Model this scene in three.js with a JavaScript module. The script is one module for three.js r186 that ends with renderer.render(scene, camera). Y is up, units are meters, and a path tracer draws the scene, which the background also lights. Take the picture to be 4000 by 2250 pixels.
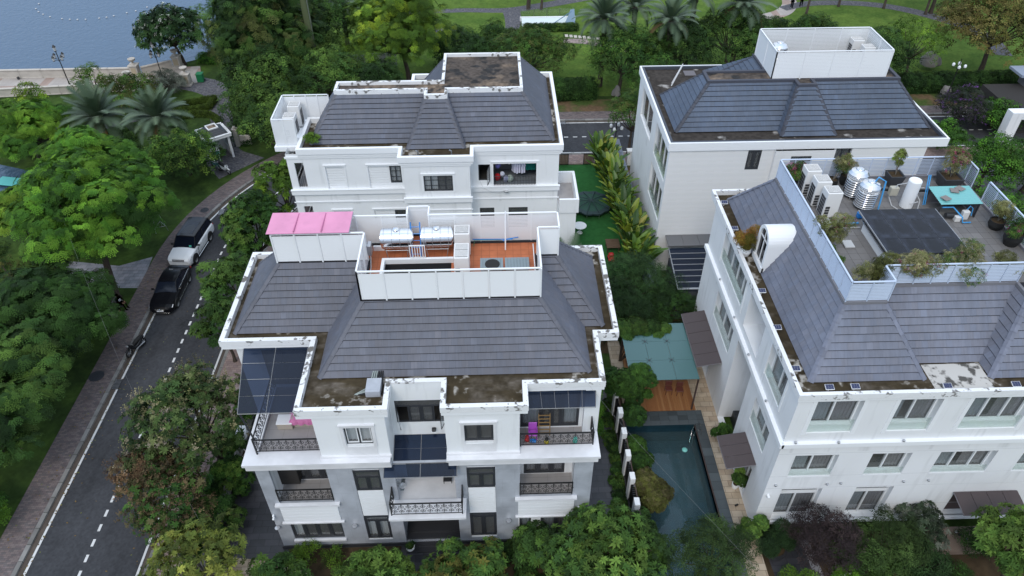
import*as THREE from 'three';
import{mergeGeometries}from 'three/addons/utils/BufferGeometryUtils.js';
import{MarchingCubes}from 'three/addons/objects/MarchingCubes.js';
const W=1024,H=576;
const scene=new THREE.Scene();
// ---- camera
const camera=new THREE.PerspectiveCamera(42.93,W/H,0.5,1500);
{
const p=40.812*Math.PI/180,yw=1.4437*Math.PI/180,rl=-0.3111*Math.PI/180;
const f=new THREE.Vector3(Math.sin(yw)*Math.cos(p),-Math.sin(p),-Math.cos(yw)*Math.cos(p));
const r=new THREE.Vector3(Math.cos(yw),0,Math.sin(yw)),u=new THREE.Vector3().crossVectors(r,f);
camera.up.copy(u.multiplyScalar(Math.cos(rl)).addScaledVector(r,-Math.sin(rl)));
camera.position.set(0,37,0);
camera.lookAt(camera.position.clone().add(f));
}
// ---- renderer, exposure
const renderer=new THREE.WebGLRenderer({antialias:true});
renderer.setSize(W,H);
renderer.toneMapping=THREE.LinearToneMapping;
renderer.toneMappingExposure=1.38;
renderer.shadowMap.enabled=true;
// ---- noise
function RNG(s){let a=s>>>0;return()=>{a=(a + 0x6d2b79f5)|0;let t=Math.imul(a ^(a>>>15),1|a);t=(t + Math.imul(t ^(t>>>7),61|t))^ t;return((t ^(t>>>14))>>>0)/4294967296;};}
const hash=(x,y,s)=>{let h=Math.imul(x,374761393)+ Math.imul(y,668265263)+ Math.imul(s,974634599);h=Math.imul(h ^(h>>>13),1274126177);return((h ^(h>>>16))>>>0)/4294967296;};
const sm=(t)=>t*t*(3 - 2*t),lerp=(a,b,t)=>a +(b - a)*t,clamp=(x,a=0,b=1)=>Math.min(b,Math.max(a,x));
function vn(x,y,per,s){const xi=Math.floor(x),yi=Math.floor(y),fx=sm(x - xi),fy=sm(y - yi),m=(v)=>((v % per)+ per)% per;
return lerp(lerp(hash(m(xi),m(yi),s),hash(m(xi + 1),m(yi),s),fx),lerp(hash(m(xi),m(yi + 1),s),hash(m(xi + 1),m(yi + 1),s),fx),fy);}
function fbm(u,v,per,oct,s){let a=0.5,r=0,n=0,p=per;for(let i=0;i<oct;i++){r +=a*vn(u*p,v*p,p,s + i);n +=a;a*=0.5;p*=2;}return r/n;}
// ---- sky and sun (overcast)
{
const w=512,h=256,d=new Float32Array(w*h*4);
for(let y=0;y<h;y++)for(let x=0;x<w;x++){
const el=(y + 0.5)/h*Math.PI - Math.PI/2,u=x/w,se=Math.max(0,Math.sin(el));
const n=fbm(u,y/h,5,5,11),n2=fbm(u,y/h*0.5,9,4,31);
let L=0.62 + 0.5*se;const cl=clamp((n*0.7 + n2*0.3 - 0.36)*3.2);
const c=[lerp(0.50,0.97,cl),lerp(0.72,1.02,cl),lerp(1.06,1.08,cl)];
if(el<0)L=0.3;
const i=(y*w + x)*4;d[i]=c[0]*L;d[i + 1]=c[1]*L;d[i + 2]=c[2]*L;d[i + 3]=1;
}
const t=new THREE.DataTexture(d,w,h,THREE.RGBAFormat,THREE.FloatType);t.mapping=THREE.EquirectangularReflectionMapping;t.magFilter=THREE.LinearFilter;t.minFilter=THREE.LinearFilter;t.needsUpdate=true;
scene.background=t;scene.environment=t;scene.environmentIntensity=1;
}
const sun=new THREE.DirectionalLight(0xfff6ea,0.9);
sun.position.set(-25,90,35);sun.target.position.set(2,0,-45);sun.castShadow=true;sun.shadow.radius=40;sun.shadow.mapSize.set(2048,2048);
Object.assign(sun.shadow.camera,{left:-80,right:80,top:80,bottom:-80,near:1,far:300});
scene.add(sun,sun.target);
// ---- textures and materials
function tex(n,size,fn){
const d=new Uint8Array(n*n*4),e=(c)=>255*(c<=0.0031308?12.92*c:1.055*Math.pow(c,1/2.4)- 0.055);
for(let y=0;y<n;y++)for(let x=0;x<n;x++){const c=fn(x/n,y/n),i=(y*n + x)*4;for(let k=0;k<3;k++)d[i + k]=clamp(e(clamp(c[k])),0,255);d[i + 3]=255;}
const t=new THREE.DataTexture(d,n,n);t.colorSpace=THREE.SRGBColorSpace;return ready(t,size);
}
function gray(n,size,fn){const d=new Uint8Array(n*n*4);for(let y=0;y<n;y++)for(let x=0;x<n;x++){const c=255*clamp(fn(x/n,y/n)),i=(y*n + x)*4;d[i]=d[i + 1]=d[i + 2]=c;d[i + 3]=255;}return ready(new THREE.DataTexture(d,n,n),size);}
function ready(t,size){t.wrapS=t.wrapT=THREE.RepeatWrapping;t.magFilter=THREE.LinearFilter;t.minFilter=THREE.LinearMipmapLinearFilter;t.generateMipmaps=true;t.repeat.set(1/(size[0]??size),1/(size[1]??size));t.needsUpdate=true;return t;}
const mat=(c,rough=0.8,o={})=>{if(rough>=0.85)o={specularIntensity:0.25,...o};const m=new(o.transmission||o.clearcoat||o.sheen||o.specularIntensity?THREE.MeshPhysicalMaterial:THREE.MeshStandardMaterial)({roughness:rough,metalness:0,side:THREE.DoubleSide,...o});m.color.setRGB(c[0],c[1]??c[0],c[2]??c[0]);return m;};
const tint=(c,f)=>c.map((x)=>x*f);
const M={};
const paintTex=tex(256,7,(u,v)=>{const a=fbm(u,v,4,5,1),s=fbm(u,v*0.12,24,3,9),p=fbm(u,v,3,3,17),k=0.95 + 0.08*a - 0.5*Math.max(0,s - 0.6)- 0.12*Math.max(0,p - 0.55);return[k,k,k*0.995];});
M.white=mat([0.81,0.825,0.84],0.75,{map:paintTex});
M.whiteC=mat([0.79,0.80,0.815],0.75,{map:paintTex});
M.trim=mat([0.81,0.825,0.84],0.7);
M.metalWhite=mat([0.81,0.825,0.84],0.45);
M.blueWhite=mat([0.52,0.60,0.74],0.5);
M.marble=mat([1,1,1],0.35,{map:tex(512,5,(u,v)=>{const w=fbm(u,v,4,4,21)*0.5,a=fbm(u + w*0.15,v + w*0.1,6,5,22),q=Math.abs(fbm(u,v,5,5,23)- 0.5)*8,k=0.36 + 0.18*a - 0.06*Math.exp(-q*q);const j=(Math.abs((v*6)% 1 - 0.5)>0.485||Math.abs((u*4 + Math.floor(v*6)*0.5)% 1 - 0.5)>0.49)?0.9:1;return[k*0.93*j,k*0.98*j,k*1.07*j];})});
M.marbleWhite=mat([1,1,1],0.4,{map:tex(256,3,(u,v)=>{const a=fbm(u,v,5,5,41),k=0.6 + 0.22*a;return[k,k,k*1.02];})});
const slateTex=tex(256,2.6,(u,v)=>{const a=fbm(u*1,v,7,4,51),s=fbm(u,v*0.15,40,2,53),k=0.82 + 0.22*a + 0.16*(s - 0.5);return[k*0.86,k*0.86,k*0.86];});
M.tile=mat([1,1,1],0.62,{vertexColors:true,map:slateTex});
M.under=mat([0.035,0.035,0.04],0.9);
M.gutter=mat([1,1,1],0.95,{map:tex(512,9,(u,v)=>{const a=fbm(u,v,5,6,61),b=fbm(u,v,9,6,62),c=fbm(u,v,34,4,68),s=fbm(u,v*3,8,5,69);let k=[0.052,0.040,0.024].map((x)=>x*(0.5 + 1.1*a));k=k.map((x,i)=>lerp(x,[0.15,0.13,0.11][i],clamp((s - 0.5)*3.2)*c*1.1));const e=clamp((b*0.62 + c*0.38 - 0.585)*11);k=k.map((x,i)=>lerp(x,[0.36,0.34,0.31][i],e*0.8));return k.map((x)=>x*(0.6 + 0.8*c));})});
M.mossDeck=mat([1,1,1],0.95,{map:tex(512,8,(u,v)=>{const a=fbm(u,v,4,6,71),b=fbm(u,v,12,5,72),c=fbm(u,v,40,3,73);let k=[0.085,0.07,0.06];k=k.map((x,i)=>lerp(x,[0.20,0.15,0.11][i],clamp((a - 0.52)*6)));k=k.map((x,i)=>lerp(x,[0.035,0.034,0.034][i],clamp((b - 0.52)*6)));return k.map((x)=>x*(0.5 + c));})});
M.curb=mat([1,1,1],0.85,{map:tex(512,5,(u,v)=>{const b=fbm(u,v,7,5,81),c=fbm(u,v,30,4,82),e=clamp((b*0.55 + c*0.45 - 0.56)*12);return[0,1,2].map((i)=>lerp([0.78,0.785,0.79][i]*(0.92 + 0.12*c),[0.16,0.15,0.14][i],e));})});
M.orange=mat([1,1,1],0.8,{map:tex(256,1.6,(u,v)=>{const j=(Math.abs((v*4)% 1 - 0.5)>0.46||Math.abs((u*4)% 1 - 0.5)>0.46)?0.75:1,a=fbm(u,v,6,4,91),t=hash(Math.floor(u*4),Math.floor(v*4),5);const k=j*(0.8 + 0.25*a + 0.15*t);return[0.44*k,0.135*k,0.055*k];})});
M.dark=mat([0.03,0.031,0.035],0.45);
M.frame=mat([0.035,0.038,0.045],0.4);
M.iron=mat([0.012,0.012,0.013],0.45);
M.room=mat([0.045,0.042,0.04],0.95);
M.curtain=mat([0.5,0.51,0.52],0.95);
M.curtainDark=mat([0.2,0.22,0.24],0.95);
M.blind=mat([0.16,0.15,0.16],0.9);
M.glass=mat([0.86,0.9,0.92],0.03,{transmission:0.92,thickness:0,ior:1.5});
M.glassGreen=mat([0.93,0.965,0.95],0.03,{transmission:0.95,thickness:0});
M.glassTint=mat([0.05,0.075,0.135],0.06,{transmission:0.8,thickness:0,specularIntensity:0.4});
M.glassBlack=mat([0.008,0.011,0.02],0.08,{clearcoat:0.01,specularIntensity:0.6});
M.floorTile=mat([1,1,1],0.75,{map:tex(256,2.4,(u,v)=>{const j=(Math.abs((v*4)% 1 - 0.5)>0.475||Math.abs((u*2)% 1 - 0.5)>0.487)?0.85:1,k=j*(0.3 + 0.06*fbm(u,v,8,4,101));return[k*1.03,k*0.97,k*0.95];})});
M.steel=mat([0.72,0.73,0.75],0.16,{metalness:1});
M.steelDull=mat([0.5,0.51,0.53],0.4,{metalness:0.9});
M.acWhite=mat([0.72,0.715,0.70],0.5);
M.grille=mat([0.25,0.25,0.25],0.6);
M.blackRubber=mat([0.012,0.012,0.012],0.8);
M.bluePipe=mat([0.02,0.22,0.62],0.4);
M.pink=mat([0.70,0.29,0.45],0.7,{map:tex(256,3,(u,v)=>{const a=fbm(u,v,4,5,151),b=fbm(u,v,14,4,152),k=0.82 + 0.25*a - 0.25*Math.max(0,b - 0.62);return[k,k,k];})});
M.darkWood=mat([0.06,0.035,0.03],0.6);
// ---- mesh builder
const V=(x,y,z)=>new THREE.Vector3(x,y,z);
const used={};
function numbered(n){const k=used[n]=(used[n]??-1)+ 1;return k?n + '_' + String(k).padStart(3,'0'):n;}
function originOf(o){const p=V(0,0,0);for(;o&&o!==scene;o=o.parent)p.add(o.position);return p;}
class MB{
constructor(){this.p=[];this.uv=[];this.c=null;this.n=[];}
tri(a,b,c,n,col){
if(!n){const ux=b.x - a.x,uy=b.y - a.y,uz=b.z - a.z,vx=c.x - a.x,vy=c.y - a.y,vz=c.z - a.z;let nx=uy*vz - uz*vy,ny=uz*vx - ux*vz,nz=ux*vy - uy*vx;const l=Math.hypot(nx,ny,nz)||1;n={x:nx/l,y:ny/l,z:nz/l};}
const ns=Array.isArray(n)?n:[n,n,n];
const ax=Math.abs(ns[0].x),ay=Math.abs(ns[0].y),az=Math.abs(ns[0].z);
for(const[i,q]of[a,b,c].entries()){
this.p.push(q.x,q.y,q.z);this.n.push(ns[i].x,ns[i].y,ns[i].z);
if(ay>=ax&&ay>=az)this.uv.push(q.x,q.z);else if(ax>az)this.uv.push(q.z,q.y);else this.uv.push(q.x,q.y);
if(col)(this.c??=[]).push(col[0],col[1],col[2]);
}
return this;
}
quad(a,b,c,d,n,col){this.tri(a,b,c,n,col);return this.tri(a,c,d,n,col);}
box(x0,x1,y0,y1,z0,z1){
const p=(x,y,z)=>V(x,y,z);
this.quad(p(x0,y0,z1),p(x1,y0,z1),p(x1,y1,z1),p(x0,y1,z1));this.quad(p(x1,y0,z0),p(x0,y0,z0),p(x0,y1,z0),p(x1,y1,z0));
this.quad(p(x1,y0,z1),p(x1,y0,z0),p(x1,y1,z0),p(x1,y1,z1));this.quad(p(x0,y0,z0),p(x0,y0,z1),p(x0,y1,z1),p(x0,y1,z0));
this.quad(p(x0,y1,z1),p(x1,y1,z1),p(x1,y1,z0),p(x0,y1,z0));return this.quad(p(x0,y0,z0),p(x1,y0,z0),p(x1,y0,z1),p(x0,y0,z1));
}
// box with bevelled edges, optional turn about y through its centre
bbox(cx,cy,cz,sx,sy,sz,b=0.02,ry=0){
const hx=sx/2,hy=sy/2,hz=sz/2,c=Math.cos(ry),s=Math.sin(ry);
const q=(x,y,z)=>V(cx + x*c + z*s,cy + y,cz - x*s + z*c);
const F=(sg,ax)=>{const g=(a,bb)=>ax===0?q(sg*hx,a*(hy - b),bb*(hz - b)):ax===1?q(a*(hx - b),sg*hy,bb*(hz - b)):q(a*(hx - b),bb*(hy - b),sg*hz);const fl=(ax===0?1:-1)*sg*(ax===2?-1:1)>0;const k=[g(-1,-1),g(1,-1),g(1,1),g(-1,1)];return fl?this.quad(...k):this.quad(k[3],k[2],k[1],k[0]);};
for(const sg of[-1,1])for(const ax of[0,1,2])F(sg,ax);
const e=(x,y,z,k)=>q(x*(hx -(k===0?0:b)),y*(hy -(k===1?0:b)),z*(hz -(k===2?0:b)));
for(const a of[-1,1])for(const d of[-1,1]){
this.quad(e(a,d,-1,0),e(a,d,1,0),e(a,d,1,1),e(a,d,-1,1));this.quad(e(a,-1,d,0),e(a,1,d,0),e(a,1,d,2),e(a,-1,d,2));this.quad(e(-1,a,d,1),e(1,a,d,1),e(1,a,d,2),e(-1,a,d,2));
for(const g of[-1,1])this.tri(e(a,d,g,0),e(a,d,g,1),e(a,d,g,2));
}
return this;
}
// prism over a convex polygon of [x, z], fan capped
prism(poly,y0,y1){
const n=poly.length;
for(let i=0;i<n;i++){const a=poly[i],b=poly[(i + 1)% n];this.quad(V(a[0],y0,a[1]),V(b[0],y0,b[1]),V(b[0],y1,b[1]),V(a[0],y1,a[1]));}
return this.flat(poly,y1);
}
flat(poly,y,holes=[]){const v2=(q)=>q.map((p)=>new THREE.Vector2(p[0],p[1])),sh=THREE.ShapeUtils.triangulateShape(v2(poly),holes.map(v2));poly=[...poly,...holes.flat()];for(const t of sh){const[a,b,c]=t.map((i)=>V(poly[i][0],y,poly[i][1]));const up=(b.z - a.z)*(c.x - a.x)-(b.x - a.x)*(c.z - a.z)>0;up?this.tri(a,b,c):this.tri(a,c,b);}return this;}
tube(pts,r,n=6,cap=true){
const P=pts.map((p)=>Array.isArray(p)?V(...p):p),rs=Array.isArray(r)?r:P.map(()=>r);let prev=null,up=V(0,1,0);
for(let i=0;i<P.length;i++){
const t=V(0,0,0).subVectors(P[Math.min(i + 1,P.length - 1)],P[Math.max(i - 1,0)]).normalize();
if(Math.abs(t.dot(up))>0.95&&i===0)up=V(1,0,0);
const a=up.clone().addScaledVector(t,-up.dot(t)).normalize(),b=V(0,0,0).crossVectors(t,a);up=a;
const ring=[];for(let k=0;k<n;k++){const w=k/n*Math.PI*2,d=a.clone().multiplyScalar(Math.cos(w)).addScaledVector(b,Math.sin(w));ring.push([P[i].clone().addScaledVector(d,rs[i]),d]);}
if(prev)for(let k=0;k<n;k++){const[A,na]=prev[k],[B,nb]=prev[(k + 1)% n],[C,nc]=ring[(k + 1)% n],[D,nd]=ring[k];this.tri(A,B,C,[na,nb,nc]);this.tri(A,C,D,[na,nc,nd]);}
if(cap&&(i===0||i===P.length - 1))for(let k=1;k<n - 1;k++)i===0?this.tri(ring[0][0],ring[k + 1][0],ring[k][0]):this.tri(ring[0][0],ring[k][0],ring[k + 1][0]);
prev=ring;
}
return this;
}
// surface of revolution about y at (x, z); profile [[r, y], ...]
lathe(prof,x,y,z,n=14,smooth=true){
for(let i=0;i + 1<prof.length;i++){const[r0,y0]=prof[i],[r1,y1]=prof[i + 1],l=Math.hypot(r1 - r0,y1 - y0)||1,ny=-(r1 - r0)/l,nr=(y1 - y0)/l;
for(let k=0;k<n;k++){const a=k/n*2*Math.PI,b=(k + 1)/n*2*Math.PI,q=(r,yy,w)=>V(x + r*Math.cos(w),y + yy,z + r*Math.sin(w)),nn=(w)=>V(nr*Math.cos(w),ny,nr*Math.sin(w)),m=(a + b)/2,na=smooth?nn(a):nn(m),nb=smooth?nn(b):nn(m);
if(r0>1e-6)this.tri(q(r0,y0,a),q(r1,y1,b),q(r0,y0,b),[na,nb,nb]);if(r1>1e-6)this.tri(q(r0,y0,a),q(r1,y1,a),q(r1,y1,b),[na,na,nb]);}}
return this;
}
cyl(x,y0,y1,z,r,n=14){return this.lathe([[0,y0],[r,y0]],x,0,z,n,false).lathe([[r,y0],[r,y1]],x,0,z,n).lathe([[r,y1],[0,y1]],x,0,z,n,false);}
add(g,m4){const q=g.index?g.toNonIndexed():g.clone();if(m4)q.applyMatrix4(m4);const P=q.attributes.position,N=q.attributes.normal,U=q.attributes.uv;for(let i=0;i<P.count;i++){this.p.push(P.getX(i),P.getY(i),P.getZ(i));this.n.push(N.getX(i),N.getY(i),N.getZ(i));this.uv.push(U?U.getX(i):0,U?U.getY(i):0);}return this;}
geo(o=null){
const g=new THREE.BufferGeometry(),p=new Float32Array(this.p);
if(o)for(let i=0;i<p.length;i +=3){p[i]-=o.x;p[i + 1]-=o.y;p[i + 2]-=o.z;}
g.setAttribute('position',new THREE.BufferAttribute(p,3));g.setAttribute('normal',new THREE.BufferAttribute(new Float32Array(this.n),3));g.setAttribute('uv',new THREE.BufferAttribute(new Float32Array(this.uv),2));
if(this.c)g.setAttribute('color',new THREE.BufferAttribute(new Float32Array(this.c),3));
return g;
}
build(name,material,parent=scene,label){
if(!this.p.length)return null;
const o=new THREE.Mesh(this.geo(parent===scene?null:originOf(parent)),material);o.name=parent===scene?numbered(name):name;o.castShadow=o.receiveShadow=true;
if(label)o.userData.label=label;
parent.add(o);return o;
}
}
const mb=()=>new MB();
function thing(name,label,category,pos=[0,0,0],group){const o=new THREE.Group();o.name=numbered(name);o.position.set(...pos);o.userData={label,category};if(group)o.userData.group=group;scene.add(o);return o;}
function tag(o,label,category,group){o.userData.label=label;o.userData.category=category;if(group)o.userData.group=group;return o;}
function struct(b,name,material){const o=b.build(name,material);o.userData.kind='structure';return o;}
function dup(src,name,pos,ry,label,group){const o=src.clone();o.name=numbered(name);o.position.set(...pos);if(ry!==undefined)o.rotation.y=ry;o.userData={...src.userData,label};if(group)o.userData.group=group;scene.add(o);return o;}
// ---- wall with openings. axis 'z': plane z = pos, u = x; axis 'x': plane x = pos, u = z; dir = sign of outward normal
const onWall=(axis,pos,dir)=>(u,y,d=0)=>axis==='z'?V(u,y,pos - dir*d):V(pos - dir*d,y,u);
function wall(b,axis,pos,dir,u0,u1,y0,y1,holes=[],depth=0.18){
const P=onWall(axis,pos,dir),us=[...new Set([u0,u1,...holes.flatMap((h)=>[h[0],h[1]])])].filter((u)=>u>=u0&&u<=u1).sort((a,c)=>a - c),ys=[...new Set([y0,y1,...holes.flatMap((h)=>[h[2],h[3]])])].filter((y)=>y>=y0&&y<=y1).sort((a,c)=>a - c);
for(let i=0;i + 1<us.length;i++)for(let j=0;j + 1<ys.length;j++){
const cu=(us[i]+ us[i + 1])/2,cy=(ys[j]+ ys[j + 1])/2;if(holes.some((h)=>cu>h[0]&&cu<h[1]&&cy>h[2]&&cy<h[3]))continue;
const flip=(axis==='z')===(dir>0);const k=[P(us[i],ys[j]),P(us[i + 1],ys[j]),P(us[i + 1],ys[j + 1]),P(us[i],ys[j + 1])];flip?b.quad(...k):b.quad(k[3],k[2],k[1],k[0]);
}
for(const[a,c,lo,hi]of holes){b.quad(P(a,lo),P(a,hi),P(a,hi,depth),P(a,lo,depth));b.quad(P(c,lo),P(c,lo,depth),P(c,hi,depth),P(c,hi));b.quad(P(a,hi),P(c,hi),P(c,hi,depth),P(a,hi,depth));b.quad(P(a,lo),P(a,lo,depth),P(c,lo,depth),P(c,lo));}
return b;
}
// oriented box on a wall: u range, y range, from depth d0 (inwards) to d1
function wbox(b,P,u0,u1,y0,y1,d0,d1){
const k=(u,y,d)=>P(u,y,d);
b.quad(k(u0,y0,d0),k(u1,y0,d0),k(u1,y1,d0),k(u0,y1,d0));b.quad(k(u0,y0,d1),k(u0,y1,d1),k(u1,y1,d1),k(u1,y0,d1));
b.quad(k(u0,y0,d0),k(u0,y1,d0),k(u0,y1,d1),k(u0,y0,d1));b.quad(k(u1,y0,d0),k(u1,y0,d1),k(u1,y1,d1),k(u1,y1,d0));
b.quad(k(u0,y1,d0),k(u1,y1,d0),k(u1,y1,d1),k(u0,y1,d1));return b.quad(k(u0,y0,d0),k(u0,y0,d1),k(u1,y0,d1),k(u1,y0,d0));
}
// a window: frame mesh with pane children. o: cols [fractions], transom (fraction from top), bars, curtain, open
function windowUnit(house,axis,pos,dir,u0,u1,y0,y1,o={}){
const d=o.d??0.16,P=onWall(axis,pos,dir),f=o.f??0.06,b=mb(),cuts=o.cols??[0,0.5,1],W0=u1 - u0,ft=o.ft??0.07;
wbox(b,P,u0,u1,y0,y0 + f,d - ft,d + 0.02);wbox(b,P,u0,u1,y1 - f,y1,d - ft,d + 0.02);wbox(b,P,u0,u0 + f,y0 + f,y1 - f,d - ft,d + 0.02);wbox(b,P,u1 - f,u1,y0 + f,y1 - f,d - ft,d + 0.02);
const yt=o.transom?y1 -(y1 - y0)*o.transom:y1 - f;
if(o.transom)wbox(b,P,u0 + f,u1 - f,yt - f/2,yt + f/2,d - ft + 0.01,d + 0.02);
for(const c of cuts.slice(1,-1))wbox(b,P,u0 + c*W0 - f/2,u0 + c*W0 + f/2,y0 + f,o.transom?yt - f/2:y1 - f,d - ft + 0.005,d + 0.02);
if(o.bars){const[nc,nr]=o.bars;for(let i=0;i + 1<cuts.length;i++){const a=u0 + cuts[i]*W0,c=u0 + cuts[i + 1]*W0;for(let k=1;k<nc;k++){const u=lerp(a,c,k/nc);wbox(b,P,u - 0.015,u + 0.015,y0 + f,y1 - f,d - 0.03,d + 0.015);}for(let k=1;k<nr;k++){const y=lerp(y0,y1,k/nr);wbox(b,P,a + f/2,c - f/2,y - 0.015,y + 0.015,d - 0.032,d + 0.017);}}}
const w=b.build('window',o.frame??M.frame,house,o.label);
for(let i=0;i + 1<cuts.length;i++){
if(o.skip?.includes(i))continue;
const a=u0 + cuts[i]*W0 + f*0.45,c=u0 + cuts[i + 1]*W0 - f*0.45,top=o.transom?yt:y1 - f*0.5;
const leaf=o.leaf??0;if(leaf){const lb=mb();wbox(lb,P,a + 0.02,c - 0.02,y0 + f,y0 + f + leaf,d - 0.055,d - 0.012);wbox(lb,P,a + 0.02,c - 0.02,top - leaf - f*0.5,top - f*0.5,d - 0.055,d - 0.012);wbox(lb,P,a + 0.02,a + 0.02 + leaf,y0 + f + leaf,top - leaf - f*0.5,d - 0.055,d - 0.012);wbox(lb,P,c - 0.02 - leaf,c - 0.02,y0 + f + leaf,top - leaf - f*0.5,d - 0.055,d - 0.012);lb.build('sash',o.sashMat?.[i]??o.frame??M.frame,w);}
mb().quad(P(a,y0 + f*0.4,d),P(c,y0 + f*0.4,d),P(c,top,d),P(a,top,d)).build('pane',(o.panes?.[i])??o.glass??M.glass,w);
}
if(o.transom)mb().quad(P(u0 + f*0.4,yt,d),P(u1 - f*0.4,yt,d),P(u1 - f*0.4,y1 - f*0.4,d),P(u0 + f*0.4,y1 - f*0.4,d)).build('pane',o.glass??M.glass,w);
for(const[ca,cb,cm]of o.curtains??[]){
const cbm=mb(),a=u0 + ca*W0,c=u0 + cb*W0,n=Math.max(4,Math.round((c - a)/0.09));
for(let k=0;k<n;k++){const q=(j)=>d + 0.14 +(j % 2?0.05:0);cbm.quad(P(lerp(a,c,k/n),y0 + 0.03,q(k)),P(lerp(a,c,(k + 1)/n),y0 + 0.03,q(k + 1)),P(lerp(a,c,(k + 1)/n),y1 - 0.03,q(k + 1)),P(lerp(a,c,k/n),y1 - 0.03,q(k)));}
cbm.build('curtain',cm??M.curtain,w);
}
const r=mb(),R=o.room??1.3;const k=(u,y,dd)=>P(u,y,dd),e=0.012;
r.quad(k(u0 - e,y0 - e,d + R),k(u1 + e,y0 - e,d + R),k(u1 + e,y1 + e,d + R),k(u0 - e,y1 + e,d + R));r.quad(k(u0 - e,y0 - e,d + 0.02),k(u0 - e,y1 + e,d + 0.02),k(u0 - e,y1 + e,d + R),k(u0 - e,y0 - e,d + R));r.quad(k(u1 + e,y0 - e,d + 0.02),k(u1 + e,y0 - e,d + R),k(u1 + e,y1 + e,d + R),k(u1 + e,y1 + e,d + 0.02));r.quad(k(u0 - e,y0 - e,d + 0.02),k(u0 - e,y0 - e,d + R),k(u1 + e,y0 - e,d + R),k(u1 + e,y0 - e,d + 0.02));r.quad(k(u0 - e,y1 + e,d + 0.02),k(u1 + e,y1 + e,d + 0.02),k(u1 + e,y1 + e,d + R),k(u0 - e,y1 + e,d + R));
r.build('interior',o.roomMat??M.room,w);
return w;
}
// raised surround of a window opening
function surround(b,P,u0,u1,y0,y1,w=0.16,out=0.05){wbox(b,P,u0 - w,u1 + w,y1,y1 + w,-out,0);wbox(b,P,u0 - w,u0,y0 - w*0.6,y1,-out,0);wbox(b,P,u1,u1 + w,y0 - w*0.6,y1,-out,0);wbox(b,P,u0 - w - 0.04,u1 + w + 0.04,y1 + w,y1 + w + 0.06,-out - 0.05,0);}
// ---- tiled roof: convex planar slopes, first edge = eave; every tile a slab clipped to its slope
function clipPoly(poly,nx,ny,c){const out=[];for(let i=0;i<poly.length;i++){const a=poly[i],b=poly[(i + 1)% poly.length],da=a[0]*nx + a[1]*ny - c,db=b[0]*nx + b[1]*ny - c;if(da>=0)out.push(a);if((da>=0)!==(db>=0)){const t=da/(da - db);out.push([lerp(a[0],b[0],t),lerp(a[1],b[1],t)]);}}return out;}
function roofTiles(house,slopes,o){
const all=[],rnd=RNG(o.seed),under=mb();
for(const S of slopes){
const p=S.map((q)=>V(...q)),e=V(0,0,0).subVectors(p[1],p[0]).normalize(),n=V(0,0,0).crossVectors(e,V(0,0,0).subVectors(p[p.length - 1],p[0])).normalize();if(n.y<0)n.negate();
let up=V(0,0,0).crossVectors(n,e);if(up.y<0)up.negate();
const to2=(q)=>{const d=q.clone().sub(p[0]);return[d.dot(e),d.dot(up)];},P2=p.map(to2),to3=(s,t,h)=>p[0].clone().addScaledVector(e,s).addScaledVector(up,t).addScaledVector(n,h);
for(let i=1;i + 1<p.length;i++)under.tri(to3(...P2[0],-0.012),to3(...P2[i],-0.012),to3(...P2[i + 1],-0.012));
let area=0;P2.forEach((a,i)=>{const b=P2[(i + 1)% P2.length];area +=a[0]*b[1]- b[0]*a[1];});const sg=Math.sign(area);
const s0=Math.min(...P2.map((q)=>q[0])),s1=Math.max(...P2.map((q)=>q[0])),t1=Math.max(...P2.map((q)=>q[1]));
let row=0;
for(let t=0;t<t1 - 0.02;t +=o.course,row++)for(let s=s0 - o.w*(0.5*(row % 2))- 0.05*rnd();s<s1;s +=o.w){
const g0=0.0018,g1=o.gap??0.03;let q=[[s + g0,t],[s + o.w - g0,t],[s + o.w - g0,t + o.course - g1],[s + g0,t + o.course - g1]];
P2.forEach((a,i)=>{const b=P2[(i + 1)% P2.length];let nx=-(b[1]- a[1])*sg,ny=(b[0]- a[0])*sg;const l=Math.hypot(nx,ny)||1;q=q.length>2?clipPoly(q,nx/l,ny/l,(a[0]*nx + a[1]*ny)/l):q;});
if(q.length<3)continue;
const jit=0.004*rnd(),th=(tt)=>0.012 + jit + 0.05*clamp(1 -(tt - t)/o.course),c3=q.map((a)=>to3(a[0],a[1],th(a[1]))),c0=q.map((a)=>to3(a[0],a[1],Math.max(-0.01,th(a[1])- 0.03)));
const m=to3(s,t,0),k=(0.965 + 0.07*rnd())*(0.88 + 0.24*vn(m.x*0.6 + 50,m.z*0.6 + m.y + 90,1000,7))*(rnd()<0.025?1.14:1),warm=(rnd()- 0.5)*0.06,col=[o.col[0]*k*(1 + warm),o.col[1]*k,o.col[2]*k*(1 - warm)];
const b=mb();for(let i=1;i + 1<q.length;i++)b.tri(c3[0],c3[i],c3[i + 1],n,col);
for(let i=0;i<q.length;i++){const j=(i + 1)% q.length;b.quad(c0[i],c0[j],c3[j],c3[i],undefined,col);}
b.dist=m.distanceTo(camera.position);all.push(b);
}
}
under.build('roof_deck',M.under,house);
all.sort((a,b)=>a.dist - b.dist);
for(const b of all.slice(0,o.parts??300))b.build('roof_tile',M.tile,house);
if(all.length>(o.parts??300)){const r=mb();r.c=[];for(const b of all.slice(o.parts??300)){for(const k of['p','n','uv','c'])for(const x of b[k])r[k].push(x);}const f=r.build('roof_tile',M.tile,house);f.userData.kind='stuff';}
}
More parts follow.
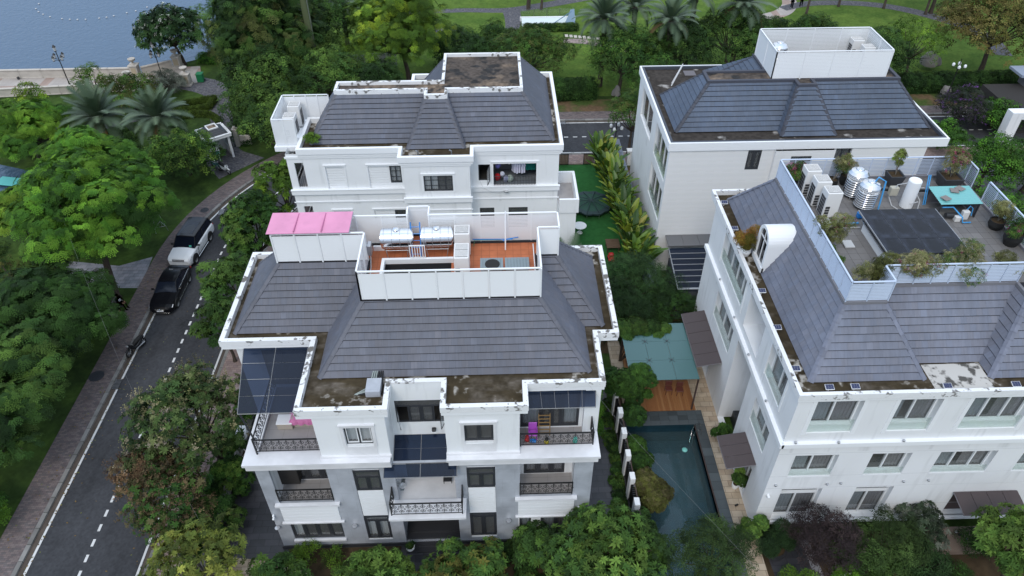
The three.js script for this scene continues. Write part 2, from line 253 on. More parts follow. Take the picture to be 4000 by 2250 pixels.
// hip caps: overlapping angled pieces along a line
function hipCaps(house,a,b,col,seed){
const A=V(...a),B=V(...b),L=A.distanceTo(B),n=Math.round(L/0.42),d=V(0,0,0).subVectors(B,A).normalize(),side=V(0,0,0).crossVectors(d,V(0,1,0)).normalize(),nrm=V(0,0,0).crossVectors(side,d).normalize(),rnd=RNG(seed);
for(let i=0;i<n;i++){
const k=0.85 + 0.3*rnd(),c=tint(col,k),q=(t,s,h)=>A.clone().addScaledVector(d,t*L).addScaledVector(side,s).addScaledVector(nrm,h),m=mb(),t0=i/n,t1=(i + 1.06)/n;
const h0=0.075,h1=0.05,w=0.15;
for(const s of[-1,1]){m.quad(q(t0,0,h0),q(t0,s*w,h0 - 0.075),q(t1,s*w,h1 - 0.075),q(t1,0,h1),undefined,c);m.quad(q(t0,s*w,h0 - 0.075),q(t0,s*w,h0 - 0.12),q(t1,s*w,h1 - 0.12),q(t1,s*w,h1 - 0.075),undefined,c);m.quad(q(t0,0,h0),q(t0,0,h0 - 0.05),q(t0,s*w,h0 - 0.12),q(t0,s*w,h0 - 0.075),undefined,c);}
m.build('hip_cap',M.tile,house);
}
}
// band following a closed outline of [x, z] (left-hand side outward given by offsets computed for axis-aligned outlines)
function offsetPoly(poly,d){
let area=0;poly.forEach((a,i)=>{const b=poly[(i + 1)% poly.length];area +=a[0]*b[1]- b[0]*a[1];});const s=Math.sign(area);
return poly.map((p,i)=>{const a=poly[(i + poly.length - 1)% poly.length],b=poly[(i + 1)% poly.length];const n=(q,r)=>{const l=Math.hypot(r[0]- q[0],r[1]- q[1]);return[(r[1]- q[1])/l*s,-(r[0]- q[0])/l*s];};const n1=n(a,p),n2=n(p,b),k=1 + n1[0]*n2[0]+ n1[1]*n2[1];return[p[0]+ d*(n1[0]+ n2[0])/k,p[1]+ d*(n1[1]+ n2[1])/k];});
}
function band(b,outer,inner,y0,y1,top=true,bottom=true){
const n=outer.length;
for(let i=0;i<n;i++){const j=(i + 1)% n,o0=outer[i],o1=outer[j],i0=inner[i],i1=inner[j];
b.quad(V(o0[0],y0,o0[1]),V(o1[0],y0,o1[1]),V(o1[0],y1,o1[1]),V(o0[0],y1,o0[1]));b.quad(V(i1[0],y0,i1[1]),V(i0[0],y0,i0[1]),V(i0[0],y1,i0[1]),V(i1[0],y1,i1[1]));
if(top)b.quad(V(o0[0],y1,o0[1]),V(o1[0],y1,o1[1]),V(i1[0],y1,i1[1]),V(i0[0],y1,i0[1]));if(bottom)b.quad(V(o0[0],y0,o0[1]),V(i0[0],y0,i0[1]),V(i1[0],y0,i1[1]),V(o1[0],y0,o1[1]));}
return b;
}
// louvre fence along an open outline of [x, z] points
function louvreFence(name,label,pts,y0,h,o={}){
const m=o.mat??M.metalWhite,t=thing(name,label,'fence',[pts[0][0],y0,pts[0][1]]),pitch=o.pitch??0.11,sw=o.slat??0.075,th=0.012,pw=o.pw??0.035,span=o.span??1.2;let count=0;
pts.slice(1).forEach((b,i)=>{
const a=pts[i],L=Math.hypot(b[0]- a[0],b[1]- a[1]),n=Math.max(1,Math.round(L/span)),ux=(b[0]- a[0])/L,uz=(b[1]- a[1])/L,nx=uz,nz=-ux;
const q=(s,y,d)=>V(a[0]+ ux*s + nx*d,y,a[1]+ uz*s + nz*d);
const bx=(bb,s0,s1,ya,yb,d0,d1)=>wbox(bb,(u,y,d)=>q(u,y,-d),s0,s1,ya,yb,-d0,-d1);
for(let k=0;k<=n;k++){if(k===n&&i<pts.length - 2)continue;const s=k/n*L;bx(mb(),s - pw,s + pw,y0,y0 + h,-pw,pw).build('post',m,t);}
bx(mb(),0.036,L - 0.036,y0 + h + 0.002,y0 + h + 0.06,-0.04,0.04).build('top_rail',m,t);
const rows=Math.floor((h - 0.1)/pitch);
for(let k=0;k<n;k++)for(let r=0;r<rows;r++){
if(o.gap&&o.gap(i,k,r))continue;
const s0=k/n*L + 0.04,s1=(k + 1)/n*L - 0.04,y=y0 + 0.08 + r*pitch,d=o.lean??0.006,bb=mb();
bb.quad(q(s0,y,-d),q(s1,y,-d),q(s1,y + sw,d*(o.tilt??1)),q(s0,y + sw,d*(o.tilt??1)));bb.quad(q(s0,y - th,-d),q(s0,y + sw - th,d),q(s1,y + sw - th,d),q(s1,y - th,-d));bb.quad(q(s0,y,-d),q(s0,y - th,-d),q(s1,y - th,-d),q(s1,y,-d));bb.quad(q(s0,y + sw,d),q(s1,y + sw,d),q(s1,y + sw - th,d),q(s0,y + sw - th,d));
(t.userData.rest??=[]).push(bb);
}
});
const list=t.userData.rest??[];delete t.userData.rest;const cd=(b)=>Math.hypot(b.p[0],b.p[1]- 37,b.p[2]);list.sort((a,b)=>cd(a)- cd(b));
list.slice(0,300).forEach((b)=>b.build('slat',m,t));
if(list.length>300){const r=mb();for(const b of list.slice(300))for(const k of['p','n','uv'])for(const x of b[k])r[k].push(x);r.build('slat',m,t).userData.kind='stuff';}
return t;
}
// front villa
const outA=[[-13.8,-25.9],[-9.27,-25.9],[-9.27,-21.36],[-5.08,-21.36],[-5.08,-22.95],[-2.73,-22.95],[-2.73,-21.36],[1.26,-21.36],[1.26,-22.68],[4.9,-22.68],[4.9,-25.9],[5.97,-25.9],[5.97,-33.05],[-13.8,-33.05]];
const scrollRail=(b,x0,x1,y0,y1,P,mod=0.36)=>{
const n=Math.max(1,Math.round((x1 - x0)/mod)),w=(x1 - x0)/n,h=y1 - y0;
wbox(b,P,x0,x1,y1 - 0.05,y1,-0.03,0.03);wbox(b,P,x0,x1,y0 + 0.02,y0 + 0.05,-0.015,0.015);
wbox(b,P,x0 - 0.03,x0 + 0.02,y0 - 0.05,y1 + 0.03,-0.025,0.025);wbox(b,P,x1 - 0.02,x1 + 0.03,y0 - 0.05,y1 + 0.03,-0.025,0.025);
const sp=(cx,cy,r,a0,turns,sg)=>{const pts=[];for(let k=0;k<=9;k++){const t=k/9,a=a0 + sg*t*turns*6.283,rr=r*(1 - 0.75*t);pts.push(P(cx + rr*Math.cos(a),cy + rr*Math.sin(a),0));}b.tube(pts,0.013,4,false);};
for(let i=0;i<n;i++){const c=x0 +(i + 0.5)*w,m=(y0 + y1)/2;
sp(c - w*0.24,m + h*0.18,w*0.27,4.7,1.1,1);sp(c + w*0.24,m + h*0.18,w*0.27,4.7,1.1,-1);sp(c - w*0.24,m - h*0.2,w*0.27,1.57,1.1,-1);sp(c + w*0.24,m - h*0.2,w*0.27,1.57,1.1,1);
sp(c,m + h*0.3,w*0.16,0,0.9,1);sp(c + w*0.5,m,w*0.2,1.57,1.0,i % 2?1:-1);
b.tube([P(c - w*0.1,y0 + 0.05,0),P(c + w*0.06,m - h*0.1,0),P(c - w*0.05,m + h*0.12,0),P(c,y1 - 0.05,0)],0.012,4,false);}
};
const villaA=thing('villa','white villa with grey tiled roof and grey marble lower floors, in the middle foreground','house',[-3.9,0,-27]);
{
const h=villaA,Z=-21.45,w=mb(),mw=mb(),F=onWall('z',Z,1);
// lower two storeys, marble clad
const holesF=[[-11.35,-8.57,4.3,7.13],[-11.25,-8.55,0.88,2.46],[-7.32,-6.0,0.6,7.0],[-5.3,-2.35,0.25,7.42],[-1.75,-0.34,0.55,7.0],[0.88,3.56,4.3,7.13],[0.8,3.7,0.62,2.5]];
wall(mw,'z',Z,1,-12.0,4.5,0.25,7.42,holesF,0.14);
wall(mw,'x',-12.0,-1,-26.2,Z,0.25,7.42,[[-25.2,-22.6,4.3,7.1],[-25.2,-22.6,0.9,2.5]],0.2);
wall(mw,'x',4.5,1,-26.2,Z,0.25,7.42,[[-25.4,-24.2,1,2.5]],0.2);
mw.build('marble_wall',M.marble,h);
mb().box(-12.08,4.58,0,0.25,-26.2,Z + 0.07).build('plinth',M.dark,h);
// wings behind
wall(w,'x',-13.2,-1,-32.4,-26.2,0,11.2,[[-31,-29.6,8.9,10.3],[-31,-29.6,5,6.6],[-28.6,-27.4,5,6.6]],0.2);
wall(w,'z',-26.2,1,-13.2,-12.0,0,11.2);wall(w,'z',-26.2,1,-12.0,-8.6,7.42,11.2,[[-12.0,-9.2,8.0,10.6]],0.15);
wall(w,'x',5.15,1,-32.4,-26.2,0,11.2,[[-31,-29.6,8.9,10.3],[-28.6,-27.4,8.9,10.3],[-31,-29.6,5,6.6],[-28.6,-27.4,5,6.6]],0.2);
wall(w,'z',-26.2,1,4.5,5.15,0,11.2);wall(w,'z',-32.4,-1,-13.2,5.15,0,11.2,[[-11,-9.6,8.9,10.3],[-6,-4.6,8.9,10.3],[0,1.4,8.9,10.3]],0.2);
// third floor bays and the recess between
wall(w,'z',-21.5,1,-8.6,-5.3,7.95,11.2,[[-7.28,-6.0,8.86,10.18]],0.16);wall(w,'z',-21.5,1,-2.6,0.86,7.95,11.2,[[-1.72,-0.36,8.86,10.18]],0.16);
wall(w,'x',-8.6,-1,-26.2,-21.5,7.42,11.2);wall(w,'x',-5.3,1,-22.9,-21.5,7.3,11.55);wall(w,'x',-2.6,-1,-22.9,-21.5,7.3,11.55);wall(w,'x',0.86,1,-23.1,-21.5,7.42,11.2);
wall(w,'z',-22.9,1,-5.3,-2.6,7.3,11.5,[[-5.05,-2.62,8.7,10.32]],0.12);
wall(w,'z',-23.1,1,0.86,4.02,7.42,11.2,[[0.95,3.85,7.85,10.4]],0.15);wall(w,'z',-22.75,1,4.02,4.75,7.42,11.2);wall(w,'x',4.02,-1,-23.1,-22.75,7.42,11.2);wall(w,'x',4.75,1,-26.2,-22.75,7.42,11.2);
// porch and loggia linings
const lin=(x0,x1,y0,y1,zb,hole)=>{wall(w,'z',zb,1,x0,x1,y0,y1,hole?[hole]:[],0.1);wall(w,'x',x0,1,zb,Z - 0.14,y0,y1);wall(w,'x',x1,-1,zb,Z - 0.14,y0,y1);w.quad(V(x0,y1,zb),V(x1,y1,zb),V(x1,y1,Z - 0.14),V(x0,y1,Z - 0.14));};
lin(-11.5,-8.45,4.0,7.25,-23.05,[-11.0,-8.7,4.05,6.5]);lin(0.75,3.7,4.0,7.25,-23.05,[1.15,3.3,4.05,6.5]);
lin(-5.55,-2.1,4.0,7.2,-23.0,[-5.0,-2.7,4.05,6.4]);
w.build('wall',M.white,h);
for(const q of[[-11.5,-8.45,3.9,4.0,-23.05,Z - 0.02],[0.75,3.7,3.9,4.0,-23.05,Z - 0.02],[-5.55,-2.1,3.95,4.03,-23,-20.5],[-12.0,-8.6,7.7,7.8,-26.2,-21.9],[0.86,4.75,7.7,7.8,-23.1,-21.9]])mb().box(...q).build('terrace_floor',M.floorTile,h);
// soffits and gutter roof
const inA=offsetPoly(outA,-0.24),so=mb();
so.flat(outA,11.2);so.build('soffit',M.trim,h);
const gu=mb();gu.flat(offsetPoly(outA,-0.2),11.24);gu.build('gutter_floor',M.gutter,h);
band(mb(),outA,inA,11.205,11.55).build('parapet',M.curb,h);
band(mb(),offsetPoly(outA,-0.03),offsetPoly(outA,-0.25),10.98,11.2,false).build('cornice',M.trim,h);
// ledge between second and third storey
const lg=mb();for(const[a,b]of[[-12.28,-5.32],[-2.56,4.66]]){lg.box(a,b,7.42,7.82,-21.9,-21.22);lg.box(a - 0.08,b +(b>0?0.08:0),7.82,7.97,-21.95,-21.12);lg.box(a + 0.05,b -(b>0?0.05:0),7.3,7.42,-21.6,-21.32);}
lg.box(-12.36,-11.75,7.82,7.97,-26.1,-21.95);lg.box(-12.28,-12.0,7.42,7.82,-26.1,-21.9);lg.box(4.5,4.74,7.82,7.97,-22.7,-21.95);lg.box(4.5,4.66,7.42,7.82,-22.7,-21.9);
lg.build('ledge',M.marbleWhite,h);
// trims
const Fb=onWall('z',-21.5,1),trim=(fn)=>{const t=mb();fn(t);t.build('stone_trim',M.marbleWhite,h);};
for(const[a,b]of[[-7.28,-6.0],[-1.72,-0.36]]){trim((t)=>surround(t,Fb,a,b,8.86,10.18));trim((t)=>wbox(t,Fb,a - 0.12,b + 0.12,8.1,8.76,-0.02,0));}
trim((t)=>t.box(-8.66,-5.26,7.97,8.1,-21.52,-21.4));trim((t)=>t.box(-2.64,0.9,7.97,8.1,-21.52,-21.4));
for(const[a,b]of[[-11.5,-8.42],[0.74,3.72]]){trim((t)=>{wbox(t,F,a - 0.1,b + 0.1,4.16,4.3,-0.2,0.0);wbox(t,F,a,b,4.02,4.16,-0.1,0);});trim((t)=>wbox(t,F,a - 0.08,b + 0.08,2.5,2.6,-0.12,0.0));}
trim((t)=>wbox(t,F,-11.3,-8.5,0.72,0.86,-0.12,0.02));
for(const[x0,x1,y0,y1,n]of[[-11.45,-8.5,2.62,4.0,5],[0.8,3.7,2.62,4.0,5],[-7.3,-6.02,2.9,5.15,8],[-1.73,-0.36,2.9,5.15,8],[-7.3,-6.02,0.3,0.72,2],[-1.73,-0.36,0.3,0.62,2],[0.82,3.68,0.3,0.66,2]])
for(let k=0;k<n;k++){const a=lerp(y0,y1,k/n),b=lerp(y0,y1,(k + 1)/n),p=mb();const d=x1 - x0<2?0.02:-0.05;wbox(p,F,x0,x1,a + 0.012,b - 0.012,d,d + 0.05);p.build('wall_plank',M.trim,h);}
for(const q of[[-7.32,-6.0,0.58,0.74,0.09,0.12],[-7.32,-6.0,2.82,5.22,0.09,0.12],[-7.32,-6.0,6.82,7.0,0.09,0.12],[-1.75,-0.34,0.53,0.74,0.09,0.12],[-1.75,-0.34,2.82,5.22,0.09,0.12],[-1.75,-0.34,6.82,7.0,0.09,0.12],[0.8,0.87,0.62,2.5,0.04,0.1],[1.48,2.0,0.62,2.5,0.04,0.1],[3.62,3.7,0.62,2.5,0.04,0.1]]){const p=mb();wbox(p,F,...q);p.build('panel_backing',M.trim,h);}
// windows
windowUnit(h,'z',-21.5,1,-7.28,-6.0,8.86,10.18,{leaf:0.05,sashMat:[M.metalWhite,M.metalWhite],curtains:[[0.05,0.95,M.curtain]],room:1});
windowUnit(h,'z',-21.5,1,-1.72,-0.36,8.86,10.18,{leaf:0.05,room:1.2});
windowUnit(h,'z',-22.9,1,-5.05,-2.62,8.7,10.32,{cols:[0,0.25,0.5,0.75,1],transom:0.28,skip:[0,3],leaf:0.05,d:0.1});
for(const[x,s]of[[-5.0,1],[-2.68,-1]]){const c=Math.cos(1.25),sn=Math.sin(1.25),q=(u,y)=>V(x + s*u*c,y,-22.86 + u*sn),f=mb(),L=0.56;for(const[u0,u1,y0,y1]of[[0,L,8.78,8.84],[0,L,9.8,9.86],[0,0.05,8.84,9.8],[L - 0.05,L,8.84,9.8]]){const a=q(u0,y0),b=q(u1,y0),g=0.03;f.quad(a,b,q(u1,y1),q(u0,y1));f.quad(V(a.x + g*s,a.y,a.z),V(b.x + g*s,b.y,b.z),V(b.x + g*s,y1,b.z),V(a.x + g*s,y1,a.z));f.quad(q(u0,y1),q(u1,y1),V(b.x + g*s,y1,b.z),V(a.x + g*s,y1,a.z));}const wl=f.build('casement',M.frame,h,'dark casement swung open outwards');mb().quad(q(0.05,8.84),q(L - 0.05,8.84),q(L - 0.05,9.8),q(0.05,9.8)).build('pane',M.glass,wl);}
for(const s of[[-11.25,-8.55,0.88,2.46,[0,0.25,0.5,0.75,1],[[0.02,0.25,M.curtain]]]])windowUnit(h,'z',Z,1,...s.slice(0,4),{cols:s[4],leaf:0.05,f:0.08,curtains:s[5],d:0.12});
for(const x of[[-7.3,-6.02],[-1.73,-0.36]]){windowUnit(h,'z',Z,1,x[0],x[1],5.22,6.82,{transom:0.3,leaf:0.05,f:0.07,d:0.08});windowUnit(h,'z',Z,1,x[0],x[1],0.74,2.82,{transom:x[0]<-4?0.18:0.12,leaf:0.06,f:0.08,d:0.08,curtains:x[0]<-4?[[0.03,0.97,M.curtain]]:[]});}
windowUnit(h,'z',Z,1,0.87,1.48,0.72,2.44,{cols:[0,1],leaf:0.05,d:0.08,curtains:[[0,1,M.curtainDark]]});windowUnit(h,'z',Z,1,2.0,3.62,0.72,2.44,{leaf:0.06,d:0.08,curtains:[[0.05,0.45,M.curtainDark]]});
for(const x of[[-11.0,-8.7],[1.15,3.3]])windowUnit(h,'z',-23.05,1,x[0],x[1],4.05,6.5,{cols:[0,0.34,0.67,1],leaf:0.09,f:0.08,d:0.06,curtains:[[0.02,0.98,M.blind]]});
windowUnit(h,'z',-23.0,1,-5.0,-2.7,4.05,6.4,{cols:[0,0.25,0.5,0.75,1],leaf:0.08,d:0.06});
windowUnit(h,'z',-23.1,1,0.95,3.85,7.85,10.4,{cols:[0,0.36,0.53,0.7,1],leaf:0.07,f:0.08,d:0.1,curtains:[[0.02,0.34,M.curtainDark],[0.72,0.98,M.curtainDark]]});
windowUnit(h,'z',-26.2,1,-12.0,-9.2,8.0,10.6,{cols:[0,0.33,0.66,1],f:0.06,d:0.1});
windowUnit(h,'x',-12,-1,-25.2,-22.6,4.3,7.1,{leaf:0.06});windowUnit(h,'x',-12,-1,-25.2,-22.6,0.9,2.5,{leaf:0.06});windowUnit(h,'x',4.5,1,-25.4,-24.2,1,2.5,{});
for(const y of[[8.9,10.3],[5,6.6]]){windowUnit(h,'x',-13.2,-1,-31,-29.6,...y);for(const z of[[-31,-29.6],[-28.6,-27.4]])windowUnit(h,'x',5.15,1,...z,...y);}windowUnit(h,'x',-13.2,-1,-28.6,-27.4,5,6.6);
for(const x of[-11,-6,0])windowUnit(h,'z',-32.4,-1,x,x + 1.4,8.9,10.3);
// entrance porch: dark steps going up to a dark door
{const s=mb();for(let k=0;k<4;k++)s.box(-5.3,-2.35,0.02,0.12 + 0.11*k,-23.4,-20.9 - 0.35*k);s.build('entrance_steps',M.dark,h);const d=mb();d.box(-5.4,-2.25,0.2,3.9,-23.5,-23.42);for(let k=0;k<4;k++)d.box(-5.2 + k*0.73,-4.6 + k*0.73,0.7,3.0,-23.41,-23.38);d.build('front_door',M.dark,h);const sd=mb();wall(sd,'x',-5.3,1,-23.42,Z - 0.14,0.25,3.95);wall(sd,'x',-2.35,-1,-23.42,Z - 0.14,0.25,3.95);sd.build('porch_wall',M.marble,h);}
// middle balcony
{const b=mb();b.box(-5.62,-1.95,3.98,4.2,-22.9,-20.42);b.box(-5.72,-1.85,4.2,4.34,-21.43,-20.3);b.box(-5.5,-2.07,3.8,3.98,-21.43,-20.55);b.build('balcony',M.marbleWhite,h);
const r=mb(),q=onWall('z',-20.45,1);scrollRail(r,-5.55,-2.02,4.55,5.5,q);scrollRail(r,-21.4,-20.45,4.55,5.5,onWall('x',-5.55,-1));scrollRail(r,-21.4,-20.45,4.55,5.5,onWall('x',-2.02,1));r.build('balcony_railing',M.iron,h);}
for(const[a,b]of[[-11.33,-8.6],[0.9,3.54]]){const r=mb();scrollRail(r,a,b,4.52,5.48,onWall('z',Z + 0.02,1));r.build('loggia_railing',M.iron,h);}
{const r=mb();scrollRail(r,-11.75,-8.64,8.14,9.05,onWall('z',-21.8,1));scrollRail(r,-26.0,-21.8,8.14,9.05,onWall('x',-11.75,-1),0.4);r.tube([[-11.75,7.9,-21.8],[-11.75,9.1,-21.8]],0.05,6);r.build('terrace_railing',M.iron,h);const s=mb();scrollRail(s,0.92,4.42,8.1,9.0,onWall('z',-21.8,1));scrollRail(s,-22.7,-21.8,8.1,9.0,onWall('x',4.42,1),0.4);s.build('terrace_railing',M.iron,h);}
{const p=mb();p.tube([[-12.05,7.9,-22.6],[-12.3,10.5,-22.5]],0.05,6);p.build('canopy_post',M.frame,h);}
// tinted glass canopies: panes on a dark frame
const canopy=(nm,rows,cols,C)=>{
const[a,b,c,d]=C.map((p)=>V(...p)),at=(u,v)=>a.clone().lerp(b,u).lerp(d.clone().lerp(c,u),v),fr=mb();for(let i=0;i<=cols;i++)fr.tube([at(i/cols,0),at(i/cols,1)],0.022,4);for(let j=0;j<=rows;j++)fr.tube([at(0,j/rows),at(1,j/rows)],0.022,4);
const f=fr.build(nm,M.grille,h);const up=V(0,0.03,0),g=0.012;for(let i=0;i<cols;i++)for(let j=0;j<rows;j++){const m=mb(),q=(u,v)=>at(u,v).add(up);m.quad(q((i + g)/cols,(j + g)/rows),q((i + 1 - g)/cols,(j + g)/rows),q((i + 1 - g)/cols,(j + 1 - g)/rows),q((i + g)/cols,(j + 1 - g)/rows));m.build('pane',M.glassTint,f);}};
canopy('glass_canopy',4,2,[[-12.7,11.0,-25.95],[-9.5,11.0,-25.95],[-9.5,10.65,-22.05],[-12.1,10.65,-22.05]]);
canopy('glass_canopy',1,5,[[1.2,10.92,-22.95],[4.5,10.92,-22.95],[4.4,10.62,-21.95],[1.3,10.62,-21.95]]);
canopy('glass_canopy',2,2,[[-5.28,7.78,-22.86],[-2.62,7.78,-22.86],[-2.62,7.3,-21.52],[-5.28,7.3,-21.52]]);
canopy('glass_canopy',1,2,[[-5.72,7.28,-21.46],[-2.18,7.28,-21.46],[-2.18,7.06,-20.85],[-5.72,7.06,-20.85]]);
// roof
const e=11.27,k=14.0;
roofTiles(h,[
[[-8.53,e,-23.58],[4.29,e,-23.58],[2.0,k,-25.9],[-6.45,k,-25.9]],[[-8.53,e,-26.73],[-8.53,e,-23.58],[-6.45,k,-25.9],[-6.45,k,-28.9]],
[[-13.3,e,-26.73],[-8.53,e,-26.73],[-6.45,k,-28.9],[-11.0,k,-28.9]],[[-13.3,e,-32.4],[-13.3,e,-26.73],[-11,k,-28.9],[-11,k,-30.3]],
[[4.29,e,-23.58],[4.29,e,-26.7],[2.0,k,-29.05],[2.0,k,-25.9]],[[4.29,e,-26.7],[5.3,e,-26.7],[3.06,k,-29.05],[2.0,k,-29.05]],
[[5.3,e,-26.7],[5.3,e,-32.4],[3.06,k,-30.3],[3.06,k,-29.05]],[[5.3,e,-32.4],[-13.3,e,-32.4],[-11,k,-30.3],[3.06,k,-30.3]]],
{course:0.355,w:0.3,col:[0.142,0.148,0.18],seed:5});
const hc=[0.118,0.123,0.15];[[[-8.53,e,-23.58],[-6.45,k,-25.9]],[[4.29,e,-23.58],[2.0,k,-25.9]],[[-13.3,e,-26.73],[-11,k,-28.9]],[[5.3,e,-26.7],[3.06,k,-29.05]],[[5.3,e,-32.4],[3.06,k,-30.3]],[[-13.3,e,-32.4],[-11,k,-30.3]]].forEach((q,i)=>hipCaps(h,...q,hc,60 + i));
// roof deck with a sunken stair well
const dk=[[-11,-28.9],[-6.45,-28.9],[-6.45,-25.9],[2.0,-25.9],[2.0,-29.05],[3.06,-29.05],[3.06,-30.3],[-3.42,-30.3],[-3.42,-31.05],[-4.5,-31.05],[-4.5,-30.3],[-11,-30.3]];
const rd=mb();for(const[x0,x1,z0,z1]of[[-11,-6.45,-30.3,-28.9],[-6.45,-5.6,-30.3,-25.9],[-5.6,-2.3,-30.3,-28.65],[-5.6,-2.3,-26.6,-25.9],[-2.3,2.0,-30.3,-25.9],[2.0,3.06,-30.3,-29.05],[-4.5,-3.42,-31.05,-30.3]])rd.quad(V(x0,14.0,z1),V(x1,14.0,z1),V(x1,14.0,z0),V(x0,14.0,z0));rd.build('roof_terrace',M.orange,h);
band(mb(),dk,offsetPoly(dk,-0.1),13.9,14.1).build('roof_curb',M.under,h);
const st=mb();for(let i=0;i<9;i++)st.box(-5.2 + i*0.28,-2.35,11.6,11.85 + i*0.22,-28.55,-27.6);wall(st,'z',-28.65,1,-5.6,-2.3,11.5,13.99);wall(st,'z',-26.6,-1,-5.6,-2.3,11.5,13.99);wall(st,'x',-5.6,1,-28.65,-26.6,11.5,13.99);wall(st,'x',-2.3,-1,-28.65,-26.6,11.5,13.99);st.box(-5.6,-2.3,11.4,11.5,-28.65,-26.6);st.build('stairwell',M.dark,h);
const cb=mb();cb.box(-5.75,-2.2,14.003,14.28,-28.8,-28.65);cb.box(-5.75,-5.6,14.003,14.28,-28.65,-26.6);cb.box(-6.3,-5.75,14.003,14.25,-29.9,-29.75);cb.build('stair_curb',M.trim,h);
mb().box(-6.17,-5.5,11.26,11.62,-23.2,-22.35).build('roof_vent',M.marble,h);
{for(const[x,z]of[[-11.9,2.25],[-7.85,2.2],[3.9,2.3],[0.3,2.3]]){const s=mb();s.lathe([[0,0.04],[0.13,0.03],[0.14,0],[0,0]],x,z,Z + 0.15,12);s.tube([[x,z - 0.1,Z + 0.12],[x,z,Z + 0.14]],0.03,5);s.build('wall_lamp',M.steelDull,h);}}
{for(const[x,y,z]of[[-11.9,3.3,Z + 0.08],[3.95,3.3,Z + 0.08]]){const s=mb();s.bbox(x,y,z,0.1,0.1,0.14,0.02);s.bbox(x,y - 0.12,z + 0.08,0.09,0.09,0.2,0.02);s.build('camera',M.metalWhite,h);}mb().bbox(-3.3,8.25,-22.78,0.2,0.16,0.2,0.03).build('spotlight',M.iron,h);}
}
const fenceA=louvreFence('louvre_fence','white louvre fence around the roof terrace with the pink awning',[[-6.45,-25.9],[2.0,-25.9],[2.0,-29.05],[3.06,-29.05],[3.06,-30.3],[-3.42,-30.3],[-3.42,-31.05],[-4.5,-31.05],[-4.5,-30.3],[-11.0,-30.3],[-11.0,-28.9],[-6.45,-28.9],[-6.45,-25.9]],14.05,1.72,{pitch:0.086,slat:0.071,lean:0.004});
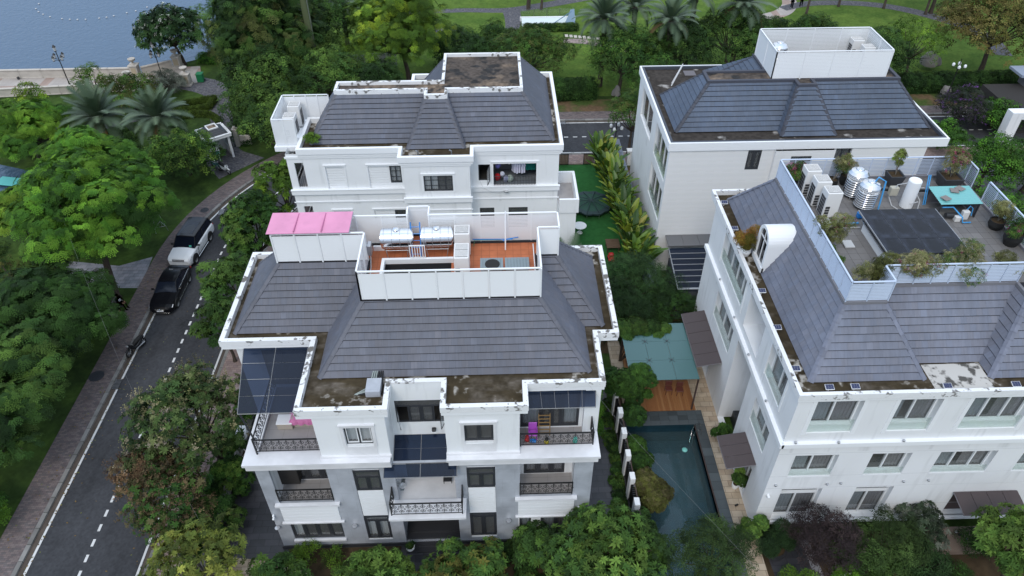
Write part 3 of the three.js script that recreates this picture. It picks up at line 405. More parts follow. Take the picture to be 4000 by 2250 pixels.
// rear villa
const villaB=thing('villa','white villa with grey tiled roof and brown mossy flat top behind the front villa','house',[-4.5,0,-50]);
{
const h=villaB,Z=-44.4,F=onWall('z',Z,1),Fp=onWall('z',-43.1,1),w=mb();
const outB=[[-13.6,-45.5],[-13.6,-44.25],[-6.58,-44.25],[-6.58,-42.95],[-1.46,-42.95],[-1.46,-44.25],[4.72,-44.25],[4.72,-55.95],[-6.5,-55.95],[-6.5,-54],[-11.6,-54],[-11.6,-48.9],[-13.6,-48.9]];
const storey=(o)=>[[-11.84,-10.56,o + 0.55,o + 2.35],[-8.9,-6.6,o + 0.55,o + 2.35],[-1.2,-0.38,o + 1.0,o + 2.3],[-0.15,2.88,o + 0.55,o + 2.35]];
wall(w,'z',Z,1,-14.4,-6.3,0,11.2,[[-13.92,-13.3,8.5,10.5],[-13.92,-13.3,4.9,6.9],...storey(7.8).slice(0,2),...storey(4.1).slice(0,2)],0.12);
wall(w,'z',Z,1,-1.75,4.45,0,11.2,[...storey(7.8).slice(2),[-1.2,-0.15,4.7,6.45],[0.9,2.3,4.7,6.45]],0.14);
wall(w,'z',-43.1,1,-6.3,-1.75,0,11.2,[[-4.95,-2.95,8.82,10.1],[-4.95,-2.95,5.1,6.4]],0.14);wall(w,'x',-6.3,-1,Z,-43.1,0,11.2);wall(w,'x',-1.75,1,Z,-43.1,0,11.2);
wall(w,'x',4.45,1,-55.6,Z,0,11.2,[[-53,-51.6,8.9,10.2],[-50,-48.6,8.9,10.2]],0.2);wall(w,'x',-14.4,-1,-49,Z,0,11.2,[[-47.6,-45.0,8.4,10.6],[-47.6,-45.0,4.8,7.0],[-47.6,-45,0.9,3]],0.25);wall(w,'z',-49,-1,-14.4,-11.6,0,11.2);wall(w,'x',-11.6,-1,-55.6,-49,0,11.2);wall(w,'z',-55.6,-1,-11.6,4.45,0,11.2);
w.build('wall',M.white,h);
// blind recesses clad with planks
for(const[x0,x1]of[[-11.84,-10.56],[-8.9,-6.6]])for(const o of[7.8,4.1])for(let k=0;k<9;k++){const p=mb(),y=o + 0.55 + k*0.2,end=x1>-7?-7.42:x1;wbox(p,F,x0,end,y + 0.008,y + 0.192,0.09,0.12);p.build('wall_plank',M.trim,h);if(x1>-7){if(k<2){const q=mb();wbox(q,F,-7.42,x1,y + 0.008,y + 0.192,0.09,0.12);q.build('wall_plank',M.trim,h);}}}
const trim=(fn)=>{const t=mb();fn(t);t.build('stone_trim',M.trim,h);};
for(const[x0,x1]of[[-11.84,-10.56],[-8.9,-6.6]])for(const o of[7.8,4.1])trim((t)=>surround(t,F,x0,x1,o + 0.55,o + 2.35,0.1,0.04));
trim((t)=>surround(t,Fp,-4.95,-2.95,8.82,10.1,0.12,0.05));trim((t)=>surround(t,Fp,-4.95,-2.95,5.1,6.4,0.12,0.05));trim((t)=>surround(t,F,-0.15,2.88,8.35,10.15,0.14,0.04));
for(const[a,b,z]of[[-14.5,-6.3,Z],[-6.4,-1.65,-43.1],[-1.75,4.55,Z]]){trim((t)=>t.box(a,b,7.95,8.3,z,z + 0.16));trim((t)=>t.box(a,b,7.22,7.3,z,z + 0.06));trim((t)=>t.box(a - 0.03,b + 0.03,8.3,8.36,z,z + 0.2));trim((t)=>t.box(a,b,10.85,11.0,z,z + 0.06));}
const bars={bars:[1,3],f:0.08};
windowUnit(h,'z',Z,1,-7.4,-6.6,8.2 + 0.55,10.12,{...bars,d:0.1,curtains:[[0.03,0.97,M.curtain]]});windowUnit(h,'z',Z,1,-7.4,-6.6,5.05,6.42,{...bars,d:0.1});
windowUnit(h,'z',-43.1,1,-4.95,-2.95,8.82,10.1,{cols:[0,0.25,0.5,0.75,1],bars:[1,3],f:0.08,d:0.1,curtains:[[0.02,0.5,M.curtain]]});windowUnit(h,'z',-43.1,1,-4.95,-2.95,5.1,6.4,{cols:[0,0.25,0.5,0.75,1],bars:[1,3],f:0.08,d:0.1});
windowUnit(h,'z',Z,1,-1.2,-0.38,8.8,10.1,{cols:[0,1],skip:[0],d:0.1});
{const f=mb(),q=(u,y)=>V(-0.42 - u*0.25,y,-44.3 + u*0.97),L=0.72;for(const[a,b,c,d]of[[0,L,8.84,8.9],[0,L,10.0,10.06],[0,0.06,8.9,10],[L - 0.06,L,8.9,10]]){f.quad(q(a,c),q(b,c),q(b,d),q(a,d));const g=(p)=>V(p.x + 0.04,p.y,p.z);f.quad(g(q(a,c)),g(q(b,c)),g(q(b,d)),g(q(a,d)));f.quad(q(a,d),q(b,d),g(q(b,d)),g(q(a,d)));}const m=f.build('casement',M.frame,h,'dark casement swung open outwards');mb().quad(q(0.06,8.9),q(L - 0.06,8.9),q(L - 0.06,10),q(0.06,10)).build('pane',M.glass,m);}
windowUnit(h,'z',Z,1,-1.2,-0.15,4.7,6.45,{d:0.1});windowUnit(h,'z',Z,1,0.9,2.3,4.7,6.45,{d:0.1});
for(const z of[-53,-50])windowUnit(h,'x',4.45,1,z,z + 1.4,8.9,10.2);
// drying loggia behind the wide opening
{const l=mb();l.box(-0.3,3.0,8.2,8.35,-46.6,Z - 0.14);wall(l,'z',-46.6,1,-0.3,3.0,8.35,10.6);wall(l,'x',-0.3,1,-46.6,Z - 0.14,8.35,10.6);wall(l,'x',3.0,-1,-46.6,Z - 0.14,8.35,10.6);l.quad(V(-0.3,10.6,-46.6),V(3,10.6,-46.6),V(3,10.6,Z - 0.14),V(-0.3,10.6,Z - 0.14));l.build('loggia',M.curtainDark,h);
const r=mb();for(let x=-0.1;x<2.86;x +=0.11)r.tube([[x,8.36,Z - 0.03],[x,9.1,Z - 0.03]],0.014,4);r.tube([[-0.14,9.1,Z - 0.03],[2.87,9.1,Z - 0.03]],0.022,5);r.tube([[-0.14,8.72,Z - 0.03],[2.87,8.72,Z - 0.03]],0.014,4);r.build('loggia_railing',M.frame,h);}
for(const y of[8.4,4.8]){const r=mb();for(let z=-47.5;z<-45;z +=0.14)r.tube([[-14.3,y,z],[-14.3,y + 1,z]],0.016,4);r.tube([[-14.3,y + 1,-47.6],[-14.3,y + 1,-45]],0.025,5);for(let x=-13.85;x<-13.3;x +=0.14)r.tube([[x,y,Z - 0.1],[x,y + 1,Z - 0.1]],0.016,4);r.build('loggia_railing',M.frame,h);mb().box(-14.3,-12.5,y - 0.2,y,-48.8,Z - 0.13).build('loggia_floor',M.floorTile,h);}
// gutter roof, parapet, cornice
mb().flat(outB,11.2).build('soffit',M.trim,h);mb().flat(offsetPoly(outB,-0.2),11.24).build('gutter_floor',M.gutter,h);
band(mb(),outB,offsetPoly(outB,-0.24),11.205,11.62).build('parapet',M.trim,h);band(mb(),offsetPoly(outB,-0.06),offsetPoly(outB,-0.2),11.0,11.2,false).build('cornice',M.trim,h);
// slab carrying the air conditioners on the left
mb().box(-15.3,-13.6,10.9,11.24,-49.3,-45.3).build('roof_slab',M.trim,h);mb().box(-13.62,-11.6,10.9,11.24,-49.3,-48.9).build('roof_slab',M.trim,h);
mb().box(-13.9,-13.62,11.24,11.6,-47.0,-45.9).build('roof_curb',M.trim,h);
{const d=mb();for(const x of[-5.2,-2.95])d.tube([[x,11.2,-43.55],[x,11.75,-43.5],[x - 0.12,11.85,-43.45]],0.05,7);d.build('vent_pipe',M.steelDull,h);}
const e=11.27,k=13.85;
roofTiles(h,[
[[-12.85,e,-45.5],[-6.05,e,-45.5],[-4.8,k,-47.9],[-11.1,k,-47.9]],[[-6.05,e,-45.5],[-6.05,e,-44.62],[-4.77,k,-47.0],[-4.77,k,-47.9]],
[[-6.05,e,-44.62],[-2.1,e,-44.62],[-3.28,k,-47.0],[-4.77,k,-47.0]],[[-2.1,e,-44.62],[-2.1,e,-45.5],[-3.28,k,-47.9],[-3.28,k,-47.0]],
[[-2.1,e,-45.5],[4.18,e,-45.5],[2.0,k,-47.9],[-3.28,k,-47.9]],[[4.18,e,-45.5],[4.18,e,-55.6],[2.0,k,-53.8],[2.0,k,-47.9]],
[[-12.85,e,-51],[-12.85,e,-45.5],[-11.1,k,-47.9],[-11.1,k,-49.2]],[[-5.5,e,-55.6],[-5.5,e,-49.3],[-3.65,k,-49.3],[-3.65,k,-53.8]],[[4.18,e,-55.6],[-5.5,e,-55.6],[-3.65,k,-53.8],[2,k,-53.8]],[[-5.5,e,-51],[-12.85,e,-51],[-11.1,k,-49.2],[-3.65,k,-49.2]]],
{course:0.355,w:0.3,col:[0.118,0.128,0.163],seed:8});
[[[-12.85,e,-45.5],[-11.1,k,-47.9]],[[-6.05,e,-44.62],[-4.77,k,-47.0]],[[-2.1,e,-44.62],[-3.28,k,-47.0]],[[4.18,e,-45.5],[2.0,k,-47.9]],[[4.18,e,-55.6],[2.0,k,-53.8]],[[-5.5,e,-55.6],[-3.65,k,-53.8]]].forEach((q,i)=>hipCaps(h,...q,[0.105,0.108,0.13],70 + i));
const top=[[-11.15,-47.85],[-4.82,-47.85],[-4.82,-46.95],[-3.22,-46.95],[-3.22,-47.85],[2.05,-47.85],[2.05,-53.9],[-3.7,-53.9],[-3.7,-49.3],[-11.15,-49.3]];
mb().flat(top,13.92).build('flat_roof',M.mossDeck,h);band(mb(),top,offsetPoly(top,-0.2),13.8,14.16).build('roof_curb',M.curb,h);
// walled side balcony towards the lawn
{const b=mb();b.box(4.46,5.85,6.9,7.1,-46.7,-42.9);for(const q of[[5.67,5.85,-46.7,-42.9],[4.46,5.67,-43.08,-42.9],[4.46,5.67,-46.7,-46.52]])b.box(q[0],q[1],7.1,8.02,q[2],q[3]);b.box(4.46,5.7,0,6.9,-46.6,-43.0);b.build('side_balcony',M.white,h);mb().box(4.47,5.66,7.1,7.12,-46.5,-43.1).build('balcony_floor',M.floorTile,h);}
}
louvreFence('louvre_fence','white louvre screen around two air conditioners on the left end of the rear villa',[[-13.7,-45.5],[-15.15,-45.5],[-15.15,-49.15],[-11.9,-49.15]],11.26,1.95,{pitch:0.1,slat:0.084,lean:0.003,span:0.9});
// right villa with the roof garden
const villaC=thing('villa','white villa with pale grey tiled roof and a planted roof terrace at the right','house',[21.5,0,-29.5]);
{
const h=villaC,Z=-21.75,F=onWall('z',Z,1),X=13.75,L=onWall('x',X,-1),w=mb();
const colsF=[[14.65,16.85],[18.55,20.55],[22.0,24.9],[26.3,28.4]],dF=0.42,win=(y0,y1)=>colsF.map((c)=>[c[0],c[1],y0,y1]);
const holes3=win(8.55,10.9),holes2=win(5.0,6.75),holes1=[[14.65,16.8,1.05,3.85],[18.6,20.6,1.05,3.85],[24.1,27.2,0.35,3.0]];
wall(w,'z',Z,1,X,29.4,0.9,11.15,[...holes3,...holes2,...holes1.slice(0,2),[24.1,27.2,0.9,3.0]],dF);
const hs3=[[-35.0,-30.4,8.9,10.95],[-29.5,-26.9,8.4,10.9],[-25.6,-23.2,8.7,10.9]],hs2=[[-34.1,-30.5,5.0,6.95],[-25.6,-23.2,5.0,6.75]],hs1=[[-34.4,-32.8,0.4,3.1],[-29.5,-26.9,0.3,7.3],[-25.4,-23.6,0.3,3.0]];
wall(w,'x',X,-1,-37.6,Z,0.3,11.15,[...hs3,...hs2,...hs1],0.4);
wall(w,'x',29.4,1,-37.6,Z,0,11.15,[[-34,-32,8.6,10.8],[-28,-26,8.6,10.8]],0.3);wall(w,'z',-37.6,-1,X,29.4,0,11.15,[[16,18,8.6,10.8],[21,23,8.6,10.8]],0.3);
// tall recess on the left side
for(const[y0,y1]of[[0.3,7.3],[8.4,10.9]]){wall(w,'x',15.2,-1,-29.5,-26.9,y0,y1,y0<1?[[-29.2,-27.3,3.7,6.9]]:[[-29.2,-27.3,8.7,10.6]],0.1);wall(w,'z',-29.5,1,X + 0.4,15.2,y0,y1);wall(w,'z',-26.9,-1,X + 0.4,15.2,y0,y1);}
for(const y of[8.4,10.9,7.3])w.quad(V(X + 0.4,y,-29.5),V(15.2,y,-29.5),V(15.2,y,-26.9),V(X + 0.4,y,-26.9));
w.build('wall',M.whiteC,h);
mb().box(X + 0.9,29.3,0,0.9,-37.4,Z - 0.5).build('basement',M.dark,h);
const trim=(b)=>b.build('stone_trim',M.trim,h);
trim(mb().box(X - 0.1,29.5,7.62,7.9,Z,Z + 0.2));trim(mb().box(X - 0.04,29.5,7.5,7.62,Z,Z + 0.1));trim(mb().box(X - 0.2,X,7.62,7.9,-37.7,Z + 0.2));trim(mb().box(X - 0.1,X,7.5,7.62,-37.7,Z + 0.1));trim(mb().box(X - 0.04,29.4,0.7,0.9,Z - 0.1,Z + 0.12));
for(const c of colsF){const t=mb();surround(t,F,c[0],c[1],8.55,10.9,0.2,0.03);trim(t);}
for(const c of[[-35.0,-30.4],[-25.6,-23.2]]){const t=mb();surround(t,L,c[0],c[1],8.7,10.9,0.16,0.03);trim(t);}
{const t=mb();for(const y of[2.2,3.95,5.0,6.9])wbox(t,F,X,29.4,y,y + 0.015,-0.004,0);t.build('wall_joint',M.curtain,h);t.parent;}
// windows: white aluminium frames, curtains, glass guards
const WF={frame:M.metalWhite,f:0.07,d:dF - 0.06,room:1.6};
colsF.forEach((c,i)=>{
const cu=[[0.03,0.45,M.curtainDark],[0.55,0.97,M.blind]];
windowUnit(h,'z',Z,1,c[0],c[1],8.95,10.9,{...WF,cols:i===2?[0,0.35,0.7,1]:[0,0.48,1],curtains:i===1?[[0.03,0.3,M.curtainDark],[0.5,0.97,M.blind]]:cu});
windowUnit(h,'z',Z,1,c[0],c[1],5.02,6.75,{...WF,cols:i===2?[0,0.36,0.72,1]:[0,0.5,1],curtains:i===1?[[0.5,0.97,M.blind]]:cu,glass:M.glassGreen});
const s=mb();wbox(s,F,c[0]+ 0.01,c[1]- 0.01,8.56,8.94,0.14,dF);s.build('window_sill',M.trim,h);const s2=mb();wbox(s2,F,c[0],c[1],4.92,5.0,-0.02,0);s2.build('window_sill',M.trim,h);
for(const y of[8.6,5.02]){const g=mb();wbox(g,F,c[0]+ 0.02,c[1]- 0.02,y,y +(y>8?0.85:0.5),0.03,0.045);g.build('glass_guard',M.glassGreen,h);}
});
for(const c of[[14.65,16.8],[18.6,20.6]]){windowUnit(h,'z',Z,1,c[0],c[1],1.05,3.1,{...WF,cols:[0,0.48,1],curtains:[[0.03,0.46,M.curtainDark],[0.54,0.97,M.blind]]});windowUnit(h,'z',Z,1,c[0],c[1],3.13,3.85,{...WF,cols:[0,1],curtains:[[0.02,0.4,M.curtainDark],[0.55,0.98,M.curtainDark]]});}
for(const[a,b,y0,y1,n]of[[-35,-30.4,8.9,10.95,4],[-25.6,-23.2,8.7,10.9,2],[-34.1,-30.5,5,6.95,3],[-25.6,-23.2,5,6.75,2],[-34.4,-32.8,0.4,3.1,2],[-25.4,-23.6,0.3,3,2]]){windowUnit(h,'x',X,-1,a,b,y0,y1,{...WF,cols:Array.from({length:n + 1},(_,i)=>i/n),curtains:[[0.02,0.3,M.curtainDark],[0.55,0.98,M.blind]]});if(y0>4){const g=mb();wbox(g,L,a + 0.02,b - 0.02,y0,y0 + 0.8,0.03,0.045);g.build('glass_guard',M.glassGreen,h);}}
windowUnit(h,'x',15.2,-1,-29.2,-27.3,8.7,10.6,{...WF,d:0.06,curtains:[[0.05,0.95,M.blind]]});windowUnit(h,'x',15.2,-1,-29.2,-27.3,3.7,6.9,{...WF,d:0.06,transom:0.3,curtains:[[0.05,0.95,M.curtain]]});
for(const z of[-34,-28])windowUnit(h,'x',29.4,1,z,z + 2,8.6,10.8,WF);for(const x of[16,21])windowUnit(h,'z',-37.6,-1,x,x + 2,8.6,10.8,WF);
{const d=mb();d.box(24.2,27.1,0.3,3.0,Z - 0.6,Z - 0.4);d.build('front_door',M.darkWood,h);const g=mb();wbox(g,F,26.4,27.2,0.9,2.4,0.2,0.3);g.build('side_light',M.metalWhite,h);}
const spots=[[14.3,7.98,Z + 0.12],[16.4,7.98,Z + 0.16],[19.6,7.98,Z + 0.16],[14.2,4.3,Z + 0.05],[17.6,4.35,Z + 0.05],[16.9,4.3,Z + 0.05],[20.9,4.35,Z + 0.05],[22.2,4.4,Z + 0.05]];for(const p of spots)mb().bbox(...p,0.13,0.13,0.12,0.03).build('spotlight',M.steelDull,h);for(const z of[-24.3,-27.6,-30.6,-34])mb().bbox(X - 0.12,7.98,z,0.12,0.13,0.13,0.03).build('spotlight',M.steelDull,h);
mb().bbox(14.0,3.4,Z + 0.1,0.14,0.14,0.22,0.03).build('camera',M.metalWhite,h);
// gutter and parapet
const out=[[13.6,-21.6],[29.6,-21.6],[29.6,-38.6],[13.6,-38.6]];
mb().flat(out,11.15).build('soffit',M.trim,h);mb().flat(offsetPoly(out,-0.15),11.18).build('gutter_floor',M.gutter,h);band(mb(),out,offsetPoly(out,-0.2),11.155,11.5).build('parapet',M.curb,h);band(mb(),offsetPoly(out,-0.05),offsetPoly(out,-0.15),10.98,11.15,false).build('cornice',M.trim,h);
mb().flat([[20.15,-23.6],[20.15,-21.9],[22.95,-21.9],[22.95,-23.6]],11.2).build('cement_floor',mat([1,1,1],0.9,{map:tex(256,3,(u,v)=>{const a=fbm(u,v,4,5,121),b=fbm(u,v,9,5,122),k=lerp(0.52,0.10,clamp((b*0.6 + a*0.4 - 0.55)*12));return[k,k*0.96,k*0.9];})}),h);
const e=11.2,k=14.0;
roofTiles(h,[
[[14.5,e,-37.9],[14.5,e,-22.65],[16.1,k,-24.9],[16.1,k,-35.7]],[[14.5,e,-22.65],[19.95,e,-22.65],[18.15,k,-24.9],[16.1,k,-24.9]],
[[19.95,e,-22.65],[19.95,e,-23.7],[18.15,k,-26.05],[18.15,k,-24.9]],[[19.95,e,-23.7],[23.05,e,-23.7],[24.85,k,-26.05],[18.15,k,-26.05]],
[[23.05,e,-23.7],[23.05,e,-22.65],[24.85,k,-24.9],[24.85,k,-26.05]],[[23.05,e,-22.65],[28.5,e,-22.65],[26.8,k,-24.9],[24.85,k,-24.9]],
[[28.5,e,-22.65],[28.5,e,-37.9],[26.8,k,-35.7],[26.8,k,-24.9]],[[28.5,e,-37.9],[14.5,e,-37.9],[16.1,k,-35.7],[26.8,k,-35.7]]],
{course:0.37,w:0.3,col:[0.2,0.214,0.268],seed:9});
[[[14.5,e,-22.65],[16.1,k,-24.9]],[[19.95,e,-22.65],[18.15,k,-24.9]],[[23.05,e,-22.65],[24.85,k,-24.9]],[[28.5,e,-22.65],[26.8,k,-24.9]],[[14.5,e,-37.9],[16.1,k,-35.7]]].forEach((q,i)=>hipCaps(h,...q,[0.195,0.21,0.27],80 + i));
// terrace: tiles one by one where they show
const dk=[[16.1,-35.7],[26.8,-35.7],[26.8,-24.9],[24.85,-24.9],[24.85,-26.05],[18.15,-26.05],[18.15,-24.9],[16.1,-24.9]];
mb().flat(dk,14.0).build('terrace_slab',M.under,h);band(mb(),dk,offsetPoly(dk,-0.14),13.85,14.16).build('roof_curb',mat([0.2,0.2,0.22],0.9),h);
const rn=RNG(77),tm=[0.15,0.165,0.18,0.145].map((c)=>mat([c*1.05,c,c*0.98],0.7,{map:paintTex}));let nt=0;const rest=mb();
for(let x=16.25;x<26.6;x +=0.5)for(let z=-26.2;z>-35.6;z -=0.5){const b=nt<290&&!(x>18.4&&x<22.9&&z<-27.6&&z>-31.2)?mb():rest;b.box(x + 0.006,x + 0.494,14.002,14.02,z - 0.494,z - 0.006);if(b!==rest){nt++;b.build('floor_tile',tm[Math.floor(rn()*4)],h);}}rest.build('floor_tile',tm[0],h).userData.kind='stuff';
for(let x=16.25;x<18.1;x +=0.5)for(const z of[-25.2,-25.7])mb().box(x + 0.006,Math.min(18.1,x + 0.494),14.002,14.02,z - 0.494,z - 0.006).build('floor_tile',tm[1],h);
// barrel dormer on the left slope
{const d=mb(),n=14,zc=-31.35,R=0.78,ys=13.05,xf=14.42,arc=(R2)=>Array.from({length:n + 1},(_,i)=>{const a=Math.PI*i/n;return[zc + R2*Math.cos(a),ys + R2*Math.sin(a)];});const o=[[zc + R,11.3],...arc(R),[zc - R,11.3]],inn=[[zc + R - 0.2,11.6],...arc(R - 0.2),[zc - R + 0.2,11.6]];
for(let i=0;i + 1<o.length;i++){const a=o[i],b=o[i + 1],sx=(p)=>lerp(14.6,16.12,clamp((p[1]- 11.2)/2.8));d.quad(V(xf,a[1],a[0]),V(xf,b[1],b[0]),V(sx(b),b[1],b[0]),V(sx(a),a[1],a[0]));const c=inn[i],g=inn[i + 1];d.quad(V(xf,a[1],a[0]),V(xf,b[1],b[0]),V(xf,g[1],g[0]),V(xf,c[1],c[0]));d.quad(V(xf,c[1],c[0]),V(xf,g[1],g[0]),V(xf + 0.15,g[1],g[0]),V(xf + 0.15,c[1],c[0]));}
d.box(xf - 0.05,xf + 0.1,11.3,11.6,zc - R,zc + R);const dm=d.build('dormer',M.trim,h);
const g=mb();for(let i=0;i + 1<inn.length;i++)g.tri(V(xf + 0.1,12.4,zc),V(xf + 0.1,inn[i][1],inn[i][0]),V(xf + 0.1,inn[i + 1][1],inn[i + 1][0]));g.tri(V(xf + 0.1,12.4,zc),V(xf + 0.1,11.6,zc + R - 0.2),V(xf + 0.1,11.6,zc - R + 0.2));g.build('pane',M.glassBlack,dm);
const fr=mb();fr.box(xf + 0.05,xf + 0.09,11.6,13.6,zc - 0.03,zc + 0.03);fr.box(xf + 0.05,xf + 0.088,13.0,13.06,zc - 0.56,zc + 0.56);fr.build('dormer_bars',M.metalWhite,dm);}
// metal awnings
const awn=(x0,x1,z0,z1,yb,yf,n,along,nm,m=M.darkWood)=>{const sl=along==='z'?(x,z)=>V(x,lerp(yf,yb,(x - x0)/(x1 - x0)),z):(x,z)=>V(x,lerp(yb,yf,(z - z0)/(z1 - z0)),z);const fr=mb(),q=(a,b)=>fr.tube([sl(...a),sl(...b)],0.035,4);q([x0,z0],[x1,z0]);q([x0,z1],[x1,z1]);q([x0,z0],[x0,z1]);q([x1,z0],[x1,z1]);const f=fr.build(nm,M.blind,h);
for(let i=0;i<n;i++){const p=mb(),g=0.012,a=along==='z'?[x0,lerp(z0,z1,i/n)+ g,x1,lerp(z0,z1,(i + 1)/n)- g]:[lerp(x0,x1,i/n)+ g,z0,lerp(x0,x1,(i + 1)/n)- g,z1];const up=V(0,0.05,0),dn=V(0,0.02,0),c=[[a[0],a[1]],[a[2],a[1]],[a[2],a[3]],[a[0],a[3]]].map((s)=>sl(...s));p.quad(...c.map((v)=>v.clone().add(up)));for(let j=0;j<4;j++)p.quad(c[j].clone().add(dn),c[(j + 1)% 4].clone().add(dn),c[(j + 1)% 4].clone().add(up),c[j].clone().add(up));p.build('panel',m,f);}};
const brown=mat([0.062,0.045,0.045],0.55,{map:paintTex});
awn(12.25,13.74,-35.7,-30.9,3.8,3.5,5,'z','awning',brown);awn(12.2,13.74,-25.55,-23.35,3.8,3.5,3,'z','awning',brown);awn(24.0,27.4,-21.7,-20.45,3.2,3.0,4,'x','awning',brown);
{const f=mb();for(let k=0;k<5;k++)wbox(f,L,-36.9 + k*1.2,-36.85 + k*1.2,0.3,3.0,0.3,0.36);f.build('glazing_bars',M.metalWhite,h);}
}
const fC={mat:M.blueWhite,pitch:0.092,slat:0.061,span:0.85,lean:-0.006,pw:0.022};
louvreFence('louvre_fence','pale blue louvre fence along the left, front and back of the roof garden',[[24.9,-26.1],[18.15,-26.1],[18.15,-24.95],[16.15,-24.95],[16.15,-35.65],[26.75,-35.65],[26.75,-34.2]],14.16,1.15,fC);
louvreFence('louvre_fence','pale blue louvre fence on the right side of the roof garden past the gap',[[26.75,-33.0],[26.75,-24.95],[24.9,-24.95]],14.16,1.15,fC);
// rear right villa
const villaD=thing('villa','villa with blue grey slate roof and wide white fascia, at the upper right','house',[22,0,-51]);
{
const h=villaD,Z=-44.6,X=12.2,F=onWall('z',Z,1),w=mb();
const clad=mat([1,1,1],0.75,{map:tex(256,[1.2,0.8],(u,v)=>{const r=Math.floor(v*8),j=(v*8)% 1<0.12||(u*2 +(r % 2)*0.5)% 1<0.012?0.95:1,k=(0.74 + 0.03*hash(r,Math.floor(u*2 +(r % 2)*0.5)% 2,4))*j;return[k,k*0.997,k*0.995];})});
wall(w,'z',Z,1,X,19.6,0,10.8,[[17.75,18.7,9.18,10.72]],0.15);wall(w,'z',-44.3,1,19.6,23.8,0,10.8,[[20.75,22.2,8.9,10.35]],0.15);wall(w,'x',19.6,-1,Z,-44.3,0,10.8);wall(w,'x',23.8,1,Z,-44.3,0,10.8);wall(w,'z',Z,1,23.8,30.4,0,10.8,[[23.95,25.1,7,10.75]],0.3);wall(w,'x',30.4,1,-57,Z,0,10.8);wall(w,'z',-57,-1,X,30.4,0,10.8);
w.build('wall',clad,h);
const w2=mb();wall(w2,'x',X,-1,-57,Z,0,10.8,[[-49.4,-45.1,7.9,10.45],[-49.4,-45.1,4.4,7.1],[-55.5,-51,7.9,10.45]],0.3);w2.build('side_wall',M.white,h);
for(const[y0,y1]of[[7.9,10.45],[4.4,7.1]]){windowUnit(h,'x',X,-1,-49.4,-45.1,y0,y1,{cols:[0,0.33,0.66,1],frame:M.metalWhite,d:0.2});const g=mb();wbox(g,onWall('x',X,-1),-49.3,-45.2,y0,y0 + 0.9,0.04,0.06);g.build('glass_guard',M.glassGreen,h);}windowUnit(h,'x',X,-1,-55.5,-51,7.9,10.45,{cols:[0,0.5,1],frame:M.metalWhite});
windowUnit(h,'z',Z,1,17.75,18.7,9.18,10.72,{leaf:0.06,f:0.1,d:0.05});windowUnit(h,'z',-44.3,1,20.75,22.2,8.9,10.35,{d:0.1});windowUnit(h,'z',Z,1,23.95,25.1,7,10.75,{d:0.25,f:0.08});
const out=[[12.05,-44.5],[31.7,-44.5],[31.7,-57.2],[12.05,-57.2]];
mb().flat(out,10.8).build('soffit',M.trim,h);mb().flat(offsetPoly(out,-0.2),11.2).build('flat_roof',mat([1,1,1],0.95,{map:tex(512,9,(u,v)=>{const a=fbm(u,v,4,6,131),b=fbm(u,v,13,5,132),c=fbm(u,v,40,3,133);let q=[0.05,0.043,0.038];q=q.map((x,i)=>lerp(x,[0.36,0.34,0.32][i],clamp((b*0.6 + a*0.4 - 0.6)*10)));return q.map((x)=>x*(0.5 + c));})}),h);
band(mb(),out,offsetPoly(out,-0.14),10.805,11.42).build('fascia',M.trim,h);band(mb(),offsetPoly(out,-0.145),offsetPoly(out,-0.32),11.1,11.43).build('fascia_capping',mat([0.06,0.07,0.09],0.7),h);
const e=11.25,k=13.9;
roofTiles(h,[
[[12.85,e,-46.35],[20.2,e,-46.35],[21.4,k,-48.55],[15.25,k,-48.55]],[[20.2,e,-46.35],[20.2,e,-45.5],[21.42,k,-47.75],[21.42,k,-48.55]],[[20.2,e,-45.5],[24.1,e,-45.5],[22.78,k,-47.75],[21.42,k,-47.75]],[[24.1,e,-45.5],[24.1,e,-46.35],[22.78,k,-48.55],[22.78,k,-47.75]],[[24.1,e,-46.35],[31.2,e,-46.35],[29.0,k,-48.55],[22.78,k,-48.55]],
[[12.85,e,-52.3],[12.85,e,-46.35],[15.25,k,-48.55],[15.25,k,-50.2]],[[31.2,e,-46.35],[31.2,e,-55.2],[29.0,k,-53.0],[29.0,k,-48.55]],[[17.2,e,-52.3],[12.85,e,-52.3],[15.25,k,-50.2],[19.7,k,-50.2]],[[17.2,e,-56.5],[17.2,e,-52.3],[19.7,k,-50.2],[19.7,k,-53.0]],[[31.2,e,-55.2],[17.2,e,-55.2],[19.7,k,-53],[29,k,-53]]],
{course:0.36,w:0.3,col:[0.098,0.127,0.182],seed:12});
[[[12.85,e,-46.35],[15.25,k,-48.55]],[[20.2,e,-45.5],[21.42,k,-47.75]],[[24.1,e,-45.5],[22.78,k,-47.75]],[[31.2,e,-46.35],[29,k,-48.55]],[[12.85,e,-52.3],[15.25,k,-50.2]],[[17.2,e,-55.2],[19.7,k,-53]]].forEach((q,i)=>hipCaps(h,...q,[0.05,0.055,0.075],90 + i));
const top=[[15.2,-48.5],[21.4,-48.5],[21.4,-47.7],[22.8,-47.7],[22.8,-48.5],[29.05,-48.5],[29.05,-53.05],[19.65,-53.05],[19.65,-50.25],[15.2,-50.25]];
mb().flat(top,13.95).build('flat_roof',M.mossDeck,h);band(mb(),top,offsetPoly(top,-0.22),13.85,14.1).build('roof_curb',mat([0.06,0.065,0.085],0.8),h);
mb().box(15.5,16.4,11.21,11.26,-56.5,-55.6).build('roof_hatch',M.blind,h);
{const b=mb();b.quad(V(14.0,11.4,-53.9),V(14.1,11.4,-53.9),V(14.75,13.0,-53.9),V(14.65,13.0,-53.9));b.tube([[14.05,11.2,-53.9],[14.7,12.9,-53.9]],0.05,6);b.build('drain_pipe',M.metalWhite,h);}
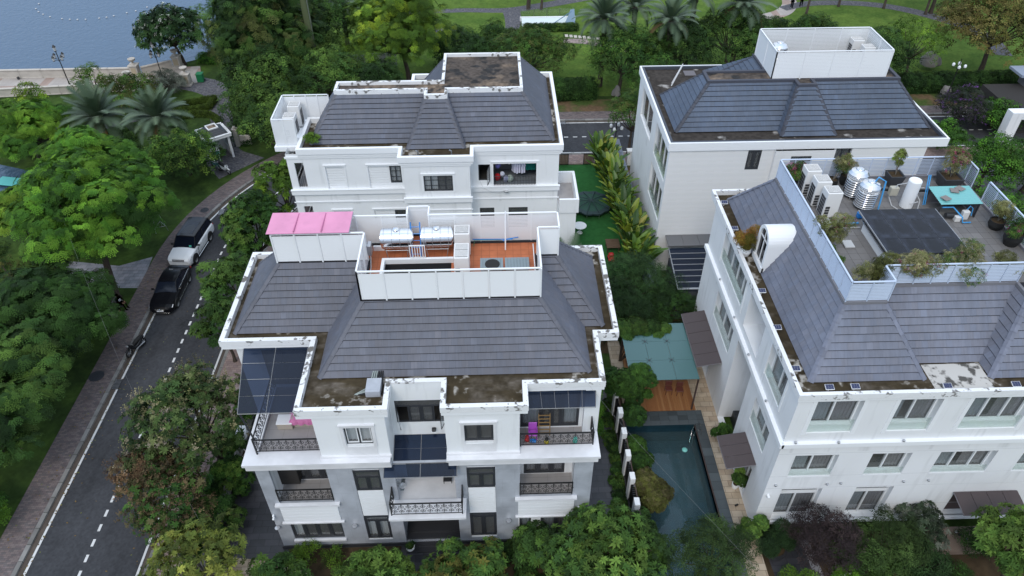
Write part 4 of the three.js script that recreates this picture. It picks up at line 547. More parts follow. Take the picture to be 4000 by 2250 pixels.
// panelled metal roof and glazed lean-to between the two right villas
const gm=mat([0.13,0.13,0.135],0.5),fr=mb();fr.box(12.8,18.9,3.38,3.44,-43.3,-43.22);const f1=fr.build('metal_awning',gm,h);for(let i=0;i<5;i++)mb().box(12.85 + i*1.2,14.03 + i*1.2,3.44,3.5,-44.58,-43.2).build('panel',gm,f1);
const f2=mb();f2.tube([[12.85,3.3,-43.2],[12.65,3.2,-38.6]],0.05,5);f2.tube([[16.3,3.3,-43.2],[16.3,3.2,-38.6]],0.05,5);f2.tube([[12.65,3.2,-38.6],[16.3,3.2,-38.6]],0.05,5);const q2=f2.build('glazed_canopy',M.steelDull,h);
for(let i=0;i<7;i++){const z0=lerp(-43.15,-38.65,i/7),z1=lerp(-43.15,-38.65,(i + 1)/7),y0=lerp(3.3,3.22,i/7);mb().quad(V(12.8,y0,z0),V(16.25,y0,z0),V(16.25,y0 - 0.01,z1 - 0.03),V(12.75,y0 - 0.01,z1 - 0.03)).build('pane',M.glassTint,q2);mb().box(12.75,16.28,y0 - 0.05,y0 + 0.03,z1 - 0.03,z1 + 0.02).build('bar',M.steelDull,q2);}
mb().box(12.9,16.2,0.05,2.6,-42.9,-38.9).build('lean_to',mat([0.06,0.065,0.075],0.7),h);
}
louvreFence('louvre_fence','white louvre screen around the tank on top of the slate roofed villa',[[19.8,-48.75],[28.0,-48.75],[28.0,-52.9],[19.8,-52.9],[19.8,-48.75]],14.02,2.0,{pitch:0.105,slat:0.087,lean:0.003,span:2.0});
// ground, roads, water
const grassTex=(a,b,s)=>tex(512,9,(u,v)=>{const n=fbm(u,v,6,6,s),m=fbm(u,v,40,3,s + 1),k=clamp((n - 0.35)*2.2);return[0,1,2].map((i)=>lerp(a[i],b[i],k)*(0.7 + 0.6*m));});
M.grass=mat([1,1,1],1,{map:grassTex([0.030,0.055,0.014],[0.065,0.115,0.022],201)});
M.lawn=mat([1,1,1],1,{map:grassTex([0.062,0.115,0.02],[0.105,0.165,0.03],211)});
M.verge=mat([1,1,1],1,{map:tex(512,8,(u,v)=>{const n=fbm(u,v,5,6,221),m=fbm(u,v,40,3,222),k=clamp((n - 0.42)*4);return[0,1,2].map((i)=>lerp([0.055,0.085,0.022][i],[0.13,0.085,0.05][i],k)*(0.7 + 0.6*m));})});
M.soil=mat([1,1,1],1,{map:tex(256,3,(u,v)=>{const n=fbm(u,v,7,5,231);return[0.085*n + 0.02,0.055*n + 0.016,0.03*n + 0.01];})});
M.asphalt=mat([1,1,1],0.85,{map:tex(512,11,(u,v)=>{const a=fbm(u,v,4,6,241),b=fbm(u,v,90,2,242),s=fbm(u*1,v*0.2,14,4,243),k=0.056*(0.55 + 0.7*a + 0.4*(b - 0.5)+ 0.5*(s - 0.5));return[k*0.97,k,k*1.1];})});
const brickTex=(w,hh,nx,ny,cs,s)=>tex(512,[w,hh],(u,v)=>{const r=Math.floor(v*ny),x=u*nx +(r % 2)*0.5,q=Math.floor(x)% nx,j=(x % 1<0.05||(v*ny)% 1<0.09)?0.6:1,c=cs[Math.floor(hash(q,r,s)*cs.length)],n=0.75 + 0.5*fbm(u,v,6,5,s + 1);return c.map((x)=>x*j*n);});
M.paver=mat([1,1,1],0.9,{map:brickTex(2.4,2.4,10,20,[[0.155,0.125,0.12],[0.135,0.11,0.11],[0.17,0.14,0.135],[0.12,0.105,0.105]],251)});
M.cobble=mat([1,1,1],0.9,{map:brickTex(2.4,2.4,14,20,[[0.12,0.12,0.13],[0.10,0.10,0.115],[0.145,0.14,0.145],[0.085,0.085,0.1]],261)});
M.kerb=mat([1,1,1],0.9,{map:tex(256,3,(u,v)=>{const n=fbm(u,v,6,5,271),k=0.14 + 0.14*n;return[k,k*0.97,k*0.92];})});
M.gutterStrip=mat([1,1,1],0.95,{map:tex(256,3,(u,v)=>{const n=fbm(u,v,7,5,281);return[0.05 + 0.07*n,0.042 + 0.055*n,0.036 + 0.045*n];})});
M.paint=mat([0.62,0.62,0.61],0.75,{map:tex(256,2,(u,v)=>{const n=fbm(u,v,12,4,291),k=n>0.66?0.6:0.95;return[k,k,k];})});
M.darkStone=mat([1,1,1],0.45,{map:brickTex(2.4,2.4,3,6,[[0.04,0.042,0.05],[0.033,0.034,0.04],[0.05,0.05,0.058]],301)});
M.cream=mat([1,1,1],0.7,{map:brickTex(2.4,2.4,4,6,[[0.40,0.32,0.23],[0.44,0.36,0.27],[0.36,0.28,0.2]],311)});
M.promenade=mat([1,1,1],0.8,{map:tex(512,6,(u,v)=>{const a=fbm(u,v,8,4,321),j=(u*12 % 1<0.05||v*12 % 1<0.05)?0.8:1,p=hash(Math.floor(u*6),Math.floor(v*3),9)>0.6;const c=p?[0.34,0.25,0.21]:[0.40,0.36,0.33];return c.map((x)=>x*j*(0.8 + 0.35*a));})});
M.sandstone=mat([1,1,1],0.85,{map:tex(256,2.5,(u,v)=>{const n=fbm(u,v,6,5,331);return[0.40 + 0.16*n,0.37 + 0.145*n,0.33 + 0.13*n];})});
M.turf=mat([1,1,1],1,{map:tex(256,3,(u,v)=>{const n=fbm(u,v,12,5,341);return[0.02 + 0.016*n,0.085 + 0.065*n,0.022 + 0.02*n];})});
const waterBump=gray(512,9,(u,v)=>fbm(u,v*1.0,22,5,351));
M.lake=mat([0.055,0.095,0.148],0.12,{bumpMap:waterBump,bumpScale:0.07});
M.poolWater=mat([0.55,0.8,0.82],0.02,{transmission:0.95,thickness:0,ior:1.33,bumpMap:gray(256,3,(u,v)=>fbm(u,v,8,4,361)),bumpScale:0.004});
// land, with the lake cut out of it
const shore=[[-600,-82.4],[-41.4,-82.4],[-38,-85.2],[-35.4,-87],[-34.5,-95],[-33,-110],[-30,-135],[-35,-260],[-600,-260]];
{const land=[[-600,160],[600,160],[600,-900],[-600,-900],[-600,-261],[-34,-261],...shore.slice(1,8).reverse(),[-600,-82.4]];
struct(mb().flat(land,0,[[[7.9,-28.95],[7.9,-17],[12.15,-17],[12.15,-28.95]]]),'ground',M.grass);}
struct(mb().quad(V(-600,-0.9,-81),V(-20,-0.9,-81),V(-20,-0.9,-262),V(-600,-0.9,-262)),'lake',M.lake);
{const b=mb();for(let i=0;i + 1<shore.length - 1;i++){const p=shore[i],q=shore[i + 1];b.quad(V(p[0],0,p[1]),V(q[0],0,q[1]),V(q[0],-1.5,q[1]),V(p[0],-1.5,p[1]));}struct(b,'embankment',M.sandstone);}
// strip along the curving road: radius r from the arc centre (-3.6, -47)
const roadPath=[];for(let z=70;z>=-47;z -=3)roadPath.push([0,z]);for(let i=1;i<24;i++)roadPath.push([i/24*Math.PI/2,0]);for(let x=-3.6;x<330;x +=6)roadPath.push(['x',x]);
const rp=(p,r,y)=>p[0]==='x'?V(p[1],y,-47 - r):p[0]===0?V(-3.6 - r,y,p[1]):V(-3.6 - r*Math.cos(p[0]),y,-47 - r*Math.sin(p[0]));
const ribbon=(r0,r1,y0,y1,sides)=>{const b=mb();for(let i=0;i + 1<roadPath.length;i++){const a=roadPath[i],c=roadPath[i + 1];b.quad(rp(a,r0,y1),rp(c,r0,y1),rp(c,r1,y1),rp(a,r1,y1));if(sides)for(const r of[r0,r1])b.quad(rp(a,r,y0),rp(c,r,y0),rp(c,r,y1),rp(a,r,y1));}return b;};
const road=struct(ribbon(15.6,22.4,0,0.006),'road',M.asphalt);
const pathLen=(s)=>{
const L=Math.PI/2*19.05;if(s<47)return[V(-22.65,0,-s),0];if(s<47 + L){const a=(s - 47)/19.05;return[rp([a,0],19.05,0),a];}return[V(-3.6 + s - 47 - L,0,-66.05),Math.PI/2];};
for(let s=8.2;s<150;s +=0.925){const[p,a]=pathLen(s),d=V(Math.sin(a),0,-Math.cos(a)),n=V(Math.cos(a),0,Math.sin(a)),l=0.22,w=0.075,q=(i,j)=>p.clone().addScaledVector(d,i*l).addScaledVector(n,j*w).setY(0.012);mb().quad(q(-1,-1),q(-1,1),q(1,1),q(1,-1)).build('lane_dash',M.paint,road);}
ribbon(15.9,16.03,0,0.011).build('edge_line',M.paint,road);ribbon(21.92,22.06,0,0.011).build('edge_line',M.paint,road);
ribbon(22.08,22.36,0,0.011).build('gutter',M.gutterStrip,road);ribbon(15.62,15.86,0,0.011).build('gutter',M.gutterStrip,road);
const pv1=struct(ribbon(22.6,24.25,0,0.12,true),'pavement',M.paver),pv2=struct(ribbon(13.7,15.4,0,0.12,true),'inner_pavement',mat([1,1,1],0.9,{map:brickTex(2.4,2.4,8,12,[[0.27,0.20,0.18],[0.24,0.18,0.17],[0.3,0.23,0.21]],255)}));
{const rk=RNG(5);const km=[0.85,1,1.12].map((f)=>{const m=M.kerb.clone();m.color.setScalar(f);return m;});
for(let s=10;s<140;s +=1.0)for(const[r0,r1,par]of[[22.36,22.6,pv1],[15.4,15.62,pv2]]){const L=Math.PI/2*19.05,tt=(t)=>t<47?[0,-t]:t<47 + L?[(t - 47)/19.05,0]:['x',-3.6 + t - 47 - L],a=tt(s + 0.012),c=tt(s + 0.988),b=mb(),y=0.135;if(s>100&&r0<20&&s>125)continue;b.quad(rp(a,r0,y),rp(c,r0,y),rp(c,r1,y),rp(a,r1,y));for(const r of[r0,r1])b.quad(rp(a,r,0),rp(c,r,0),rp(c,r,y),rp(a,r,y));b.build('kerb_stone',km[Math.floor(rk()*3)],par);}}
// cover plates and gully grates
for(const[x,z,r]of[[-27.35,-34.5,0.5],[-25.7,-54.1,0.36],[-27.4,-39.7,0.24]]){const t=mb().lathe([[r,0],[r,0.012],[0,0.012]],x,0.121,z,18,false);tag(t.build('manhole_cover',M.frame),r>0.45?'large dark round manhole cover in the pavement near the scooter':r>0.3?'dark round manhole cover in the pavement beside the curve behind the white car':'small green black drain cover in the pavement near the seated pair','manhole cover');}
for(const[x,z,l]of[[-25.75,-33.8,'iron drain grate in the gutter below the scooter'],[-24.2,-53.9,'iron drain grate in the gutter behind the white car'],[7.2,-69.15,'iron drain grate in the far gutter of the rear road']]){const g=thing('drain_grate',l,'drain',[x,0.012,z]);mb().box(x - 0.24,x + 0.24,0.013,0.02,z - 0.45,z + 0.45).build('frame',M.dark,g);for(let k=0;k<7;k++)mb().box(x - 0.2,x + 0.2,0.02,0.032,z - 0.4 + k*0.12,z - 0.35 + k*0.12).build('bar',M.steelDull,g);}
// paths and lawns of the park
const sheet=(n,poly,y,m)=>struct(mb().flat(poly,y),n,m);
const thick=(pts,w)=>{const l=[],r=[];pts.forEach((p,i)=>{const a=pts[Math.max(0,i - 1)],b=pts[Math.min(pts.length - 1,i + 1)],L=Math.hypot(b[0]- a[0],b[1]- a[1]),nx=-(b[1]- a[1])/L,nz=(b[0]- a[0])/L,ww=(p[2]??w)/2;l.push([p[0]+ nx*ww,p[1]+ nz*ww]);r.push([p[0]- nx*ww,p[1]- nz*ww]);});return[...l,...r.reverse()];};
const curve=(pts,n=24)=>new THREE.CatmullRomCurve3(pts.map((p)=>V(p[0],p[2]??2,p[1]))).getPoints(n).map((p)=>[p.x,p.z,p.y]);
sheet('lawn',[[-22,-108],[120,-108],[120,-73],[30,-75],[-6,-75],[-22,-90]],0.004,M.lawn);sheet('lawn_far',[[-25,-200],[220,-200],[220,-108],[-25,-108]],0.004,M.lawn);
sheet('verge',[[-4,-71.2],[160,-71.2],[160,-74.2],[-4,-74.2]],0.008,M.verge);
sheet('park_path',thick(curve([[-12,-101,1.5],[-4,-101.6,1.5],[2,-101.4,1.7],[7,-103,2],[14,-106,2]]),1.6),0.014,M.cobble);
sheet('park_path_branch',thick(curve([[2.6,-101.5,2.4],[2.8,-98,2.2],[2.4,-94,1.8],[0.6,-90,1.6],[-2,-87.5,1.6],[-5,-86.5,1.6]]),1.8),0.018,M.cobble);
sheet('park_circle',thick(curve([[-3.6,-91.4,1.5],[-4.4,-93.6,1.5],[-6.6,-94.6,1.5],[-9,-94,1.5],[-10.5,-91,1.5]]),1.5),0.022,M.cobble);
sheet('stone_path',thick(curve([[9,-90.6,1.3],[11.5,-90.2,1.5],[14.2,-88.9,1.2],[17,-87,1]]),1.4),0.016,mat([1,1,1],0.9,{map:brickTex(3,3,4,5,[[0.3,0.24,0.22],[0.34,0.28,0.25],[0.26,0.21,0.2]],371)}));
{const st=struct(mb().flat([[9.1,-93],[9.0,-91.6],[14,-90.4],[14.3,-91.6]],0.012),'stepping_ground',M.grass);for(let k=0;k<9;k++){const x=9.3 + k*0.56;mb().box(x,x + 0.4,0.013,0.05,-92.5 + k*0.15,-91.7 + k*0.15).build('paving_slab',M.sandstone,st);}}
sheet('walk_right',thick(curve([[36,-97,2.2],[39.5,-99,2.2],[41.5,-102,2],[42.5,-108,2]]),2.2),0.014,M.promenade);
sheet('walk_right_branch',thick(curve([[40,-100.4,1.6],[44,-102.2,1.8],[50,-102.2,1.9],[55,-100.6,2],[60,-96,2.2],[63,-90,2],[62,-84,2]]),2),0.018,M.cobble);
sheet('lakeside_path',thick(curve([[-36.5,-80.6,3.2],[-32.5,-79,3.4],[-30.6,-76.5,2.4],[-29.8,-73.5,2.4],[-28.6,-70.5,2.2],[-27.8,-67,2.4],[-26.5,-63.5,3.6],[-24.2,-61.2,5]]),3),0.014,M.cobble);
sheet('lakeside_branch',thick(curve([[-30,-72.6,1.4],[-33,-73.2,1.3],[-37,-72,1.3],[-41,-69.5,1.3],[-42,-66,1.4],[-38,-62,1.4],[-33,-60,1.4]]),1.4),0.018,M.cobble);
sheet('side_path',[[-27.7,-43.8],[-28.1,-47.7],[-30.4,-46.6],[-36,-47.6],[-36,-44.6],[-31.4,-43.9]],0.014,mat([1,1,1],0.85,{map:brickTex(2.4,2.4,6,6,[[0.25,0.26,0.29],[0.22,0.23,0.26],[0.28,0.28,0.31]],381)}));
sheet('promenade',[[-120,-82.2],[-41.4,-82.2],[-37.6,-84.4],[-35,-84.6],[-33.6,-80.5],[-35,-79.4],[-41,-78.6],[-120,-76.8]],0.026,M.promenade);
// pond seen between the trees at the far left
sheet('pond',[[-56,-52],[-40.8,-54.2],[-41.8,-60.5],[-50,-63.5],[-58,-60]],0.02,M.lake);
// yards
sheet('front_yard',[[-15.6,-33],[4.5,-33],[7.0,-33],[7.0,-8],[-15.6,-8]],0.01,M.darkStone);
sheet('garden_bed',[[-11.8,-21.35],[-5.6,-21.35],[-5.6,-17.4],[-8.6,-18.2],[-9.6,-19.4],[-11.0,-20.2]],0.03,M.soil);sheet('garden_path',thick(curve([[-15,-20.2,1.6],[-12,-19.9,1.2],[-9.8,-19.0,1.2],[-8.7,-17.4,1.2],[-8.4,-14,1.2]]),1.2),0.022,M.cream);
sheet('garden_bed_right',[[-2.2,-21.35],[7,-21.35],[7,-14],[-2.2,-14]],0.03,M.soil);
sheet('inner_verge',[[-17.3,10],[-15.9,10],[-15.9,-47],[-17.3,-47]],0.008,M.soil);
sheet('turf_lawn',[[5.9,-60.7],[11.2,-60.7],[11.2,-44.2],[6,-43.8],[5.9,-36.5]],0.02,M.turf);sheet('driveway',[[4.5,-60.7],[11.2,-60.7],[11.2,-62.5],[4.5,-62.5]],0.02,M.paver);
sheet('side_yard',[[12.1,-62],[18,-62],[18,-57],[12.1,-57]],0.012,M.verge);sheet('shady_bed',[[7.0,-44],[13.6,-44],[13.6,-35.6],[7,-35.6]],0.014,M.soil);
sheet('right_forecourt',[[31,-62],[60,-62],[60,-40],[31,-40]],0.012,M.darkStone);
// pool court of the right villa: plinth with a sunk basin
{const x0=7.9,x1=12.15,z0=-28.95,z1=-17,y=0.3,b=mb();const pl=struct(mb().flat([[7.65,-37.5],[13.9,-37.5],[13.9,-8],[7.65,-8]],0.035,[[[x0,z0],[x0,z1],[x1,z1],[x1,z0]]]),'pool_court',M.soil);
const cr=mb();cr.box(12.85,13.9,0.04,y,-37.5,-8);cr.box(12.45,12.85,0.04,y,-37.5,-30.1);cr.box(7.65,8.45,0.04,y,-36.5,-30.1);cr.build('stone_path',M.cream,pl);mb().box(13.9,15.2,0.04,y,-38,-37.5).build('stone_path',M.cream,pl);
const rn=RNG(31),sm_=[0.8,1,1.2].map((f)=>{const m=mat([0.062*f,0.075*f,0.082*f],0.5,{map:paintTex});return m;});
for(let x=7.66;x<12.8;x +=0.6)for(let k=0;k<3;k++)mb().box(x + 0.006,Math.min(x + 0.594,12.84),0.04,y + 0.004,-30.09 + k*0.38,-29.72 + k*0.38).build('coping_slab',sm_[Math.floor(rn()*3)],pl);
for(let z=-28.95;z<-14;z +=0.6)mb().box(x1 + 0.08,12.84,0.04,y + 0.004,z + 0.006,z + 0.594).build('coping_slab',sm_[Math.floor(rn()*3)],pl);
for(let z=-28.95;z<-14;z +=0.6)mb().box(7.62,x0 - 0.02,0.04,y + 0.002,z + 0.006,z + 0.594).build('coping_slab',sm_[Math.floor(rn()*3)],pl);
mb().box(x1,x1 + 0.075,0.0,y - 0.03,z0,z1).build('overflow_channel',M.darkWood,pl);
for(let x=8.47;x<12.44;x +=0.15)mb().box(x + 0.003,x + 0.146,0.2,y + 0.012,-36,-30.12).build('deck_board',[M.deckA??=mat([0.30,0.135,0.05],0.6),M.deckB??=mat([0.26,0.11,0.04],0.6),M.deckC??=mat([0.33,0.16,0.065],0.6)][Math.floor(rn()*3)],pl);
const tl=mat([1,1,1],0.4,{map:tex(256,2.4,(u,v)=>{const j=(u*6 % 1<0.05||v*6 % 1<0.05)?0.7:1,n=hash(Math.floor(u*6),Math.floor(v*6),3),k=j*(0.75 + 0.4*n);return[0.007*k,0.034*k,0.052*k];})});
const ba=mb();wall(ba,'x',x0,1,z0,z1,-1.3,y);wall(ba,'x',x1,-1,z0,z1,-1.3,y);wall(ba,'z',z0,1,x0,x1,-1.3,y);wall(ba,'z',z1,-1,x0,x1,-1.3,y);ba.quad(V(x0,-1.3,z1),V(x1,-1.3,z1),V(x1,-1.3,z0),V(x0,-1.3,z0));ba.build('pool_basin',tl,pl);
struct(mb().quad(V(x0,-0.35,z1),V(x1,-0.35,z1),V(x1,-0.35,z0),V(x0,-0.35,z0)),'pool_water',M.poolWater);}
sheet('forecourt',[[13.9,-21.4],[30,-21.4],[30,-8],[13.9,-8]],0.03,M.soil);sheet('garage_ramp',[[14.2,-21.3],[16.3,-21.3],[17.0,-8],[14.9,-8]],0.05,M.darkStone);sheet('ramp_edge',[[16.3,-21.0],[16.75,-21.0],[17.8,-8],[17.0,-8]],0.08,mat([0.3,0.29,0.3],0.8));
{const b=mb();b.prism([[23.4,-21.35],[27.0,-21.35],[26.8,-19.9],[23.0,-19.9]],0.04,0.4);const ld=struct(b,'entrance_landing',mat([0.2,0.15,0.12],0.7,{map:paintTex}));const rn=RNG(3);for(let k=0;k<7;k++){const z=-19.6 + k*0.4;mb().box(22.1 - k*0.22,23.7 - k*0.1,0.04,0.12,z,z + 0.33).build('stepping_slab',M.cream,ld);}}
// vegetation
const leafMat=(t=0.22)=>mat([0.97,0.99,0.95],0.8,{transmission:t,thickness:0,specularIntensity:0.3});
M.leaf=leafMat();M.bark=mat([1,1,1],0.95,{map:tex(128,[0.6,1.5],(u,v)=>{const n=fbm(u,v*0.5,14,4,401);return[0.05 + 0.06*n,0.042 + 0.045*n,0.035 + 0.035*n];})});M.barkPale=mat([1,1,1],0.95,{map:tex(128,[0.6,1.5],(u,v)=>{const n=fbm(u,v,10,4,411);return[0.12 + 0.1*n,0.11 + 0.09*n,0.095 + 0.08*n];})});
// leaf sprays, lying in the xz plane and growing along +x, y up
const leafQuad=(b,o,dx,dz,len,wid,lift,curl=0.15)=>{const l=Math.hypot(dx,dz),ux=dx/l,uz=dz/l,q=(s,t,h)=>V(o[0]+ ux*s*len - uz*t*wid,o[1]+ h,o[2]+ uz*s*len + ux*t*wid);const t=q(1,0,lift - curl*len),m1=q(0.5,0.5,lift*0.6),m2=q(0.5,-0.5,lift*0.6),r=q(0,0,0),c=q(0.5,0,lift*0.6 - wid*0.18);b.tri(r,m1,c).tri(c,m1,t).tri(r,c,m2).tri(c,t,m2);};
const sprays={
feather:(()=>{const b=mb();for(const[a,L]of[[-1.0,0.75],[-0.5,0.95],[0,1.05],[0.5,0.9],[1.05,0.75]])for(let k=1;k<6;k++){const s=k/5*L,o=[Math.cos(a)*s,0.14*s - 0.22*s*s,Math.sin(a)*s];for(const sg of[-1,1])leafQuad(b,o,Math.cos(a + sg*0.9),Math.sin(a + sg*0.9),0.26,0.13,0.02,0.3);}return b.geo();})(),
rosette:(()=>{const b=mb();for(let k=0;k<9;k++){const a=k*2.4,r=0.55 + 0.45*((k*7)% 5)/4;leafQuad(b,[0,0,0],Math.cos(a),Math.sin(a),r,0.3,0.35 - 0.03*k,0.25);}return b.geo();})(),
small:(()=>{const b=mb(),r=RNG(6);for(let k=0;k<13;k++){const a=r()*6.28,d=r()*0.6;leafQuad(b,[Math.cos(a)*d,r()*0.25,Math.sin(a)*d],Math.cos(a + r()- 0.5),Math.sin(a + r()- 0.5),0.32 + 0.2*r(),0.24,0.12*r(),0.2);}return b.geo();})(),
fine:(()=>{const b=mb(),r=RNG(7);for(let k=0;k<14;k++){const a=r()*6.28,d=r()*0.8;leafQuad(b,[Math.cos(a)*d,r()*0.3,Math.sin(a)*d],Math.cos(a),Math.sin(a),0.3,0.2,0.2*r(),0.05);}return b.geo();})(),
spike:(()=>{const b=mb(),r=RNG(8);for(let k=0;k<6;k++){const a=r()*6.28,L=0.5 + 0.5*r();for(let j=0;j<4;j++)leafQuad(b,[Math.cos(a)*0.15*j*0.4,j*L*0.22,Math.sin(a)*0.15*j*0.4],Math.cos(a + j*2.1),Math.sin(a + j*2.1),0.16,0.12,0.1,0);}return b.geo();})(),
};
// foliage: leaf sprays spread through clumps; o: {spray, size, n, cols: [[r,g,b] ...], seed}
const tmpM=new THREE.Matrix4(),tmpQ=new THREE.Quaternion(),tmpQ2=new THREE.Quaternion(),tmpC=new THREE.Color();
function foliage(parent,name,clumps,o){
const rnd=RNG(o.seed),items=[];
let tot=0;for(const c of clumps)tot +=c.r*c.r*(0.4 + 0.6*(c.f??1));
for(const c of clumps){
const n=Math.round(o.n*c.r*c.r*(0.4 + 0.6*(c.f??1))/tot),ct=0.62 + 0.7*rnd(),hue=rnd(),f=c.f??0.7;
for(let i=0;i<n;i++){
const a=rnd()*6.283,cy=1 - 1.65*Math.pow(rnd(),1.25),s=Math.sqrt(Math.max(0,1 - cy*cy)),rr=c.r*(0.55 + 0.5*Math.pow(rnd(),0.45)),d=V(s*Math.cos(a),cy,s*Math.sin(a));
const p=V(c.x + d.x*rr,c.y + d.y*rr*f,c.z + d.z*rr);
const up=V(d.x*0.75,Math.abs(d.y)*0.8 + 0.35,d.z*0.75).add(V(rnd()- 0.5,rnd()- 0.5,rnd()- 0.5).multiplyScalar(o.jit??0.7)).normalize();
tmpQ.setFromUnitVectors(V(0,1,0),up);tmpQ2.setFromAxisAngle(V(0,1,0),o.spray==='feather'?-a +(rnd()- 0.5)*1.6:rnd()*6.283);tmpQ.multiply(tmpQ2);
const sz=o.size*(0.65 + 0.7*rnd()),h=clamp(hue +(rnd()- 0.5)*0.9,0,0.999)*(o.cols.length - 1),ci=Math.floor(h),fr=h - ci,k=ct*(0.55 + 0.85*rnd()),A=o.cols[ci],B=o.cols[Math.min(ci + 1,o.cols.length - 1)];
items.push([p,tmpQ.clone(),sz,A.map((x,j)=>lerp(x,B[j],fr)*k)]);
}
}
const im=new THREE.InstancedMesh(sprays[o.spray],o.mat??M.leaf,items.length),org=originOf(parent);
items.forEach(([p,q,s,c],i)=>{im.setMatrixAt(i,tmpM.compose(p.sub(org),q,V(s,s,s)));im.setColorAt(i,tmpC.setRGB(...c));});
im.name=name;im.userData.kind='stuff';im.castShadow=im.receiveShadow=true;parent.add(im);return im;
}
const G={
flame:[[0.028,0.075,0.013],[0.045,0.125,0.016],[0.085,0.21,0.02],[0.14,0.28,0.028]],
deep:[[0.018,0.045,0.012],[0.028,0.07,0.015],[0.045,0.10,0.02],[0.075,0.135,0.025]],
mid:[[0.022,0.06,0.014],[0.04,0.10,0.018],[0.06,0.135,0.022],[0.10,0.17,0.03]],
bright:[[0.05,0.10,0.014],[0.085,0.165,0.018],[0.15,0.25,0.025],[0.24,0.32,0.03]],
olive:[[0.06,0.065,0.02],[0.085,0.09,0.022],[0.12,0.115,0.025],[0.15,0.13,0.04]],
yellow:[[0.06,0.085,0.02],[0.11,0.145,0.03],[0.17,0.2,0.04],[0.24,0.25,0.05]],
rose:[[0.03,0.065,0.018],[0.05,0.11,0.022],[0.085,0.16,0.03],[0.13,0.21,0.04]],
clipped:[[0.022,0.05,0.018],[0.032,0.07,0.022],[0.042,0.09,0.026]],
purple:[[0.028,0.020,0.022],[0.042,0.028,0.03],[0.055,0.038,0.036]],
brown:[[0.05,0.055,0.02],[0.09,0.075,0.035],[0.16,0.11,0.06],[0.2,0.14,0.08]],
grey:[[0.09,0.11,0.085],[0.14,0.16,0.13],[0.19,0.21,0.18]],
violet:[[0.03,0.03,0.03],[0.06,0.04,0.07],[0.16,0.08,0.24]],
dryish:[[0.09,0.1,0.03],[0.16,0.17,0.06],[0.24,0.23,0.1],[0.3,0.27,0.15]],
};
// tree: base [x, z], crown centre [x, y, z], crown radius R, flatness f
function tree(name,label,base,c,R,o={}){
const t=thing(name,label,o.cat??'tree',[base[0],o.y0??0,base[1]],o.group),rnd=RNG(o.seed??Math.round(base[0]*31 + base[1]*17 + 9999)),f=o.f??0.7,n=Math.round((o.clumps??11 + R*3)*(o.more??1.25)),clumps=[],cr=o.cr??0.36;
for(let i=0;i<n;i++){const a=i*2.4 + rnd()*0.8,q=Math.pow((i + 0.5)/n,0.55),cy=lerp(0.95,-0.45,Math.pow(i/n,0.9))+(rnd()- 0.5)*0.5,s=Math.sqrt(Math.max(0.05,1 - Math.min(1,cy*cy))),d=(0.55 + 0.35*rnd())*R;clumps.push({x:c[0]+ Math.cos(a)*d*s*(0.7 + 0.5*q),y:c[1]+ cy*d*f,z:c[2]+ Math.sin(a)*d*s*(0.7 + 0.5*q),r:R*cr*(0.7 + 0.6*rnd()),f:o.cf??0.72});}
const tk=mb(),r0=o.trunk??(0.05 + R*0.04),m=V(lerp(base[0],c[0],0.55),lerp(0,c[1],0.55),lerp(base[1],c[2],0.5)),y0=o.y0??0;
tk.tube([[base[0],y0,base[1]],[lerp(base[0],m.x,0.3)+ 0.06,lerp(y0,m.y,0.4),lerp(base[1],m.z,0.3)],m],[r0*1.25,r0,r0*0.75],8);if(!o.y0)tk.tube([[base[0],-0.1,base[1]],[base[0],0.25,base[1]]],[r0*1.8,r0*1.15],8,false);
clumps.forEach((k,i)=>{if(i % 2&&n>14)return;const mid=V(lerp(m.x,k.x,0.5),lerp(m.y,k.y,0.42),lerp(m.z,k.z,0.5));tk.tube([m,mid,V(k.x,k.y - k.r*0.1,k.z)],[r0*0.5,r0*0.32,r0*0.1],5,false);});
tk.build('trunk',o.bark??M.bark,t);
foliage(t,'crown',clumps,{spray:o.spray??'small',size:o.size??0.45,n:Math.round((o.dens??95)*R*R),cols:o.cols??G.mid,seed:(o.seed??1)*7 + Math.round(R*100)+ Math.round(base[0]),jit:o.jit});
if(o.flower)foliage(t,'flowers',clumps.map((k)=>({...k,r:k.r*1.06})),{spray:o.flower.spray??'fine',size:o.flower.size??0.16,n:o.flower.n,cols:o.flower.cols,seed:77});
return t;
}
const fl={spray:'feather',size:0.5,cols:G.flame,f:0.72,cf:0.4,cr:0.27,jit:0.45,dens:115,more:1.7};
// left: trees of the lakeside park, front to back
tree('flame_tree','feathery green tree leaning by the pavement where two people sit',[-29.1,-42.6],[-29.6,6.9,-45.4],4.7,{...fl,clumps:50,f:0.86,cf:0.36,jit:0.4,cr:0.26,dens:125,seed:3,trunk:0.27});
tree('flame_tree','large dark feathery tree left of the parked scooter, lower left',[-32.2,-36.6],[-30.4,4.2,-36.6],4.1,{...fl,cols:[...G.deep.slice(0,3),G.mid[1]],clumps:30,seed:4});
tree('flame_tree','dark feathery tree at the left edge beside the lowest bend of pavement',[-32.5,-30.5],[-30.4,4.0,-31.6],3.7,{...fl,cols:G.deep,clumps:26,seed:5});
tree('flame_tree','dark tree in the lower left corner overhanging the pavement near the road',[-31.2,-26.4],[-29.6,4.2,-26.9],3.2,{...fl,cols:G.deep,clumps:22,seed:6});
tree('flame_tree','small leafy tree at the very bottom left corner',[-30.5,-23.2],[-29.3,1.6,-23.2],1.5,{...fl,cols:G.flame,clumps:9,seed:8});
tree('flame_tree','low dark green tree just behind the large drain cover',[-29.6,-38.4],[-28.9,2.5,-37.6],1.8,{...fl,cols:G.mid,clumps:11,seed:9});
